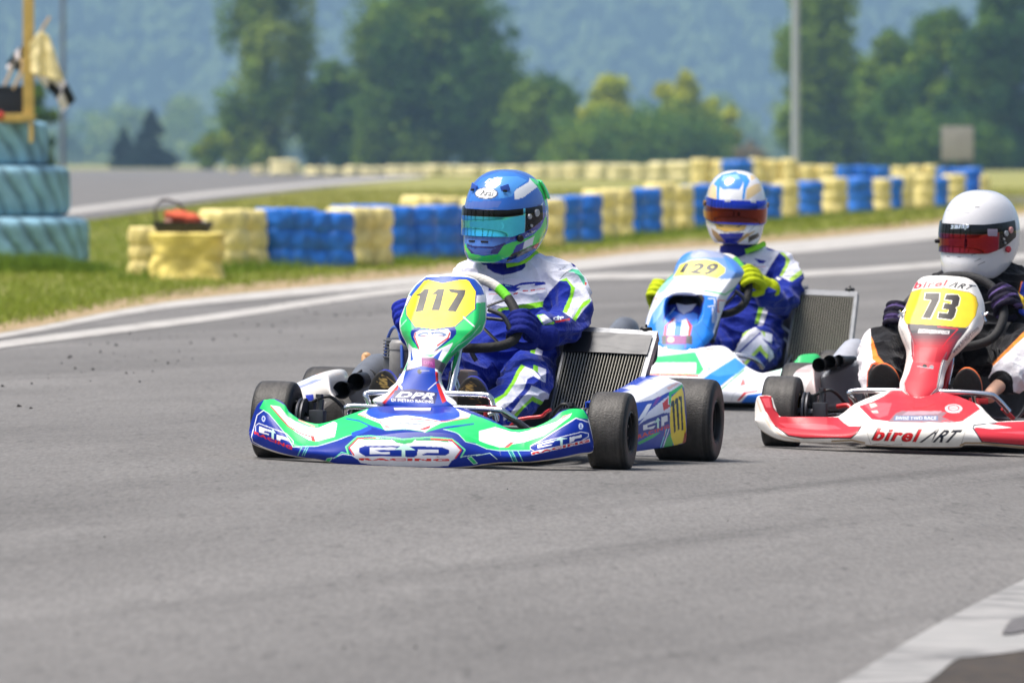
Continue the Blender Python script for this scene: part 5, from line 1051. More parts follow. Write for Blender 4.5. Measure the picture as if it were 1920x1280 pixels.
def steering_wheel(fr, root, pts, cols, r=0.0165):
    n_ = len(pts); P = [fr.P(*p) for p in pts]; m = MB(); SP_, rr = spline(P, [r] * n_, 8, True); o_ = MB(); o_.tube(SP_, r, 14, closed=True, smooth=0)
    ob = o_.build('steering_wheel', mat('wheel_grip', None, 0.75, vcol=True, bump=0.3, bscale=120), root); c = np.repeat(np.array([lin(cols[(k // 8) % n_]) for k in range(len(SP_))]), 14, axis=0); setcol(ob.data, c)
    cen = sum(P, Vector()) / n_
    for k in (int(n_ * 0.25), int(n_ * 0.52), int(n_ * 0.75)):
        s_ = MB(); s_.tube([cen + Vector((0, -0.01, -0.005)), (cen + P[k]) / 2 + Vector((0, -0.012, 0)), P[k]], 0.008, 8, flat=0.5); s_.build('spoke', M_BLK, ob)
    h_ = MB(); nn = (P[0] - cen).cross(P[n_ // 4] - cen).normalized(); h_.lathe([(0.001, 0.012), (0.035, 0.012), (0.04, 0), (0.035, -0.012), (0.001, -0.012)], 20, Matrix.Translation(cen) @ nn.to_track_quat('Z', 'Y').to_matrix().to_4x4()); h_.build('hub', M_BLK, ob)
    return ob, P, cen
WG, BG, LG = (208, 204, 196), (28, 28, 30), (104, 206, 32)
SW1 = [(848, 521, .52), (882, 519, .52), (912, 527, .51), (935, 541, .50), (953, 560, .48), (966, 583, .45), (973, 610, .42), (964, 636, .39), (940, 648, .37), (905, 652, .36), (870, 652, .36), (825, 645, .36), (786, 622, .38), (764, 590, .42), (774, 556, .46), (806, 530, .50)]
sw1, SP1, cen1 = steering_wheel(K1, k1, SW1, [WG, WG, WG, LG, BG, BG, BG, BG, BG, BG, BG, BG, BG, BG, LG, WG])
rad1 = radiator(K1, k1, (1066, 612), (1233, 622), (1190, 772), (1030, 772), 0.82, 0.60, 27, 0.24, 0.86)
tubes('radiator_bracket', K1, k1, M_BLK, [(0.012, [(1228, 640, .86), (1226, 668, .84), (1220, 680, .82)]), (0.010, [(1222, 628, .86), (1232, 640, .88)])])
# engine side: intake box with its two mouths, cylinder, hoses
def intake(fr, root, mouths, body_pts, body_r, rm, bflat=1.25):
    e = MB(); e.tube([fr.P(*p) for p in body_pts], body_r, 20, flat=bflat, smooth=4); ro = e.build('airbox', M_AIR, root, sharp=50)
    for (x, y, b) in mouths:
        p = fr.P(x, y, b); d = (fr.P(*body_pts[-1]) - fr.P(*body_pts[0])).normalized() * 0.4 + Vector((0, 1, 0)); M = Matrix.Translation(p) @ d.normalized().to_track_quat('Z', 'Y').to_matrix().to_4x4()
        k = MB(); k.lathe([(rm * 0.55, 0.10), (rm * 0.78, 0.08), (rm * 0.86, 0.03), (rm * 0.95, 0.002), (rm * 1.03, -0.006), (rm * 1.08, 0.0), (rm * 1.0, 0.02), (rm * 0.92, 0.10), (rm * 0.55, 0.14), (0.001, 0.14), (0.001, 0.10)], 28, M); k.build('intake_mouth', M_BLK, ro, sharp=60)
    return ro
ab1 = intake(K1, k1, [(641, 731, 0.34), (668, 716, 0.36)], [(676, 730, .56), (688, 719, .66), (706, 704, .76), (722, 697, .86)], [.046, .058, .060, .045], 0.0285)
tubes('intake_strap', K1, k1, M_BLKR, [(0.004, [(664, 704, .56), (690, 694, .60), (705, 702, .60)]), (0.004, [(660, 708, .52), (678, 694, .56)])])
tubes('fuel_hose', K1, k1, M_TAN, [(0.012, [(686, 690, .74), (684, 670, .76), (689, 667, .76), (694, 676, .76), (697, 688, .76)]), (0.009, [(704, 690, .78), (704, 676, .78), (710, 671, .78), (716, 678, .78), (716, 690, .78)]), (0.012, [(723, 690, .78), (722, 668, .78)])])
tubes('water_hose', K1, k1, M_BHOSE, [(0.0055, [(722, 672, .78), (726, 640, .74), (733, 620, .70), (741, 613, .66), (748, 620, .62), (753, 650, .58), (754, 690, .56)])])
eg = MB(); p0 = K1.P(756, 700, .72)
eg.box(p0 + Vector((0, 0.06, -0.02)), (0.12, 0.22, 0.15), bev=0.012)
for k in range(6): eg.box(p0 + Vector((0, 0, 0.055 + k * 0.011)), (0.115, 0.125, 0.005), bev=0.002)
eg.lathe([(0.02, 0.10), (0.050, 0.098), (0.052, 0.075), (0.044, 0.07), (0.044, 0.03)], 22, Matrix.Translation(p0 + Vector((-0.01, 0, 0.02))))
eg.build('engine', M_CAST, k1, sharp=30)
ex = MB(); ex.tube([K1.P(742, 700, .80), K1.P(726, 712, .95), K1.P(706, 720, 1.10), K1.P(690, 722, 1.25)], [.03, .045, .05, .03], 16); ex.build('exhaust', M_STL, k1)
bt = MB(); pb = K1.P(753, 690, .62); bt.lathe([(0.001, -0.06), (0.038, -0.058), (0.042, -0.05), (0.042, 0.03), (0.040, 0.04), (0.043, 0.042), (0.043, 0.062), (0.034, 0.074), (0.001, 0.076)], 24, Matrix.Translation(pb + Vector((0, 0, 0.02)))); bt.build('overflow_bottle', mat('smoky_plastic', (136, 134, 132), 0.4, var=0.2), k1, sharp=50)
tk = MB(); tk.box(K1.P(862, 722, 0.24) + Vector((0, 0.05, -0.03)), (0.075, 0.16, 0.16), bev=0.025); tk.build('fuel_tank', mat('tank_plastic', (176, 150, 132), 0.5, alpha=1.0), k1)
tubes('brake_hose', K1, k1, M_RED, [(0.006, [(972, 786, .02), (990, 783, .02), (1015, 780, .02), (1025, 772, .01), (1032, 768, 0)]), (0.005, [(955, 800, .04), (968, 790, .03), (985, 785, .03)])])
def pod(fr, root, top, bot, x0, x1, b0, b1, lip, art, inward, m=None, name='side_pod', back=0.02):
    """side pod: the traced face from its front edge back, a rolled top edge and an inner return"""
    n_ = 150; px = np.linspace(x0, x1, n_); yt, yb = smooth_curve(top, px), smooth_curve(bot, px); b = b0 + (b1 - b0) * np.linspace(0, 1, n_) ** 1.0; rows = []
    for q in np.linspace(0, 1, 70): rows.append(fr.Pn(px, yb + (yt - yb) * q, b - 0.05 * np.sin(np.pi * q) + 0.01))
    last = rows[-1].copy()
    for q in (0.25, 0.5, 0.75, 1.0): r = last.copy(); r[:, 0] += inward * q; r[:, 2] += lip * (math.sin(q * 1.57)); r[:, 1] += back * q; rows.append(r)
    r = rows[-1].copy(); r[:, 2] -= 0.10; rows.append(r); f0 = rows[0].copy(); f0[:, 0] += inward * 0.8; f0[:, 1] += 0.05; rows.insert(0, f0)
    return surf(name, fr, root, np.stack(rows), m or M_LIVM, art, 0.005, flip=True)
s1 = Art((24, 66, 176)).z(*ZS)
s1.poly((236, 238, 248), (690, 690), (690, 560), (900, 500), (1010, 430), (1120, 410), (1160, 545), (1040, 590), (900, 660), (735, 690)).poly((236, 196, 196), (1010, 560), (1100, 515), (1120, 520), (1030, 580)).poly((236, 238, 248), (850, 700), (890, 690), (830, 800), (790, 830), (770, 830)).poly((226, 226, 240), (980, 660), (1050, 610), (1045, 790), (930, 850), (770, 900), (766, 880), (860, 760))
s1.poly(RDD, (975, 690), (1025, 640), (1020, 700), (1042, 690), (1038, 715), (1005, 740), (985, 750)).poly((38, 190, 104), (1030, 600), (1140, 530), (1146, 560), (1050, 620), (1040, 720), (1030, 690))
s1.poly((120, 60, 160), (930, 640), (970, 630), (920, 700), (890, 720)).poly(BLU, (760, 880), (830, 830), (980, 770), (1035, 765), (1030, 860), (980, 890), (770, 945)).poly(WHT, (815, 868), (915, 830), (905, 850), (850, 870), (850, 890), (920, 868), (900, 895), (815, 908)).poly(PALE, (905, 850), (938, 805), (960, 830), (946, 832), (946, 890), (930, 895), (930, 845)).poly(WHT, (965, 800), (1015, 785), (1020, 830), (990, 845), (988, 870), (968, 876)).text(RDD, 'RACING', (764, 950), (1030, 862), (1034, 888), (768, 985), 0.05)
s1.poly((40, 190, 110), (770, 1010), (900, 940), (960, 925), (900, 970), (780, 1030)).line((140, 220, 230), 2.0, (1010, 900), (960, 1050)).line((230, 236, 246), 1.6, (1030, 900), (980, 1050)).line((210, 90, 90), 1.2, (1000, 900), (990, 960))
s1.poly((52, 178, 96), (1040, 930), (1060, 1000), (1060, 1040), (985, 1055), (1010, 980)).poly((246, 214, 38), (1050, 640), (1080, 610), (1135, 560), (1150, 600), (1175, 940), (1172, 1005), (1070, 1035), (1045, 960), (1036, 800)).ell((246, 214, 38), 1096, 860, 58, 170)
for q, (x, y) in enumerate(((1050, 672), (1082, 652), (1118, 640))): s1.poly((34, 30, 26), (x, y), (x + 22, y - 10), (x + 36, y + 250), (x + 20, y + 258), (x + 6, y + 40), (x - 8, y + 50)) if q < 2 else s1.poly((34, 30, 26), (x - 10, y - 8), (x + 16, y - 12), (x + 32, y + 268), (x + 16, y + 272), (x + 4, y + 20), (x - 8, y + 22))
s1.poly((170, 60, 30), (1160, 930), (1176, 920), (1176, 1005), (1140, 1018)).line((40, 40, 50), 1.0, (1045, 690), (1080, 695))
pod(K1, k1, [(1150, 768), (1183, 757), (1220, 740), (1240, 728), (1255, 720), (1272, 717), (1281, 727), (1286, 775)], [(1150, 850), (1190, 845), (1240, 838), (1262, 834), (1284, 828), (1286, 815)], 1152, 1286, 0.28, 0.78, 0.02, s1, -0.10)
s2 = Art((226, 220, 212)).z(*ZE).poly((196, 208, 228), (100, 770), (330, 650), (440, 650), (470, 690), (330, 720), (120, 800)).poly((232, 190, 184), (330, 646), (430, 646), (400, 664), (340, 668)).poly((150, 160, 210), (130, 800), (330, 720), (470, 700), (350, 745), (160, 820)).poly(BLU, (150, 870), (250, 1160), (190, 1165), (140, 900)).poly((36, 56, 180), (215, 900), (310, 890), (340, 1140), (280, 1145))
pod(K1, k1, [(548, 731), (556, 720), (575, 711), (594, 703), (608, 702), (616, 708), (622, 730), (628, 745)], [(548, 760), (560, 785), (580, 788), (600, 770), (628, 750)], 550, 627, 0.42, 0.30, 0.010, s2, -0.01, back=0.30)

# ------------------------------------------------------------------ driver of 117
p1 = K1.root('person', 'driver in blue and white suit and blue-green helmet, gripping the wheel of kart 117', 'person', 'kart drivers')
sa = Art((8, 36, 140)).z(*ZT)
sa.poly((228, 228, 240), (-160, 300), (-160, -200), (340, -200), (800, -200), (1300, -120), (1400, 40), (1215, 165), (1090, 300), (1010, 420), (1000, 450), (760, 470), (480, 500), (420, 560), (-60, 500))
sa.poly(LIM, (420, 560), (480, 498), (740, 455), (1016, 415), (1010, 480), (860, 505), (740, 505), (540, 520), (470, 560)).poly((26, 34, 140), (330, -40), (345, 20), (420, 70), (530, 100), (640, 80), (760, 40), (800, 0), (800, -40)).line((190, 190, 206), 0.8, (540, 100), (535, 210))
sa.poly((28, 50, 160), (540, 205), (665, 226), (760, 190), (935, 178), (1040, 184), (1040, 212), (950, 226), (760, 240), (672, 305), (560, 290), (500, 280), (360, 290), (360, 240)).poly((228, 228, 240), (690, 250), (722, 224), (915, 203), (915, 224), (740, 250)).poly((150, 220, 210), (560, 212), (640, 240), (560, 232)).poly(RDD, (655, 332), (668, 315), (712, 306), (706, 326)).poly(RDD, (770, 283), (832, 281), (832, 294), (770, 297)).poly(RDD, (860, 277), (915, 274), (915, 288), (860, 291)).line((220, 90, 90), 1.0, (920, 276), (1036, 262)).line((220, 90, 90), 1.0, (360, 330), (480, 326))
sa.poly(LIM, (872, 974), (926, 974), (896, 1146), (836, 1132)).poly((224, 224, 238), (926, 974), (1020, 970), (972, 1174), (896, 1148))
ar_ = Art((8, 36, 142)).z(*ZT)
ar_.poly((230, 230, 242), (1200, 160), (1260, 0), (1480, 0), (1600, 220), (1600, 400), (1500, 520), (1400, 650), (1340, 604), (1256, 546), (1292, 500), (1342, 330), (1350, 240), (1308, 170), (1215, 170)).poly(LIM, (1212, 168), (1292, 132), (1332, 180), (1396, 252), (1382, 330), (1332, 480), (1296, 556), (1250, 542), (1292, 440), (1342, 330), (1346, 240), (1300, 170)).poly(LIM, (1580, 380), (1580, 424), (1482, 502), (1402, 656), (1366, 622), (1440, 502), (1492, 424))
ar_.poly((90, 206, 160), (1306, 60), (1360, 24), (1440, 40), (1500, 120), (1530, 212), (1500, 218), (1440, 112), (1380, 62)).line((40, 60, 70), 1.2, (1215, 150), (1300, 62), (1372, 28)).poly((230, 60, 50), (1512, 180), (1540, 190), (1530, 220), (1515, 222)).text((90, 96, 120), 'IZZO', (1195, 30), (1275, -5), (1285, 12), (1205, 50))
ar_.poly(LIM, (934, 580), (1022, 566), (1002, 590), (1032, 700), (1142, 654), (1154, 682), (1026, 730), (984, 652)).poly((230, 230, 242), (962, 590), (1032, 570), (1132, 652), (1022, 694)).poly(PALE, (1180, 600), (1196, 584), (1216, 612), (1202, 612), (1206, 640), (1186, 640), (1184, 610)).text(WHT, 'GP', (1130, 605), (1262, 592), (1266, 632), (1136, 645), 0.03).poly(RDD, (1152, 652), (1332, 616), (1338, 640), (1166, 672))
lg = Art((8, 40, 148)).z(*ZK)
lg.poly((232, 232, 244), (1122, 312), (1290, 378), (1442, 548), (1402, 532), (1282, 460), (1202, 500), (1152, 640), (1002, 802), (872, 908), (800, 870), (740, 860), (740, 790), (900, 690), (1010, 540), (1080, 390)).poly(LIM, (1118, 306), (1170, 330), (1102, 420), (1032, 560), (932, 712), (792, 812), (740, 860), (735, 776), (880, 700), (990, 540), (1060, 390)).poly((228, 228, 242), (1254, 586), (1340, 618), (1492, 700), (1482, 800), (1442, 842), (1270, 752), (1180, 832), (1042, 992), (1000, 988), (880, 1060), (880, 950), (980, 950), (1120, 762), (1230, 642)).poly(LIM, (1270, 728), (1442, 818), (1432, 878), (1264, 792), (1162, 882), (1052, 1014), (930, 1070), (1010, 990), (1130, 862), (1240, 762)).poly(LIM, (1280, 308), (1342, 330), (1342, 412), (1280, 382)).poly((230, 230, 242), (1342, 330), (1452, 368), (1442, 548), (1342, 412))
P1 = K1.P
def merged(a, b): c = Art(a.base); c.ops = a.ops + b.ops; return c
def V3(*a): return Vector(a)
hip = P1(958, 690, .80)
suit1 = racing_suit(K1, p1, {'balls': [(P1(950, 660, .80), (.175, .125, .13)), (P1(962, 600, .86), (.178, .125, .16)), (P1(962, 548, .90), (.185, .12, .13)), (P1(952, 502, .90), (.10, .085, .06))],
    'chains': [([P1(880, 538, .89), P1(900, 524, .90), P1(960, 520, .91), P1(1030, 524, .90), P1(1052, 540, .89)], [.07, .078, .085, .078, .07])]},
    {'arm_l': ([P1(1056, 545, .88), P1(1068, 570, .84), P1(1066, 604, .76), P1(1042, 616, .66), P1(1012, 609, .54)], [.079, .074, .060, .052, .044]),
     'arm_r': ([P1(872, 548, .88), P1(842, 585, .84), P1(822, 620, .74), P1(800, 618, .62), P1(772, 600, .50)], [.072, .066, .060, .050, .042]),
     'leg_l': ([P1(992, 698, .78), P1(988, 710, .60), P1(984, 724, .42), P1(958, 752, .26), P1(922, 786, .10)], [.086, .080, .080, .068, .054]),
     'leg_r': ([P1(905, 700, .78), P1(850, 708, .60), P1(800, 712, .42), P1(770, 745, .26), P1(735, 778, .10)], [.098, .086, .072, .062, .05])},
    {'torso': merged(sa, ar_), 'arm_l': ar_, 'arm_r': sa, 'leg_l': lg, 'leg_r': Art((8, 40, 148))}, 0.0062, seed=1)
nk = MB(); q0 = P1(948, 512, .90); q1 = P1(946, 480, .88); limb(nk, [q0, (q0 + q1) / 2, q1], [.082, .072, .066]); nk.build('neck_sock', mat('white_sock', (222, 216, 214), 0.9, bump=0.4, bscale=60), p1)
def collar(fr, root, c, rx, ry, h, tiltv, m, edge=None):
    n_ = 48; P = []
    for q in np.linspace(0, 1, 8):
        th = np.linspace(0, 2 * np.pi, n_, endpoint=False); P.append(np.stack([c[0] + np.cos(th) * rx * (1 - .06 * q) + tiltv[0] * q, c[1] + np.sin(th) * ry * (1 - .06 * q) + tiltv[1] * q, c[2] + h * q + 0.012 * np.sin(th) * -1], -1))
    o = grid_obj('collar', np.array(P), m, root, closed_u=True); md = o.modifiers.new('thickness', 'SOLIDIFY'); md.thickness = 0.008; return o
c1 = P1(948, 512, .90); collar(K1, p1, c1, .098, .085, .046, (0, -.01), mat('navy_collar', (30, 38, 140), 0.85, bump=0.4, bscale=60))
lp = MB(); lp.tube([c1 + Vector((.020, -.088, .030)), c1 + Vector((.06, -.078, .040)), c1 + Vector((.095, -.03, .058)), c1 + Vector((.10, .02, .066))], 0.010, 10, flat=1.2); lp.build('collar_trim', mat('lime_trim', LIM, 0.8), p1)
h1 = Art((34, 98, 190)).z(*ZH)
h1.poly((48, 118, 206), (180, 250), (280, 150), (500, 70), (650, 80), (830, 150), (840, 200), (690, 290), (650, 380), (300, 430), (110, 430)).poly((76, 148, 222), (330, 210), (480, 130), (700, 130), (820, 180), (690, 280), (640, 370), (480, 400), (470, 300), (330, 260)).poly((80, 108, 184), (90, 440), (300, 430), (520, 430), (470, 510), (60, 520))  # paler blues on the crown paint in the light from above
h1.poly((236, 238, 240), (664, 330), (690, 290), (842, 200), (850, 150), (930, 215), (940, 262), (782, 382), (690, 414), (668, 392)).poly((66, 226, 116), (848, 150), (905, 165), (1000, 200), (1060, 280), (1060, 480), (1040, 480), (1000, 350), (940, 255)).line((20, 40, 60), 1.2, (930, 225), (1000, 330), (1040, 470))
h1.line((226, 236, 250), 2.2, (320, 205), (370, 165), (430, 180), (470, 210), (500, 195), (500, 160), (460, 148), (420, 180), (380, 205), (330, 208)).line((226, 236, 250), 1.6, (420, 150), (520, 150), (480, 200))
h1.ell((70, 74, 84), 332, 338, 140, 72).ell((238, 238, 234), 330, 336, 128, 61).text((40, 52, 62), 'Arai', (258, 296), (420, 302), (420, 368), (254, 364), 0.012, 0.25)
h1.poly((30, 44, 150), (940, 470), (1040, 470), (1030, 660), (970, 745), (800, 860), (600, 900), (620, 840), (780, 800), (900, 700), (975, 560)).poly((214, 224, 240), (985, 480), (1015, 440), (1000, 560), (960, 670), (938, 672), (975, 580)).poly((52, 80, 200), (1000, 520), (1030, 560), (1010, 690), (980, 700)).text((210, 220, 244), 'LG Motor', (800, 826), (935, 764), (940, 786), (806, 850), 0.02)
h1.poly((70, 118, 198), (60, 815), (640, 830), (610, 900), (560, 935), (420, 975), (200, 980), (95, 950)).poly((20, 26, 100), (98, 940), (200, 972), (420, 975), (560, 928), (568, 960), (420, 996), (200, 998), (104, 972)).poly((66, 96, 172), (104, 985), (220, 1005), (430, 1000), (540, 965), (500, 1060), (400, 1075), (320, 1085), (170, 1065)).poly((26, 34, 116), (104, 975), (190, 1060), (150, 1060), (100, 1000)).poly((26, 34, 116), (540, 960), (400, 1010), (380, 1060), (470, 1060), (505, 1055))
h1.poly((64, 224, 92), (80, 930), (100, 990), (150, 1060), (300, 1088), (470, 1066), (540, 962), (640, 920), (760, 895), (900, 830), (990, 740), (1045, 600), (1070, 700), (1010, 900), (960, 940), (640, 1060), (620, 1090), (400, 1180), (220, 1180), (120, 1110), (70, 980)).text((40, 80, 60), 'ONE WORLD', (740, 895), (880, 840), (884, 856), (745, 912), 0.02)
h1.poly((36, 50, 160), (640, 1062), (690, 960), (792, 912), (764, 1012)).poly((232, 232, 238), (790, 914), (912, 846), (884, 952), (764, 1012)).poly((26, 30, 40), (600, 1100), (640, 1062), (970, 930), (960, 980), (800, 1060), (560, 1170))
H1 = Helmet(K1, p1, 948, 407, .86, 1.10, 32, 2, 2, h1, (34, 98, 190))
zb = lambda d: -0.053 + 0.050 * max(0, (abs(d) - 46) / 52.0) ** 1.25
zt = lambda d: 0.029 + 0.010 * max(0, (abs(d) - 40) / 55.0)
def v1col(d, f):
    if f > 0.74 and abs(d) < 62: return (0.012, 0.012, 0.014)
    return (0.015, 0.015, 0.02) if abs(d) > 64 else (1.0, 1.0, 1.0)
film(H1.patch('visor', -98, 98, zb, zt, 0.0045, visor_mat('visor_blue', (84, 226, 255), (20, 40, 230)), v1col))
for d, z, r in ((84, 0.018, 0.0125), (71, 0.008, 0.009), (74, -0.020, 0.006), (75, -0.040, 0.005), (-84, 0.018, 0.0125)): H1.knob(d, z, r, M_ALU, off=0.008)
H1.knob(60, -0.058, 0.012, M_BLK, 'visor_latch', 0.008)
for d in (-14, 10): H1.slot(d, -0.068, 0.026, 0.0055, M_BLK)
for d, tl in ((-26, 0), (36, 0)): 
    k_ = H1.slot(d, 0.094, 0.030, 0.022, mat('vent_blue', (60, 100, 196), 0.3), 'air_scoop', 20 if d > 0 else -20, 0.004); H1.slot(d, 0.086, 0.014, 0.008, M_BLK, 'vent', 0, 0.0065)
wg = H1.patch('rear_wing', 118, 242, lambda d: 0.055, lambda d: 0.108, 0.006, mat('wing_green', (66, 220, 120), 0.25, coat=0.6), None, 60, 20, 0.006)
# hands
gc = lambda main, dark=(22, 24, 40): (lambda q, V: np.where((q[:, 2] < -0.024)[:, None], lin(dark), lin(main)) * (1 + 0 * q[:, :1]))
def grip(fr, root, SPts, idx, wrist, ndir, colf, size=1.0):
    C = SPts[idx]; n_ = len(SPts); t = (SPts[(idx + 1) % n_] - SPts[idx - 1]).normalized(); return hand(root, C, t, fr.P(*wrist) - C, ndir, colf, size=size)
gl = grip(K1, p1, SP1, 6, (1014, 609, .54), Vector((0.55, -0.75, 0.25)), gc((14, 28, 112)), 1.12)
gr = grip(K1, p1, SP1, 13, (772, 602, .50), Vector((-0.5, -0.7, 0.45)), gc((22, 40, 150)), 1.1)
so = Art((34, 31, 28)).z(820, 640, .1406).line((150, 116, 60), 1.0, (300, 650), (380, 590), (450, 540), (520, 600), (540, 690)).line((150, 116, 60), 0.8, (460, 760), (560, 940)).line((150, 116, 60), 0.8, (520, 750), (640, 900)).text((176, 140, 74), 'S', (385, 575), (495, 580), (490, 685), (375, 680), 0.05)
so.z(*ZE).line((170, 140, 80), 1.0, (1065, 830), (1070, 740), (1130, 655), (1200, 690), (1290, 770)).text((190, 156, 84), 'S', (1110, 692), (1200, 696), (1195, 785), (1100, 780), 0.05).line((190, 156, 84), 2.2, (1120, 800), (1215, 806))
shoe(K1, p1, P1(884, 706, -.005), P1(890, 808, .03), .095, (30, 40, 150), so); shoe(K1, p1, P1(722, 694, -.005), P1(714, 800, .03), .092, (30, 40, 150), so)
# ------------------------------------------------------------------ kart 129, light blue and white
K2 = Frame(0.78, 35.2, 12.0)
k2 = K2.root('racing_kart', 'light blue and white racing kart numbered 129 with hollow front panel, farthest back', 'kart', 'racing karts in the corner')
ZA, ZB, ZD, ZF = (1190, 440, .171875), (1200, 600, .14583), (1320, 310, .1485), (1360, 470, .19526)
LB, LB2 = (34, 126, 222), (112, 150, 214)
a = Art(LB).z(*ZA)
a.poly((112, 150, 206), (400, 480), (440, 360), (640, 180), (780, 160), (990, 210), (1200, 400), (1180, 480), (1000, 500), (430, 470)).poly((150, 160, 190), (610, 230), (650, 180), (800, 165), (990, 215), (960, 260), (780, 250), (640, 260)).poly((84, 142, 226), (430, 400), (500, 290), (600, 210), (620, 280), (500, 330), (440, 440)).poly((84, 142, 226), (970, 250), (1100, 290), (1190, 400), (1170, 450), (1020, 380))
a.poly((240, 226, 96), (428, 464), (500, 330), (620, 280), (780, 272), (900, 300), (990, 370), (985, 420), (900, 478), (750, 452), (520, 452)).text((56, 60, 68), '129', (508, 312), (925, 318), (884, 452), (494, 420), 0.04, 0.25)
a.poly(WHT, (425, 466), (520, 456), (750, 456), (900, 482), (1010, 490), (1175, 455), (1100, 560), (1000, 700), (760, 660), (420, 648), (330, 690), (230, 660), (300, 556)).poly((150, 226, 180), (290, 560), (420, 466), (440, 480), (330, 620), (250, 660)).line((80, 200, 130), 2.6, (750, 612), (980, 650), (1080, 580), (1180, 480)).line((90, 190, 140), 1.2, (520, 458), (760, 462), (900, 486)).line((230, 90, 80), 1.6, (470, 540), (492, 604)).line((230, 90, 80), 1.6, (735, 535), (650, 600)).line((110, 130, 190), 1.4, (960, 490), (780, 580)).line((110, 130, 190), 1.2, (430, 480), (445, 600))
a.poly((236, 236, 244), (130, 980), (160, 850), (240, 650), (330, 680), (200, 860), (150, 1000)).poly((120, 170, 236), (200, 860), (330, 690), (300, 860), (210, 980)).poly((236, 180, 160), (225, 690), (262, 680), (250, 720), (230, 730))
a.poly((236, 238, 246), (890, 690), (1010, 690), (940, 860), (860, 1100), (850, 1060), (890, 900)).line((226, 80, 80), 2.0, (980, 716), (905, 712), (900, 840), (925, 835)).line(WHT, 1.6, (800, 700), (870, 700), (872, 780), (800, 785)).line(WHT, 2.0, (850, 800), (845, 960)).line(WHT, 1.4, (875, 720), (865, 960)).line((40, 90, 170), 1.0, (640, 1020), (760, 1200)).line((40, 90, 170), 1.0, (740, 960), (830, 1060)).line((40, 90, 170), 0.8, (280, 1050), (200, 1140))
a.poly((24, 44, 140), (312, 960), (330, 800), (362, 690), (424, 650), (740, 656), (764, 690), (742, 830), (694, 960), (620, 1016), (330, 990)).poly((8, 8, 12), (345, 770), (370, 690), (424, 655), (738, 660), (758, 700), (735, 790), (600, 770), (470, 765)).poly((206, 208, 216), (455, 752), (560, 772), (680, 756), (620, 830), (535, 868), (480, 830)).poly((60, 130, 226), (320, 960), (340, 880), (420, 830), (530, 875), (640, 850), (690, 870), (690, 960), (620, 1016), (330, 990))  # black painted in the recess as the darkness inside an opening
a.poly((236, 238, 246), (380, 960), (450, 920), (430, 1105), (352, 1105)).poly((236, 238, 246), (515, 940), (560, 920), (600, 1000), (580, 1105), (500, 1105)).poly((210, 60, 70), (330, 1000), (440, 900), (430, 935), (350, 1000), (345, 1105), (318, 1105)).poly((210, 60, 70), (560, 910), (630, 1000), (605, 1110), (578, 1105), (590, 1010)).poly((70, 74, 80), (295, 1105), (345, 1100), (345, 1202), (300, 1200)).poly((70, 74, 80), (562, 1100), (628, 1105), (628, 1200), (560, 1195)).poly((132, 44, 124), (345, 1100), (565, 1105), (560, 1197), (345, 1197)).ell((210, 196, 160), 395, 1148, 38, 32).line((240, 200, 210), 1.0, (345, 1215), (340, 1260)).line((180, 70, 120), 1.2, (555, 1210), (550, 1240)).line(PALE, 1.2, (440, 800), (370, 890))
L_ = [(720, 172), (640, 186), (560, 212), (500, 262), (450, 350), (425, 440), (370, 490), (300, 560), (240, 650), (190, 770), (155, 870), (130, 970), (150, 1080), (200, 1180), (270, 1262), (330, 1300), (420, 1328)]
R_ = [(730, 172), (880, 190), (985, 222), (1100, 300), (1182, 400), (1165, 460), (1090, 570), (1000, 700), (940, 860), (880, 1020), (850, 1110), (780, 1190), (700, 1258), (600, 1306), (430, 1328)]
def dent2(px, py):
    x = (px - (ZA[0] + 535 * ZA[2])) / (215 * ZA[2]); y = (py - (ZA[1] + 815 * ZA[2])) / (185 * ZA[2]); r = (np.abs(x) ** 2.6 + np.abs(y) ** 2.6); return 0.10 * sstep(1.05, 0.55, r) if False else 0.10 * (1 - sstep(0.55, 1.05, r))
panel(K2, k2, px_(L_, ZA), px_(R_, ZA), [(469, 0.20), (500, 0.15), (550, 0.06), (600, -0.01), (640, -0.08), (669, -0.14)], a, 0.03, 0.11, dent2)
n = Art((230, 230, 236)).z(*ZB)
n.poly((66, 190, 116), (-900, 470), (240, 470), (700, 418), (740, 430), (832, 632), (770, 705), (-900, 690)).poly(WHT, (-700, 548), (726, 552), (716, 690), (-700, 690)).text((150, 158, 170), 'www.racing.com', (240, 596), (620, 604), (620, 632), (240, 624), 0.0).line((220, 70, 70), 2.8, (-800, 706), (180, 704), (600, 714), (760, 722)).poly((130, 220, 180), (-800, 735), (300, 738), (160, 760), (-800, 765))
n.poly(WHT, (715, 425), (762, 398), (882, 625), (868, 690), (770, 756), (750, 720), (820, 640)).line((70, 130, 220), 1.6, (772, 410), (886, 630), (862, 690), (790, 752)).line((70, 130, 220), 1.6, (905, 620), (880, 645)).poly((38, 126, 226), (1220, 486), (1362, 596), (945, 925), (870, 800), (800, 764), (900, 690)).poly((66, 146, 234), (1220, 486), (1362, 596), (1260, 690), (1000, 730), (900, 700)).line(WHT, 2.0, (1230, 470), (905, 670), (810, 750)).line((40, 160, 90), 2.2, (1340, 640), (945, 975)).line((90, 190, 140), 1.0, (1330, 622), (1200, 735))
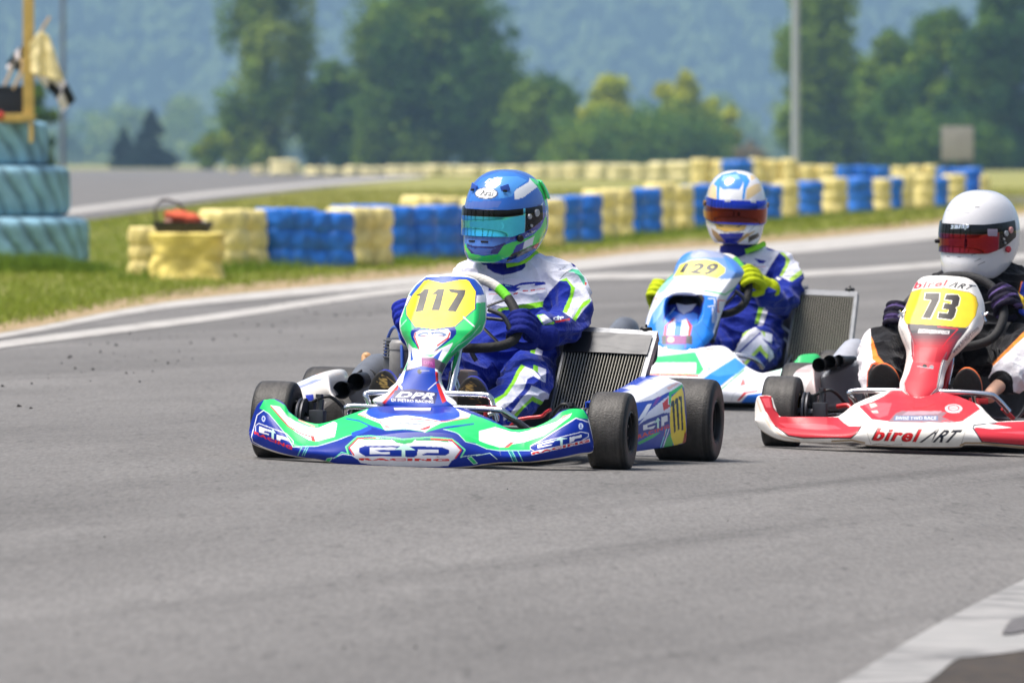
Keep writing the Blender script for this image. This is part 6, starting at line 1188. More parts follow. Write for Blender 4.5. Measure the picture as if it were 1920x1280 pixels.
n.text((168, 170, 180), 'LINE', (1330, 765), (1440, 670), (1462, 706), (1352, 808), 0.03).poly((224, 120, 116), (1284, 850), (1320, 756), (1356, 832)).poly((206, 44, 50), (1246, 1030), (1335, 930), (1370, 926), (1510, 912), (1512, 926), (1372, 942), (1276, 1030)).poly((40, 110, 210), (1300, 1040), (1382, 962), (1520, 945), (1800, 930), (2200, 900), (2200, 1150), (1300, 1150)).poly(WHT, (1276, 1034), (1374, 944), (1520, 928), (1520, 945), (1382, 960), (1306, 1040)).poly((150, 140, 120), (838, 366), (960, 368), (960, 388), (838, 386)).line((190, 120, 80), 0.8, (870, 394), (940, 398)).line((150, 156, 166), 0.7, (1170, 1040), (1200, 950), (1270, 905))
n.z(0, 0, 1).poly((62, 196, 116), (1448, 702), (1480, 690), (1494, 674), (1503, 662), (1550, 660), (1552, 690), (1530, 688), (1506, 692), (1490, 706)).poly(PALE, (1440, 700), (1460, 692), (1478, 690), (1460, 704)).poly((40, 110, 210), (1020, 716), (1120, 738), (1230, 744), (1230, 760), (1020, 760))
def mirror_tip(R, c, slope): return [(2 * c - x, y - slope * 2 * (x - c)) for x, y in reversed(R)]
RT = [(1340, 649), (1360, 651), (1380, 667), (1397, 685), (1411, 694), (1427, 700), (1442, 698), (1462, 693), (1480, 687), (1492, 677), (1501, 667), (1520, 664), (1534, 666), (1541, 682), (1545, 706)]
RBt = [(1338, 753), (1375, 754), (1419, 754), (1470, 750), (1510, 741), (1535, 726), (1545, 712)]
RS = [(1340, 716), (1400, 728), (1440, 732), (1475, 716), (1505, 692), (1530, 684), (1545, 709)]
nose(K2, k2, mirror_tip(RT, 1283, .026) + [(1250, 650), (1313, 652)] + RT, mirror_tip(RBt, 1283, .026) + [(1250, 752)] + RBt, mirror_tip(RS, 1283, .026) + [(1283, 704)] + RS, 1283, 262, (-0.43, -0.20), [(0, -0.07), (0.3, -0.08), (0.45, -0.18), (0.6, -0.27), (0.75, -0.245), (0.9, -0.20), (1.0, -0.18)], n, under=(30, 40, 70))
chassis(K2, k2, M_CHR, 0.06)
tubes('front_bar', K2, k2, M_CHR, [(0.0105, [(1150, 690, 0), (1160, 655, -.06), (1285, 658, -.10), (1400, 668, -.10), (1430, 690, -.06)])])
tubes('steering_column', K2, k2, M_STL, [(0.012, [(1335, 640, .02), (1345, 600, .2), (1352, 560, .40)])])
tubes('steering_bracket', K2, k2, M_STL, [(0.008, [(1378, 545, .36), (1392, 556, .36), (1396, 566, .36)]), (0.006, [(1360, 570, .38), (1380, 550, .37)])])
GRW = (84, 176, 66)
SW2 = [(1335, 484, .52), (1360, 482, .52), (1377, 488, .51), (1390, 502, .49), (1401, 522, .46), (1404, 545, .43), (1396, 568, .40), (1376, 584, .38), (1345, 590, .37), (1305, 586, .37), (1268, 574, .38), (1238, 562, .41), (1236, 548, .44), (1254, 530, .47), (1282, 506, .50), (1302, 488, .52)]
sw2, SP2, cen2 = steering_wheel(K2, k2, SW2, [WG, WG, GRW, GRW, BG, BG, BG, BG, BG, BG, BG, BG, BG, GRW, GRW, WG])
radiator(K2, k2, (1494, 543), (1608, 548), (1590, 700), (1468, 696), 0.82, 0.64, 24, 0.0, 0.86)
tubes('radiator_stay', K2, k2, M_ALU, [(0.010, [(1462, 610, .8), (1482, 625, .8), (1494, 634, .8)]), (0.009, [(1456, 622, .78), (1480, 645, .78), (1492, 652, .78)])])
def plain_pod(fr, root, sgn, colr, name='side_pod'):
    rows = []; n_ = 60; t = np.linspace(0, 1, n_); y = 0.24 + 0.62 * t
    for q, (dx, z) in zip(range(9), ((0, .04), (.02, .06), (.03, .10), (.035, .15), (.03, .20), (.01, .225), (-.03, .235), (-.08, .23), (-.10, .20))):
        e = np.sin(np.pi * np.clip(t * 0.9 + 0.08, 0, 1)) ** 0.35; rows.append(np.stack([sgn * (0.50 + 0.06 * t + dx * e + (e - 1) * 0.03), y, 0.04 + (z - 0.04) * (0.62 + 0.38 * e) * (0.85 + 0.2 * t)], -1))
    o = grid_obj(name, np.stack(rows), M_LIVM, root, np.repeat(lin(colr)[None], 9 * n_, 0), flip=sgn < 0); md = o.modifiers.new('thickness', 'SOLIDIFY'); md.thickness = 0.004; return o
plain_pod(K2, k2, 1, (60, 196, 112)); plain_pod(K2, k2, -1, (60, 196, 112))
def engine_block(root, a0=-0.30):
    e = MB(); e.box((a0, 0.80, 0.13), (0.14, 0.24, 0.16), bev=0.015)
    for k in range(7): e.box((a0, 0.76, 0.225 + 0.012 * k), (0.12, 0.13, 0.006), bev=0.002)
    e.build('engine', M_CAST, root, sharp=30); x = MB(); x.tube([(a0 - .05, .88, .16), (a0 - .12, 1.0, .17), (a0 - .12, 1.12, .18), (a0 - .05, 1.25, .18)], [.03, .045, .05, .03], 14); x.build('exhaust', M_STL, root)
engine_block(k2); intake(K2, k2, [(1130, 640, .42), (1150, 632, .44)], [(1152, 642, .52), (1170, 628, .7), (1180, 622, .84)], [.05, .062, .045], .0275)
p2 = K2.root('person', 'driver in blue and white suit with lime gloves and red visor, in kart 129', 'person', 'kart drivers')
sa = Art((8, 32, 132)).z(*ZF).poly((226, 226, 238), (-200, -60), (150, -100), (500, -80), (640, -20), (520, 10), (400, 200), (380, 250), (330, 250), (200, 160), (100, 150), (-200, 100)).poly((24, 40, 150), (270, 72), (330, 84), (395, 98), (365, 122), (325, 122), (300, 96)).poly((60, 90, 190), (120, 100), (200, 120), (200, 160), (150, 150)).line((220, 120, 130), 1.2, (290, 160), (385, 152)).poly((200, 180, 220), (210, 130), (290, 130), (300, 160), (230, 165)).poly((150, 204, 60), (330, 500), (380, 508), (322, 702), (282, 700)).poly((220, 220, 234), (380, 508), (432, 512), (346, 758), (310, 730))
ar_ = Art((8, 36, 140)).z(*ZF).poly((228, 228, 240), (560, -60), (680, -20), (740, 120), (740, 210), (620, 294), (520, 244), (590, 130), (580, 60), (520, 14)).poly((176, 214, 90), (518, 14), (560, 14), (624, 90), (602, 150), (548, 244), (518, 244), (578, 130), (580, 70)).poly((176, 214, 90), (730, 180), (740, 224), (640, 296), (606, 274), (690, 206)).poly(WHT, (480, 262), (500, 248), (540, 272), (510, 284)).poly((80, 190, 150), (600, -10), (650, 0), (665, 40), (640, 20))
lg = Art((8, 38, 144)).z(*ZF).poly((228, 228, 240), (252, 706), (340, 772), (92, 1000), (-80, 1100), (-80, 960), (0, 920)).poly((182, 216, 92), (248, 702), (276, 722), (60, 930), (-40, 1010), (-60, 960), (0, 915)).poly((226, 226, 238), (330, 800), (352, 838), (452, 958), (470, 1020), (420, 1070), (400, 985), (330, 950), (196, 1092), (60, 1180), (20, 1080), (110, 1010)).poly((182, 216, 92), (340, 900), (372, 960), (420, 1000), (400, 1040), (330, 960), (200, 1096), (170, 1086)).poly((226, 226, 238), (340, 766), (452, 800), (444, 892), (342, 832)).poly((182, 216, 92), (340, 766), (384, 780), (380, 830))
P2 = K2.P
racing_suit(K2, p2, {'balls': [(P2(1398, 620, .80), (.172, .125, .13)), (P2(1404, 570, .86), (.175, .125, .16)), (P2(1404, 520, .90), (.182, .12, .13)), (P2(1394, 484, .90), (.10, .085, .06))],
    'chains': [([P2(1345, 510, .89), P2(1365, 500, .90), P2(1408, 498, .91), P2(1450, 500, .90), P2(1464, 512, .89)], [.068, .076, .082, .076, .066])]},
    {'arm_l': ([P2(1464, 506, .88), P2(1478, 530, .84), P2(1474, 558, .76), P2(1456, 562, .66), P2(1434, 552, .54)], [.072, .068, .060, .052, .044]),
     'arm_r': ([P2(1340, 512, .88), P2(1302, 535, .84), P2(1270, 560, .74), P2(1252, 562, .62), P2(1238, 556, .52)], [.070, .066, .060, .050, .042]),
     'leg_l': ([P2(1428, 652, .78), P2(1426, 656, .60), P2(1418, 660, .42), P2(1392, 684, .26), P2(1368, 716, .10)], [.094, .086, .074, .064, .052]),
     'leg_r': ([P2(1360, 652, .78), P2(1310, 652, .60), P2(1270, 655, .42), P2(1248, 684, .26), P2(1220, 712, .10)], [.094, .086, .074, .062, .05])},
    {'torso': merged(sa, ar_), 'arm_l': ar_, 'arm_r': sa, 'leg_l': lg, 'leg_r': Art((8, 38, 144))}, 0.006, 0.0055, seed=4)
nk = MB(); q0 = P2(1393, 488, .90); q1 = P2(1385, 452, .88); limb(nk, [q0, (q0 + q1) / 2, q1], [.085, .072, .068]); nk.build('neck_sock', mat('black_sock', (24, 24, 30), 0.9), p2)
c2 = P2(1391, 486, .90); collar(K2, p2, c2, .098, .085, .05, (0, -.01), MATS['navy_collar'])
lp = MB(); lp.tube([c2 + Vector((.03, -.086, .034)), c2 + Vector((.07, -.07, .050)), c2 + Vector((.098, -.02, .068))], 0.010, 10, flat=1.2); lp.build('collar_trim', MATS['lime_trim'], p2)
h2 = Art((228, 226, 228)).z(*ZD)
CRM, GLD, SKY_ = (232, 204, 150), (222, 180, 84), (66, 150, 228)
h2.poly(CRM, (40, 330), (100, 240), (150, 220), (160, 430), (60, 410)).poly(CRM, (540, 300), (640, 240), (720, 220), (730, 320), (560, 430), (530, 430)).poly(SKY_, (120, 240), (170, 170), (250, 110), (200, 240), (190, 440), (160, 440), (160, 270)).poly(SKY_, (450, 100), (540, 130), (580, 200), (530, 300), (510, 430), (480, 440), (500, 230)).poly((70, 140, 222), (190, 190), (220, 120), (400, 80), (490, 140), (490, 230), (450, 300), (240, 305), (200, 270)).poly((140, 190, 236), (240, 130), (420, 110), (460, 170), (300, 200), (220, 190))
h2.poly((238, 238, 238), (198, 300), (240, 316), (450, 310), (480, 250), (490, 210), (476, 480), (190, 480)).poly(CRM, (580, 130), (700, 100), (690, 150), (600, 190)).poly(GLD, (120, 715), (560, 705), (520, 806), (430, 834), (260, 834), (160, 796)).poly((30, 34, 20), (168, 738), (250, 770), (200, 776)).poly((30, 34, 20), (400, 774), (510, 735), (440, 780)).line((120, 110, 100), 1.4, (150, 800), (260, 842), (430, 842), (520, 812)).poly((24, 36, 150), (176, 862), (510, 850), (430, 1000), (240, 1000)).poly((170, 132, 80), (90, 790), (170, 850), (270, 970), (180, 970), (110, 880)).poly((180, 142, 86), (660, 800), (640, 840), (440, 980), (420, 970), (520, 870)).poly((236, 236, 240), (520, 820), (660, 660), (740, 600), (700, 800), (560, 860)).line((150, 150, 170), 1.4, (560, 850), (690, 700), (745, 560)).poly((20, 22, 26), (560, 900), (690, 850), (700, 900), (560, 980))
H2 = Helmet(K2, p2, 1379, 390, .86, 1.10, -6 + 12 - 12, 2, 2, h2, (228, 226, 228))
film(H2.patch('visor', -96, 96, lambda d: -0.058 + 0.016 * max(0, (abs(d) - 45) / 50.0) ** 1.5 * 1.4, lambda d: 0.034 + 0.010 * max(0, (abs(d) - 45) / 50.0), 0.0045, visor_mat('visor_red', (92, 18, 8), (186, 76, 28)), lambda d, f: (0.02, 0.06, 0.62) if f > 0.66 or f < 0.06 else (1, 1, 1)))
for d in (84, -84): H2.knob(d, 0.016, 0.012, M_GOLD, off=0.008)
for d in (-24, 24): H2.slot(d, 0.032, 0.026, 0.012, mat('vent_white', (226, 226, 232), 0.3), 'vent', 0, 0.006)
gy = lambda q, V: np.where(((q[:, 2] < -0.014))[:, None], lin((50, 56, 20)), lin((176, 190, 20))) * (1 + 0 * q[:, :1])
grip(K2, p2, SP2, 4, (1440, 556, .54), Vector((0.35, -0.85, 0.25)), gy, 1.14); grip(K2, p2, SP2, 12, (1243, 562, .52), Vector((-0.55, -0.75, 0.35)), gy, 1.12)
shoe(K2, p2, P2(1362, 660, .0), P2(1360, 740, .03), .095, (30, 40, 150)); shoe(K2, p2, P2(1222, 655, .0), P2(1220, 735, .03), .095, (30, 40, 150))

# ------------------------------------------------------------------ kart 73, red and white
K3 = Frame(1.515, 30.4, 10.0)
k3 = K3.root('racing_kart', 'red and white racing kart numbered 73, cut off at the right edge', 'kart', 'racing karts in the corner')
Z5, Z6, Z7, Z8 = (1410, 640, .171875), (1640, 500, .211), (1560, 700, .1875), (1740, 340, .15625)
RW, RDK, CW = (198, 50, 62), (180, 30, 44), (232, 228, 222)
a = Art(CW).z(*Z6)
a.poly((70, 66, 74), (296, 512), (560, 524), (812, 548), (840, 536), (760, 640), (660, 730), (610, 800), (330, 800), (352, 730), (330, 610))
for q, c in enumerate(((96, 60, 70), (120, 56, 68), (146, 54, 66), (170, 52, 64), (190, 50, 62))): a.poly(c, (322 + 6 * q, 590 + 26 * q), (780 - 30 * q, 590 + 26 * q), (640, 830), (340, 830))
a.poly(RW, (352, 720), (650, 720), (600, 820), (570, 930), (548, 1080), (480, 1150), (390, 1170), (320, 1152), (278, 1104), (268, 1040), (312, 950), (342, 850)).poly((214, 66, 76), (400, 720), (560, 720), (520, 900), (400, 960)).line((150, 30, 44), 1.0, (370, 700), (330, 610), (300, 530)).line((210, 40, 56), 2.2, (560, 536), (740, 556), (650, 650), (600, 720)).poly((226, 222, 220), (396, 556), (668, 574), (660, 602), (384, 590)).text((120, 116, 124), 'DMO RACE.COM', (404, 562), (655, 578), (650, 598), (396, 584), 0.01)
a.poly((240, 204, 44), (330, 228), (420, 200), (620, 193), (840, 232), (896, 272), (914, 340), (892, 440), (832, 532), (800, 548), (560, 526), (288, 510), (268, 470), (285, 350)).line((90, 80, 50), 0.9, (330, 228), (420, 200), (620, 193), (840, 232), (896, 272), (914, 340), (892, 440), (832, 532), (800, 548), (560, 526), (288, 510), (268, 470), (285, 350), closed=True)
for c, e in (((246, 240, 220), 8), ((36, 30, 32), 0)):
    a.poly(c, (455 - e, 240 - e), (578 + e, 240 - e), (572 + e, 300 + e), (494 + e, 462 + e), (426 - e, 456 + e), (508 - e, 300), (446 - e, 292 + e)); a.poly(c, (640 - e, 252 - e), (740, 254 - e), (758 + e, 282), (744 + e, 350), (716 + e, 368), (728 + e, 384), (706 + e, 452), (682, 474 + e), (562 - e, 458 + e), (574 - e, 412 - e), (650 - e, 420 - e), (660, 386), (606 - e, 376 + e), (622 - e, 328 - e), (682 - e, 334), (690 - e, 304 + e), (622 - e, 294 + e))
a.text((206, 44, 60), 'birel', (362, 140), (655, 122), (640, 176), (350, 200), 0.031, 0.15).text((52, 54, 60), '\u039bRT', (676, 132), (905, 172), (862, 214), (648, 182), 0.035, 0.3).text((96, 96, 104), 'www.birelart.com', (678, 742), (905, 520), (920, 552), (698, 772), 0.02).text((150, 150, 158), 'www.birelart.com', (236, 520), (330, 730), (312, 740), (222, 532), 0.0)
a.line((120, 112, 116), 1.2, (340, 850), (310, 950), (262, 1040), (272, 1104), (320, 1158), (390, 1176), (482, 1156), (552, 1084), (574, 930), (606, 820), (640, 760)).line((60, 64, 90), 1.0, (560, 1070), (600, 880), (640, 780)).line((160, 156, 160), 0.7, (300, 540), (345, 680), (350, 800))
a.ell((150, 146, 150), 505, 895, 20, 16).ell((30, 26, 30), 445, 888, 22, 18).line((190, 190, 196), 1.0, (380, 888), (520, 910))
L_ = [(540, 85), (480, 88), (420, 104), (370, 152), (320, 252), (280, 352), (240, 432), (220, 500), (220, 562), (250, 652), (285, 742), (285, 832), (260, 950), (230, 1032), (235, 1092), (270, 1142), (330, 1182), (400, 1196)]
R_ = [(550, 85), (620, 86), (800, 102), (880, 142), (920, 202), (960, 302), (975, 402), (970, 470), (940, 560), (880, 622), (760, 742), (680, 822), (630, 922), (610, 1002), (600, 1062), (560, 1112), (470, 1182), (410, 1196)]
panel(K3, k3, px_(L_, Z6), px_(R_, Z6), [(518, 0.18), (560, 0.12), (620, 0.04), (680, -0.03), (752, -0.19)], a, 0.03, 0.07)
for x, y in ((1691, 588), (1845, 592)):
    c_ = MB(); q = K3.P(x, y, .14); c_.tube([q + Vector((-.012, 0, -.01)), q + Vector((.004, -.006, .004)), q + Vector((.014, 0, .012))], .004, 8); c_.tube([q + Vector((-.01, 0, .012)), q + Vector((.008, 0, -.02))], .004, 8, smooth=0); c_.build('panel_clip', M_CHR, k3)
n = Art(CW).z(*Z5)
n.poly(RW, (84, 600), (150, 592), (212, 600), (222, 690), (300, 822), (560, 820), (940, 832), (1000, 890), (1060, 928), (1192, 930), (1140, 1000), (1080, 1046), (560, 1046), (400, 1022), (250, 922), (150, 762)).line((40, 20, 26), 1.2, (212, 610), (236, 740), (330, 822)).line((50, 24, 28), 2.0, (250, 925), (400, 1026), (560, 1050), (1080, 1052), (1150, 1000), (1196, 925)).poly((226, 92, 102), (110, 620), (190, 616), (210, 720), (160, 720)).poly((222, 84, 94), (300, 890), (700, 900), (900, 920), (980, 960), (620, 960), (380, 940)).line((222, 200, 180), 3.0, (60, 640), (100, 760), (200, 930), (330, 1030), (520, 1080))
n.z(*Z7).poly(RW, (270, 332), (400, 290), (520, 230), (610, 160), (700, 140), (1190, 160), (1420, 290), (1482, 360), (1300, 482), (1200, 494), (650, 490), (400, 462)).poly((214, 92, 100), (330, 320), (420, 296), (600, 300), (560, 420), (470, 450), (400, 400)).poly((220, 206, 190), (370, 310), (430, 300), (460, 330), (390, 350)).poly((220, 206, 190), (390, 380), (450, 370), (470, 400), (410, 400)).poly((150, 116, 124), (640, 400), (700, 380), (1150, 390), (1100, 440), (1240, 492), (560, 490)).poly((176, 150, 160), (760, 380), (1100, 380), (1060, 410), (700, 420))  # paler pink patch is a painted reflection; the cream marks are print
n.poly((118, 128, 156), (628, 425), (1062, 425), (1062, 474), (614, 474)).text((226, 228, 236), 'SWISS TWO RACE', (640, 434), (1044, 434), (1044, 466), (634, 466), 0.015).ell((206, 196, 198), 1215, 355, 88, 46).ell((176, 70, 82), 1215, 350, 58, 30).ell((220, 210, 212), 1215, 350, 46, 22).line((150, 60, 70), 1.0, (1180, 350), (1250, 350)).line(WHT, 1.4, (1150, 385), (1270, 392)).line((150, 30, 40), 1.2, (800, 345), (900, 352), (1030, 310)).line((230, 60, 70), 1.2, (1100, 478), (1240, 470), (1300, 440))
n.poly((226, 222, 214), (336, 516), (390, 498), (1340, 510), (1352, 540), (1290, 702), (1262, 718), (390, 702), (340, 545)).line((150, 140, 130), 0.8, (336, 516), (350, 590), (390, 702)).line((150, 140, 130), 0.8, (1352, 520), (1330, 590), (1290, 706)).line((190, 184, 176), 0.8, (390, 498), (1340, 510))
n.text((40, 30, 34), 'birel', (424, 545), (898, 558), (866, 684), (392, 668), 0.031, 0.2).text((196, 22, 30), 'birel', (436, 547), (904, 559), (872, 684), (406, 670), 0.031, 0.2).text((16, 20, 34), '\u039bRT', (950, 560), (1314, 560), (1256, 686), (872, 686), 0.03, 0.45)
n.poly(RW, (1420, 552), (1500, 520), (1660, 490), (1900, 482), (2600, 470), (2600, 720), (1920, 712), (1650, 686), (1500, 674), (1430, 592)).line((40, 40, 60), 2.0, (1640, 500), (1420, 520), (1410, 552), (1500, 680), (1650, 692), (1920, 716)).poly((222, 84, 94), (1620, 590), (1900, 580), (2300, 580), (2300, 600), (1900, 610)).poly(CW, (1430, 540), (1560, 505), (1800, 545), (1600, 560))
n.line((176, 150, 120), 3.0, (0, 672), (200, 662), (330, 690)).line((176, 150, 120), 3.4, (1280, 716), (1330, 690), (1500, 692), (1920, 735), (2300, 740)).line((60, 52, 46), 0.8, (400, 706), (480, 700), (560, 712), (700, 706))
TOP = [(1416, 784), (1417, 760), (1421, 744), (1432, 742), (1446, 744), (1452, 760), (1460, 779), (1475, 782), (1520, 782), (1565, 782), (1580, 776), (1600, 760), (1620, 750), (1650, 738), (1672, 730), (1700, 727), (1730, 727), (1765, 731), (1800, 745), (1835, 760), (1850, 775), (1868, 790), (1890, 790), (1925, 789), (1968, 789), (1978, 780), (1990, 768), (2004, 764), (2012, 780), (2016, 803)]
BOT = [(1416, 788), (1424, 802), (1440, 814), (1465, 824), (1500, 828), (1560, 830), (1600, 829), (1618, 832), (1635, 835), (1715, 838), (1795, 838), (1810, 834), (1860, 835), (1920, 840), (1960, 839), (1990, 830), (2010, 814), (2016, 806)]
SHO = [(1416, 786), (1424, 775), (1436, 772), (1448, 792), (1462, 801), (1520, 806), (1580, 808), (1610, 801), (1630, 796), (1715, 794), (1805, 798), (1830, 803), (1870, 806), (1950, 808), (1980, 797), (2000, 785), (2016, 805)]
nose(K3, k3, TOP, BOT, SHO, 1716, 300, (-0.43, -0.21), [(0, -0.06), (0.25, -0.10), (0.42, -0.22), (0.55, -0.29), (0.8, -0.27), (0.9, -0.23), (1.0, -0.19)], n, under=(150, 128, 104))
chassis(K3, k3, M_RED, 0.06, rim_mat=M_GOLD)
tubes('front_bar', K3, k3, M_CHR, [(0.0105, [(1612, 772, -.02), (1600, 748, -.05), (1592, 738, -.06), (1604, 733, -.06), (1650, 732, -.08), (1720, 734, -.10), (1790, 735, -.10), (1850, 739, -.09), (1868, 746, -.08), (1892, 772, -.06)]), (0.007, [(1624, 735, -.06), (1628, 755, -.05)]), (0.008, [(1824, 740, -.08), (1830, 764, -.06)])])
tubes('support_tube', K3, k3, M_RED, [(0.010, [(1594, 742, -.05), (1606, 770, -.03), (1616, 790, 0)]), (0.009, [(1570, 762, 0.02), (1590, 760, 0), (1600, 772, -.02)]), (0.009, [(1880, 765, -.05), (1900, 785, -.02)])])
for pts, q in (([(1628, 731, .02), (1640, 726, .02), (1690, 722, .02)], ((1646, 728), (1679, 724))), ([(1778, 727, .02), (1800, 728, .02), (1840, 732, .02)], ((1785, 730), (1820, 732)))):
    f_ = tubes('foam_pad', K3, k3, mat('foam', None, 0.8, vcol=True, bump=0.3, bscale=120), [(0.0125, pts)], 24); x0, y0 = q[0]; x1, y1 = q[1]
    paint(f_, K3, Art((30, 30, 32)).text((150, 150, 150), 'birel\u039bRT', (x0, y0 - 5), (x1, y1 - 5), (x1 - 1, y1 + 1), (x0 - 1, y0 + 1), 0.01, 0.2))
tubes('steering_column', K3, k3, M_RED, [(0.012, [(1770, 735, .03), (1780, 680, .12), (1788, 600, .40)])])
tubes('column_stay', K3, k3, M_CHR, [(0.008, [(1774, 735, .06), (1783, 690, .12), (1786, 672, .16)])])
SW3 = [(1780, 518, .52), (1812, 518, .52), (1840, 525, .51), (1862, 540, .50), (1877, 562, .48), (1882, 590, .44), (1872, 620, .41), (1850, 640, .38), (1810, 650, .37), (1770, 650, .36), (1725, 642, .37), (1692, 622, .40), (1684, 594, .44), (1706, 564, .47), (1732, 542, .50), (1760, 526, .52)]
BK3 = (40, 40, 42)
sw3, SP3, cen3 = steering_wheel(K3, k3, SW3, [BK3] * 16)
radiator(K3, k3, (1962, 612), (2108, 622), (2070, 770), (1930, 768), 0.82, 0.60, 26, 0.0, 0.86)
ab = MB(); A_ = [K3.P(*p) for p in ((1538, 700, .46), (1612, 672, .52), (1622, 722, .50), (1618, 772, .50), (1545, 770, .46), (1536, 730, .44))]
ab.poly(A_, (0.02, 0.34, 0.02)); abo = ab.build('airbox', M_AIR, k3, smooth=False); md = abo.modifiers.new('bevel', 'BEVEL'); md.width = 0.018; md.segments = 3
for x, y, b, r in ((1536, 684, .36, .0245), (1556, 679, .38, .0245), (1573, 676, .42, .020)):
    p = K3.P(x, y, b); M = Matrix.Translation(p) @ Vector((0.25, 1, 0.0)).normalized().to_track_quat('Z', 'Y').to_matrix().to_4x4(); k = MB(); k.lathe([(r * 0.55, 0.12), (r * 0.72, 0.08), (r * 0.80, 0.03), (r * 0.93, 0.002), (r * 1.03, -0.006), (r * 1.08, 0.0), (r * 0.95, 0.02), (r * 0.84, 0.06), (r * 0.8, 0.14), (0.001, 0.14), (0.001, 0.11)], 28, M); k.build('intake_mouth', M_BLK, abo, sharp=60)
sm = MB(); sm.tube([K3.P(1578, 700, .60), K3.P(1600, 668, .74), K3.P(1612, 658, .86)], [.06, .055, .03], 18, flat=1.2); sm.build('silencer', mat('pale_grey_shell', (176, 178, 186), 0.35, 0.1, var=0.1), k3, sharp=60)
engine_block(k3, -0.34)
s3 = Art((204, 186, 182)).z(*Z5).poly((232, 226, 224), (450, 360), (640, 310), (660, 380), (600, 500), (560, 640), (480, 400)).poly((214, 170, 168), (480, 310), (640, 300), (650, 340), (500, 350))
pod(K3, k3, [(1487, 706), (1494, 696), (1505, 692), (1518, 693), (1526, 700), (1530, 730), (1533, 760)], [(1487, 712), (1500, 740), (1508, 758), (1520, 762), (1533, 764)], 1488, 1532, 0.42, 0.30, 0.010, s3, -0.01, back=0.30)
plain_pod(K3, k3, 1, RW)
p3 = K3.root('person', 'driver in black suit with orange trim and white helmet with red visor, in kart 73', 'person', 'kart drivers')
SB_ = (17, 17, 22)
sa = Art(SB_).z(0, 0, 1).poly((40, 60, 160), (1908, 560), (1916, 530), (1930, 520), (1930, 600), (1910, 586)).line((240, 120, 40), 2.0, (1916, 528), (1906, 566)).line((40, 40, 46), 1.0, (1800, 520), (1830, 600)).poly((90, 26, 34), (1862, 506), (1880, 500), (1876, 512)).text((150, 150, 158), 'S', (1880, 630), (1888, 630), (1888, 642), (1880, 642), 0.02)
lr = Art(SB_).z(*Z5).poly((234, 228, 232), (1080, 120), (1130, -60), (1200, -140), (1290, -160), (1304, 0), (1316, 80), (1376, 210), (1296, 244), (1262, 330), (1256, 540), (1200, 620), (1100, 560)).poly((240, 136, 52), (1296, -60), (1318, -20), (1372, 150), (1480, 280), (1580, 360), (1580, 410), (1400, 250), (1316, 200), (1300, 60)).line((230, 96, 40), 1.6, (1252, 540), (1262, 330), (1310, 246), (1390, 232))
ll = Art(SB_).z(*Z6).poly((232, 228, 230), (1500, 400), (1327, 600), (1160, 740), (1050, 862), (1000, 950), (980, 1010), (1100, 930), (1180, 940), (1225, 1000), (1232, 1110), (1500, 1200)).poly((242, 140, 50), (1500, 380), (1324, 578), (1080, 822), (1000, 910), (968, 1010), (984, 1010), (1052, 880), (1180, 760), (1340, 614), (1500, 420)).ell((20, 20, 22), 1120, 1030, 110, 110)
P3 = K3.P
racing_suit(K3, p3, {'balls': [(P3(1838, 640, .80), (.178, .13, .13)), (P3(1843, 595, .86), (.182, .13, .16)), (P3(1848, 552, .90), (.19, .125, .13)), (P3(1842, 520, .92), (.12, .09, .06))],
    'chains': [([P3(1772, 548, .89), P3(1800, 536, .90), P3(1845, 530, .91), P3(1895, 534, .90), P3(1922, 550, .89)], [.072, .082, .09, .082, .072])]},
    {'arm_l': ([P3(1922, 552, .88), P3(1952, 588, .84), P3(1950, 618, .74), P3(1928, 612, .62), P3(1908, 592, .52)], [.078, .072, .062, .052, .042]),
     'arm_r': ([P3(1772, 556, .88), P3(1738, 590, .84), P3(1716, 622, .74), P3(1702, 622, .62), P3(1690, 612, .53)], [.076, .070, .062, .050, .040]),
     'leg_r': ([P3(1790, 655, .78), P3(1720, 650, .60), P3(1656, 660, .42), P3(1650, 700, .26), P3(1656, 744, .10)], [.098, .090, .086, .070, .052]),
     'leg_l': ([P3(1885, 655, .78), P3(1908, 650, .60), P3(1926, 662, .42), P3(1905, 695, .30), P3(1880, 714, .20)], [.098, .092, .092, .075, .046])},
    {'torso': sa, 'arm_l': sa, 'arm_r': sa, 'leg_l': ll, 'leg_r': lr}, 0.007, 0.0058, seed=9, back=(17, 17, 22))
nk = MB(); q0 = P3(1842, 526, .92); q1 = P3(1838, 480, .88); limb(nk, [q0, (q0 + q1) / 2, q1], [.095, .080, .070]); nk.build('neck_sock', MATS['black_sock'], p3)
ck = MB(); limb(ck, [P3(1872, 724, .17), P3(1862, 733, .12), P3(1856, 742, .07)], [.026, .024, .026]); ck.build('ankle', mat('skin', (204, 160, 134), 0.55), p3)
h3 = Art((216, 215, 217)).z(*Z8)
for x0, y0, x1, y1 in ((525, 884, 608, 856), (546, 966, 634, 930), (598, 1002, 684, 966), (345, 912, 428, 904), (228, 902, 268, 906)): h3.line((60, 62, 66), 1.1, (x0, y0), (x1, y1))
h3.line((70, 74, 76), 0.9, (568, 312), (620, 311)).line((90, 94, 96), 0.8, (232, 352), (262, 346)).line((190, 190, 194), 0.9, (350, 400), (420, 380), (498, 378)).line((200, 200, 204), 0.7, (620, 120), (580, 180), (560, 300)).line((196, 196, 200), 0.9, (240, 970), (304, 990)).line((206, 206, 210), 0.9, (250, 1010), (300, 1030)).line((206, 205, 208), 0.8, (540, 930), (600, 1030)).ell((50, 52, 56), 1010, 670, 8, 18)
H3 = Helmet(K3, p3, 1837, 441, .86, 1.14, 32, 2, 2, h3, (216, 215, 217))
def v3col(d, f): return (0.02, 0.02, 0.022) if f > 0.66 or abs(d) > 62 else (1, 1, 1)
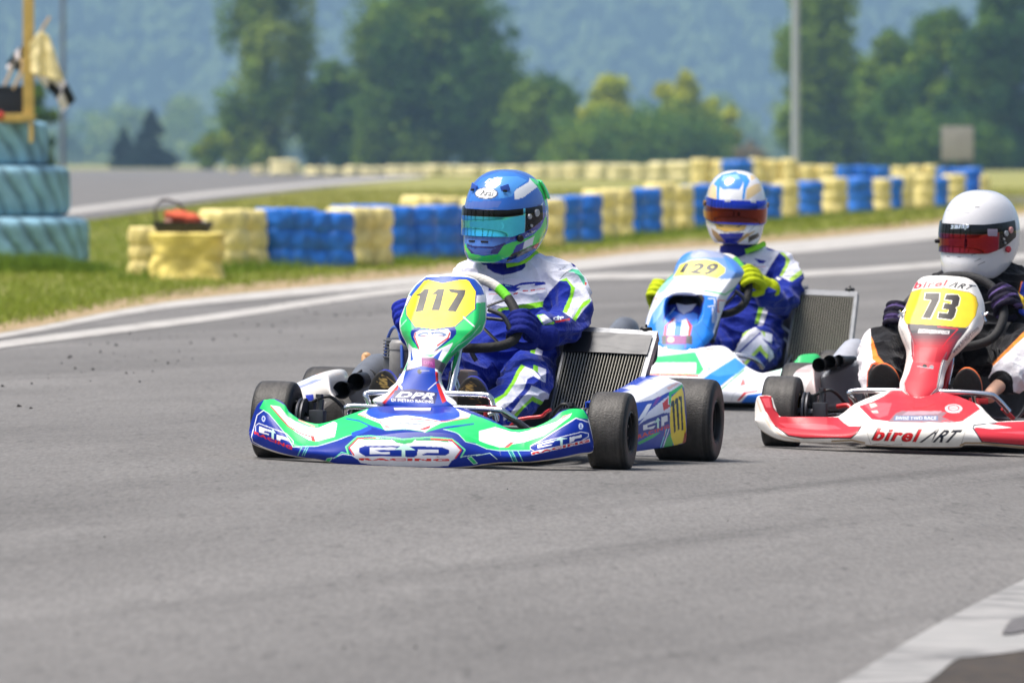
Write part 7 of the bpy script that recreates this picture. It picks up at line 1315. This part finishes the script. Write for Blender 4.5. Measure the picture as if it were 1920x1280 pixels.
vz = H3.patch('visor', -98, 98, lambda d: zb(d) + 0.002, lambda d: 0.041 + 0.010 * max(0, (abs(d) - 40) / 55.0), 0.0045, visor_mat('visor_crimson', (150, 20, 20), (60, 20, 100)), v3col, 300, 120)
Vx = verts(vz); px, py = K3.proj(Vx); base = np.empty(len(Vx) * 4, np.float32); vz.data.color_attributes['Col'].data.foreach_get('color', base); base = base.reshape(-1, 4)[:, :3]
tx = Art((0, 0, 0)).z(*Z8).text((255, 255, 255), 'zamp', (272, 526), (494, 516), (494, 582), (270, 590), 0.06, 0.15); k_ = tx.sample(px, py)[:, :1]; setcol(vz.data, base * (1 - k_) + k_ * 0.86); film(vz)
for d, z, r, m in ((84, 0.022, 0.012, mat('pink_cap', (206, 150, 146), 0.4)), (74, 0.012, 0.011, M_ALU), (70, -0.006, 0.005, M_ALU), (72, -0.018, 0.005, M_ALU), (80, -0.040, 0.012, mat('red_cap', (196, 44, 60), 0.4)), (-84, 0.02, 0.012, M_ALU)): H3.knob(d, z, r, m, off=0.008)
H3.knob(-50, -0.018, 0.008, M_BLK, 'visor_latch', 0.016)
sb = H3.slot(52, 0.016, 0.038, 0.026, mat('clear_tab', (150, 140, 160), 0.3), 'tear_off_tab', 0, 0.008)
def gdark(q, V):
    s_ = np.sin(q[:, 0] * 170 + q[:, 1] * 60); c = np.where((s_ > 0.72)[:, None], lin((86, 70, 120)), lin((26, 22, 40))); return np.where(((q[:, 1] > 0.055) & (q[:, 1] < 0.066))[:, None], lin((196, 166, 40)), c)
grip(K3, p3, SP3, 12, (1692, 620, .53), Vector((-0.35, -0.8, 0.5)), gdark, 1.22); grip(K3, p3, SP3, 4, (1912, 596, .52), Vector((0.5, -0.75, 0.45)), gdark, 1.2)
shoe(K3, p3, P3(1652, 682, -.005), P3(1664, 772, .03), .105, (236, 110, 40)); shoe(K3, p3, P3(1812, 690, -.005), P3(1816, 778, .03), .095, (236, 110, 40))
# ------------------------------------------------------------------ made-up trees out of view, added only for the visors to reflect
lob = []
for k in range(7):
    ang = R(-160 + k * 19 + rnd.uniform(-2, 2)); dst = rnd.uniform(22, 34); cx = math.sin(ang) * dst; cy = 27 + math.cos(ang) * dst; ht = rnd.uniform(17, 27); wd = rnd.uniform(0.8, 1.7)
    for q in range(8): lob.append(((cx + rnd.uniform(-.6, .6), cy + rnd.uniform(-.6, .6), 1.0 + ht * q / 8.0), (wd * (1.1 - q * 0.08), wd * (1.1 - q * 0.08), ht / 8.5), rnd.randrange(3)))
v, c = lobes_cloud(lob, 90, 0.34, DK)
tag(raw_obj('visor_reflection_trees', v, np.arange(len(v)).reshape(-1, 4), M_LEAF, col=c), kind='stuff')

# ------------------------------------------------------------------ the hazy air
hz = MB(); hz.box((0, 4450, 299), (7800, 9100, 602)); ho = hz.build('haze', [], smooth=False)
hm = bpy.data.materials.new('haze_air'); hm.use_nodes = True; hn = hm.node_tree; hn.nodes.remove(hn.nodes['Principled BSDF'])
pv = hn.nodes.new('ShaderNodeVolumePrincipled'); pv.inputs['Color'].default_value = (0.44, 0.71, 1.0, 1); pv.inputs['Density'].default_value = 0.00012; pv.inputs['Anisotropy'].default_value = 0.0
hn.links.new(pv.outputs[0], hn.nodes['Material Output'].inputs['Volume']); ho.data.materials.append(hm); tag(ho, kind='stuff')
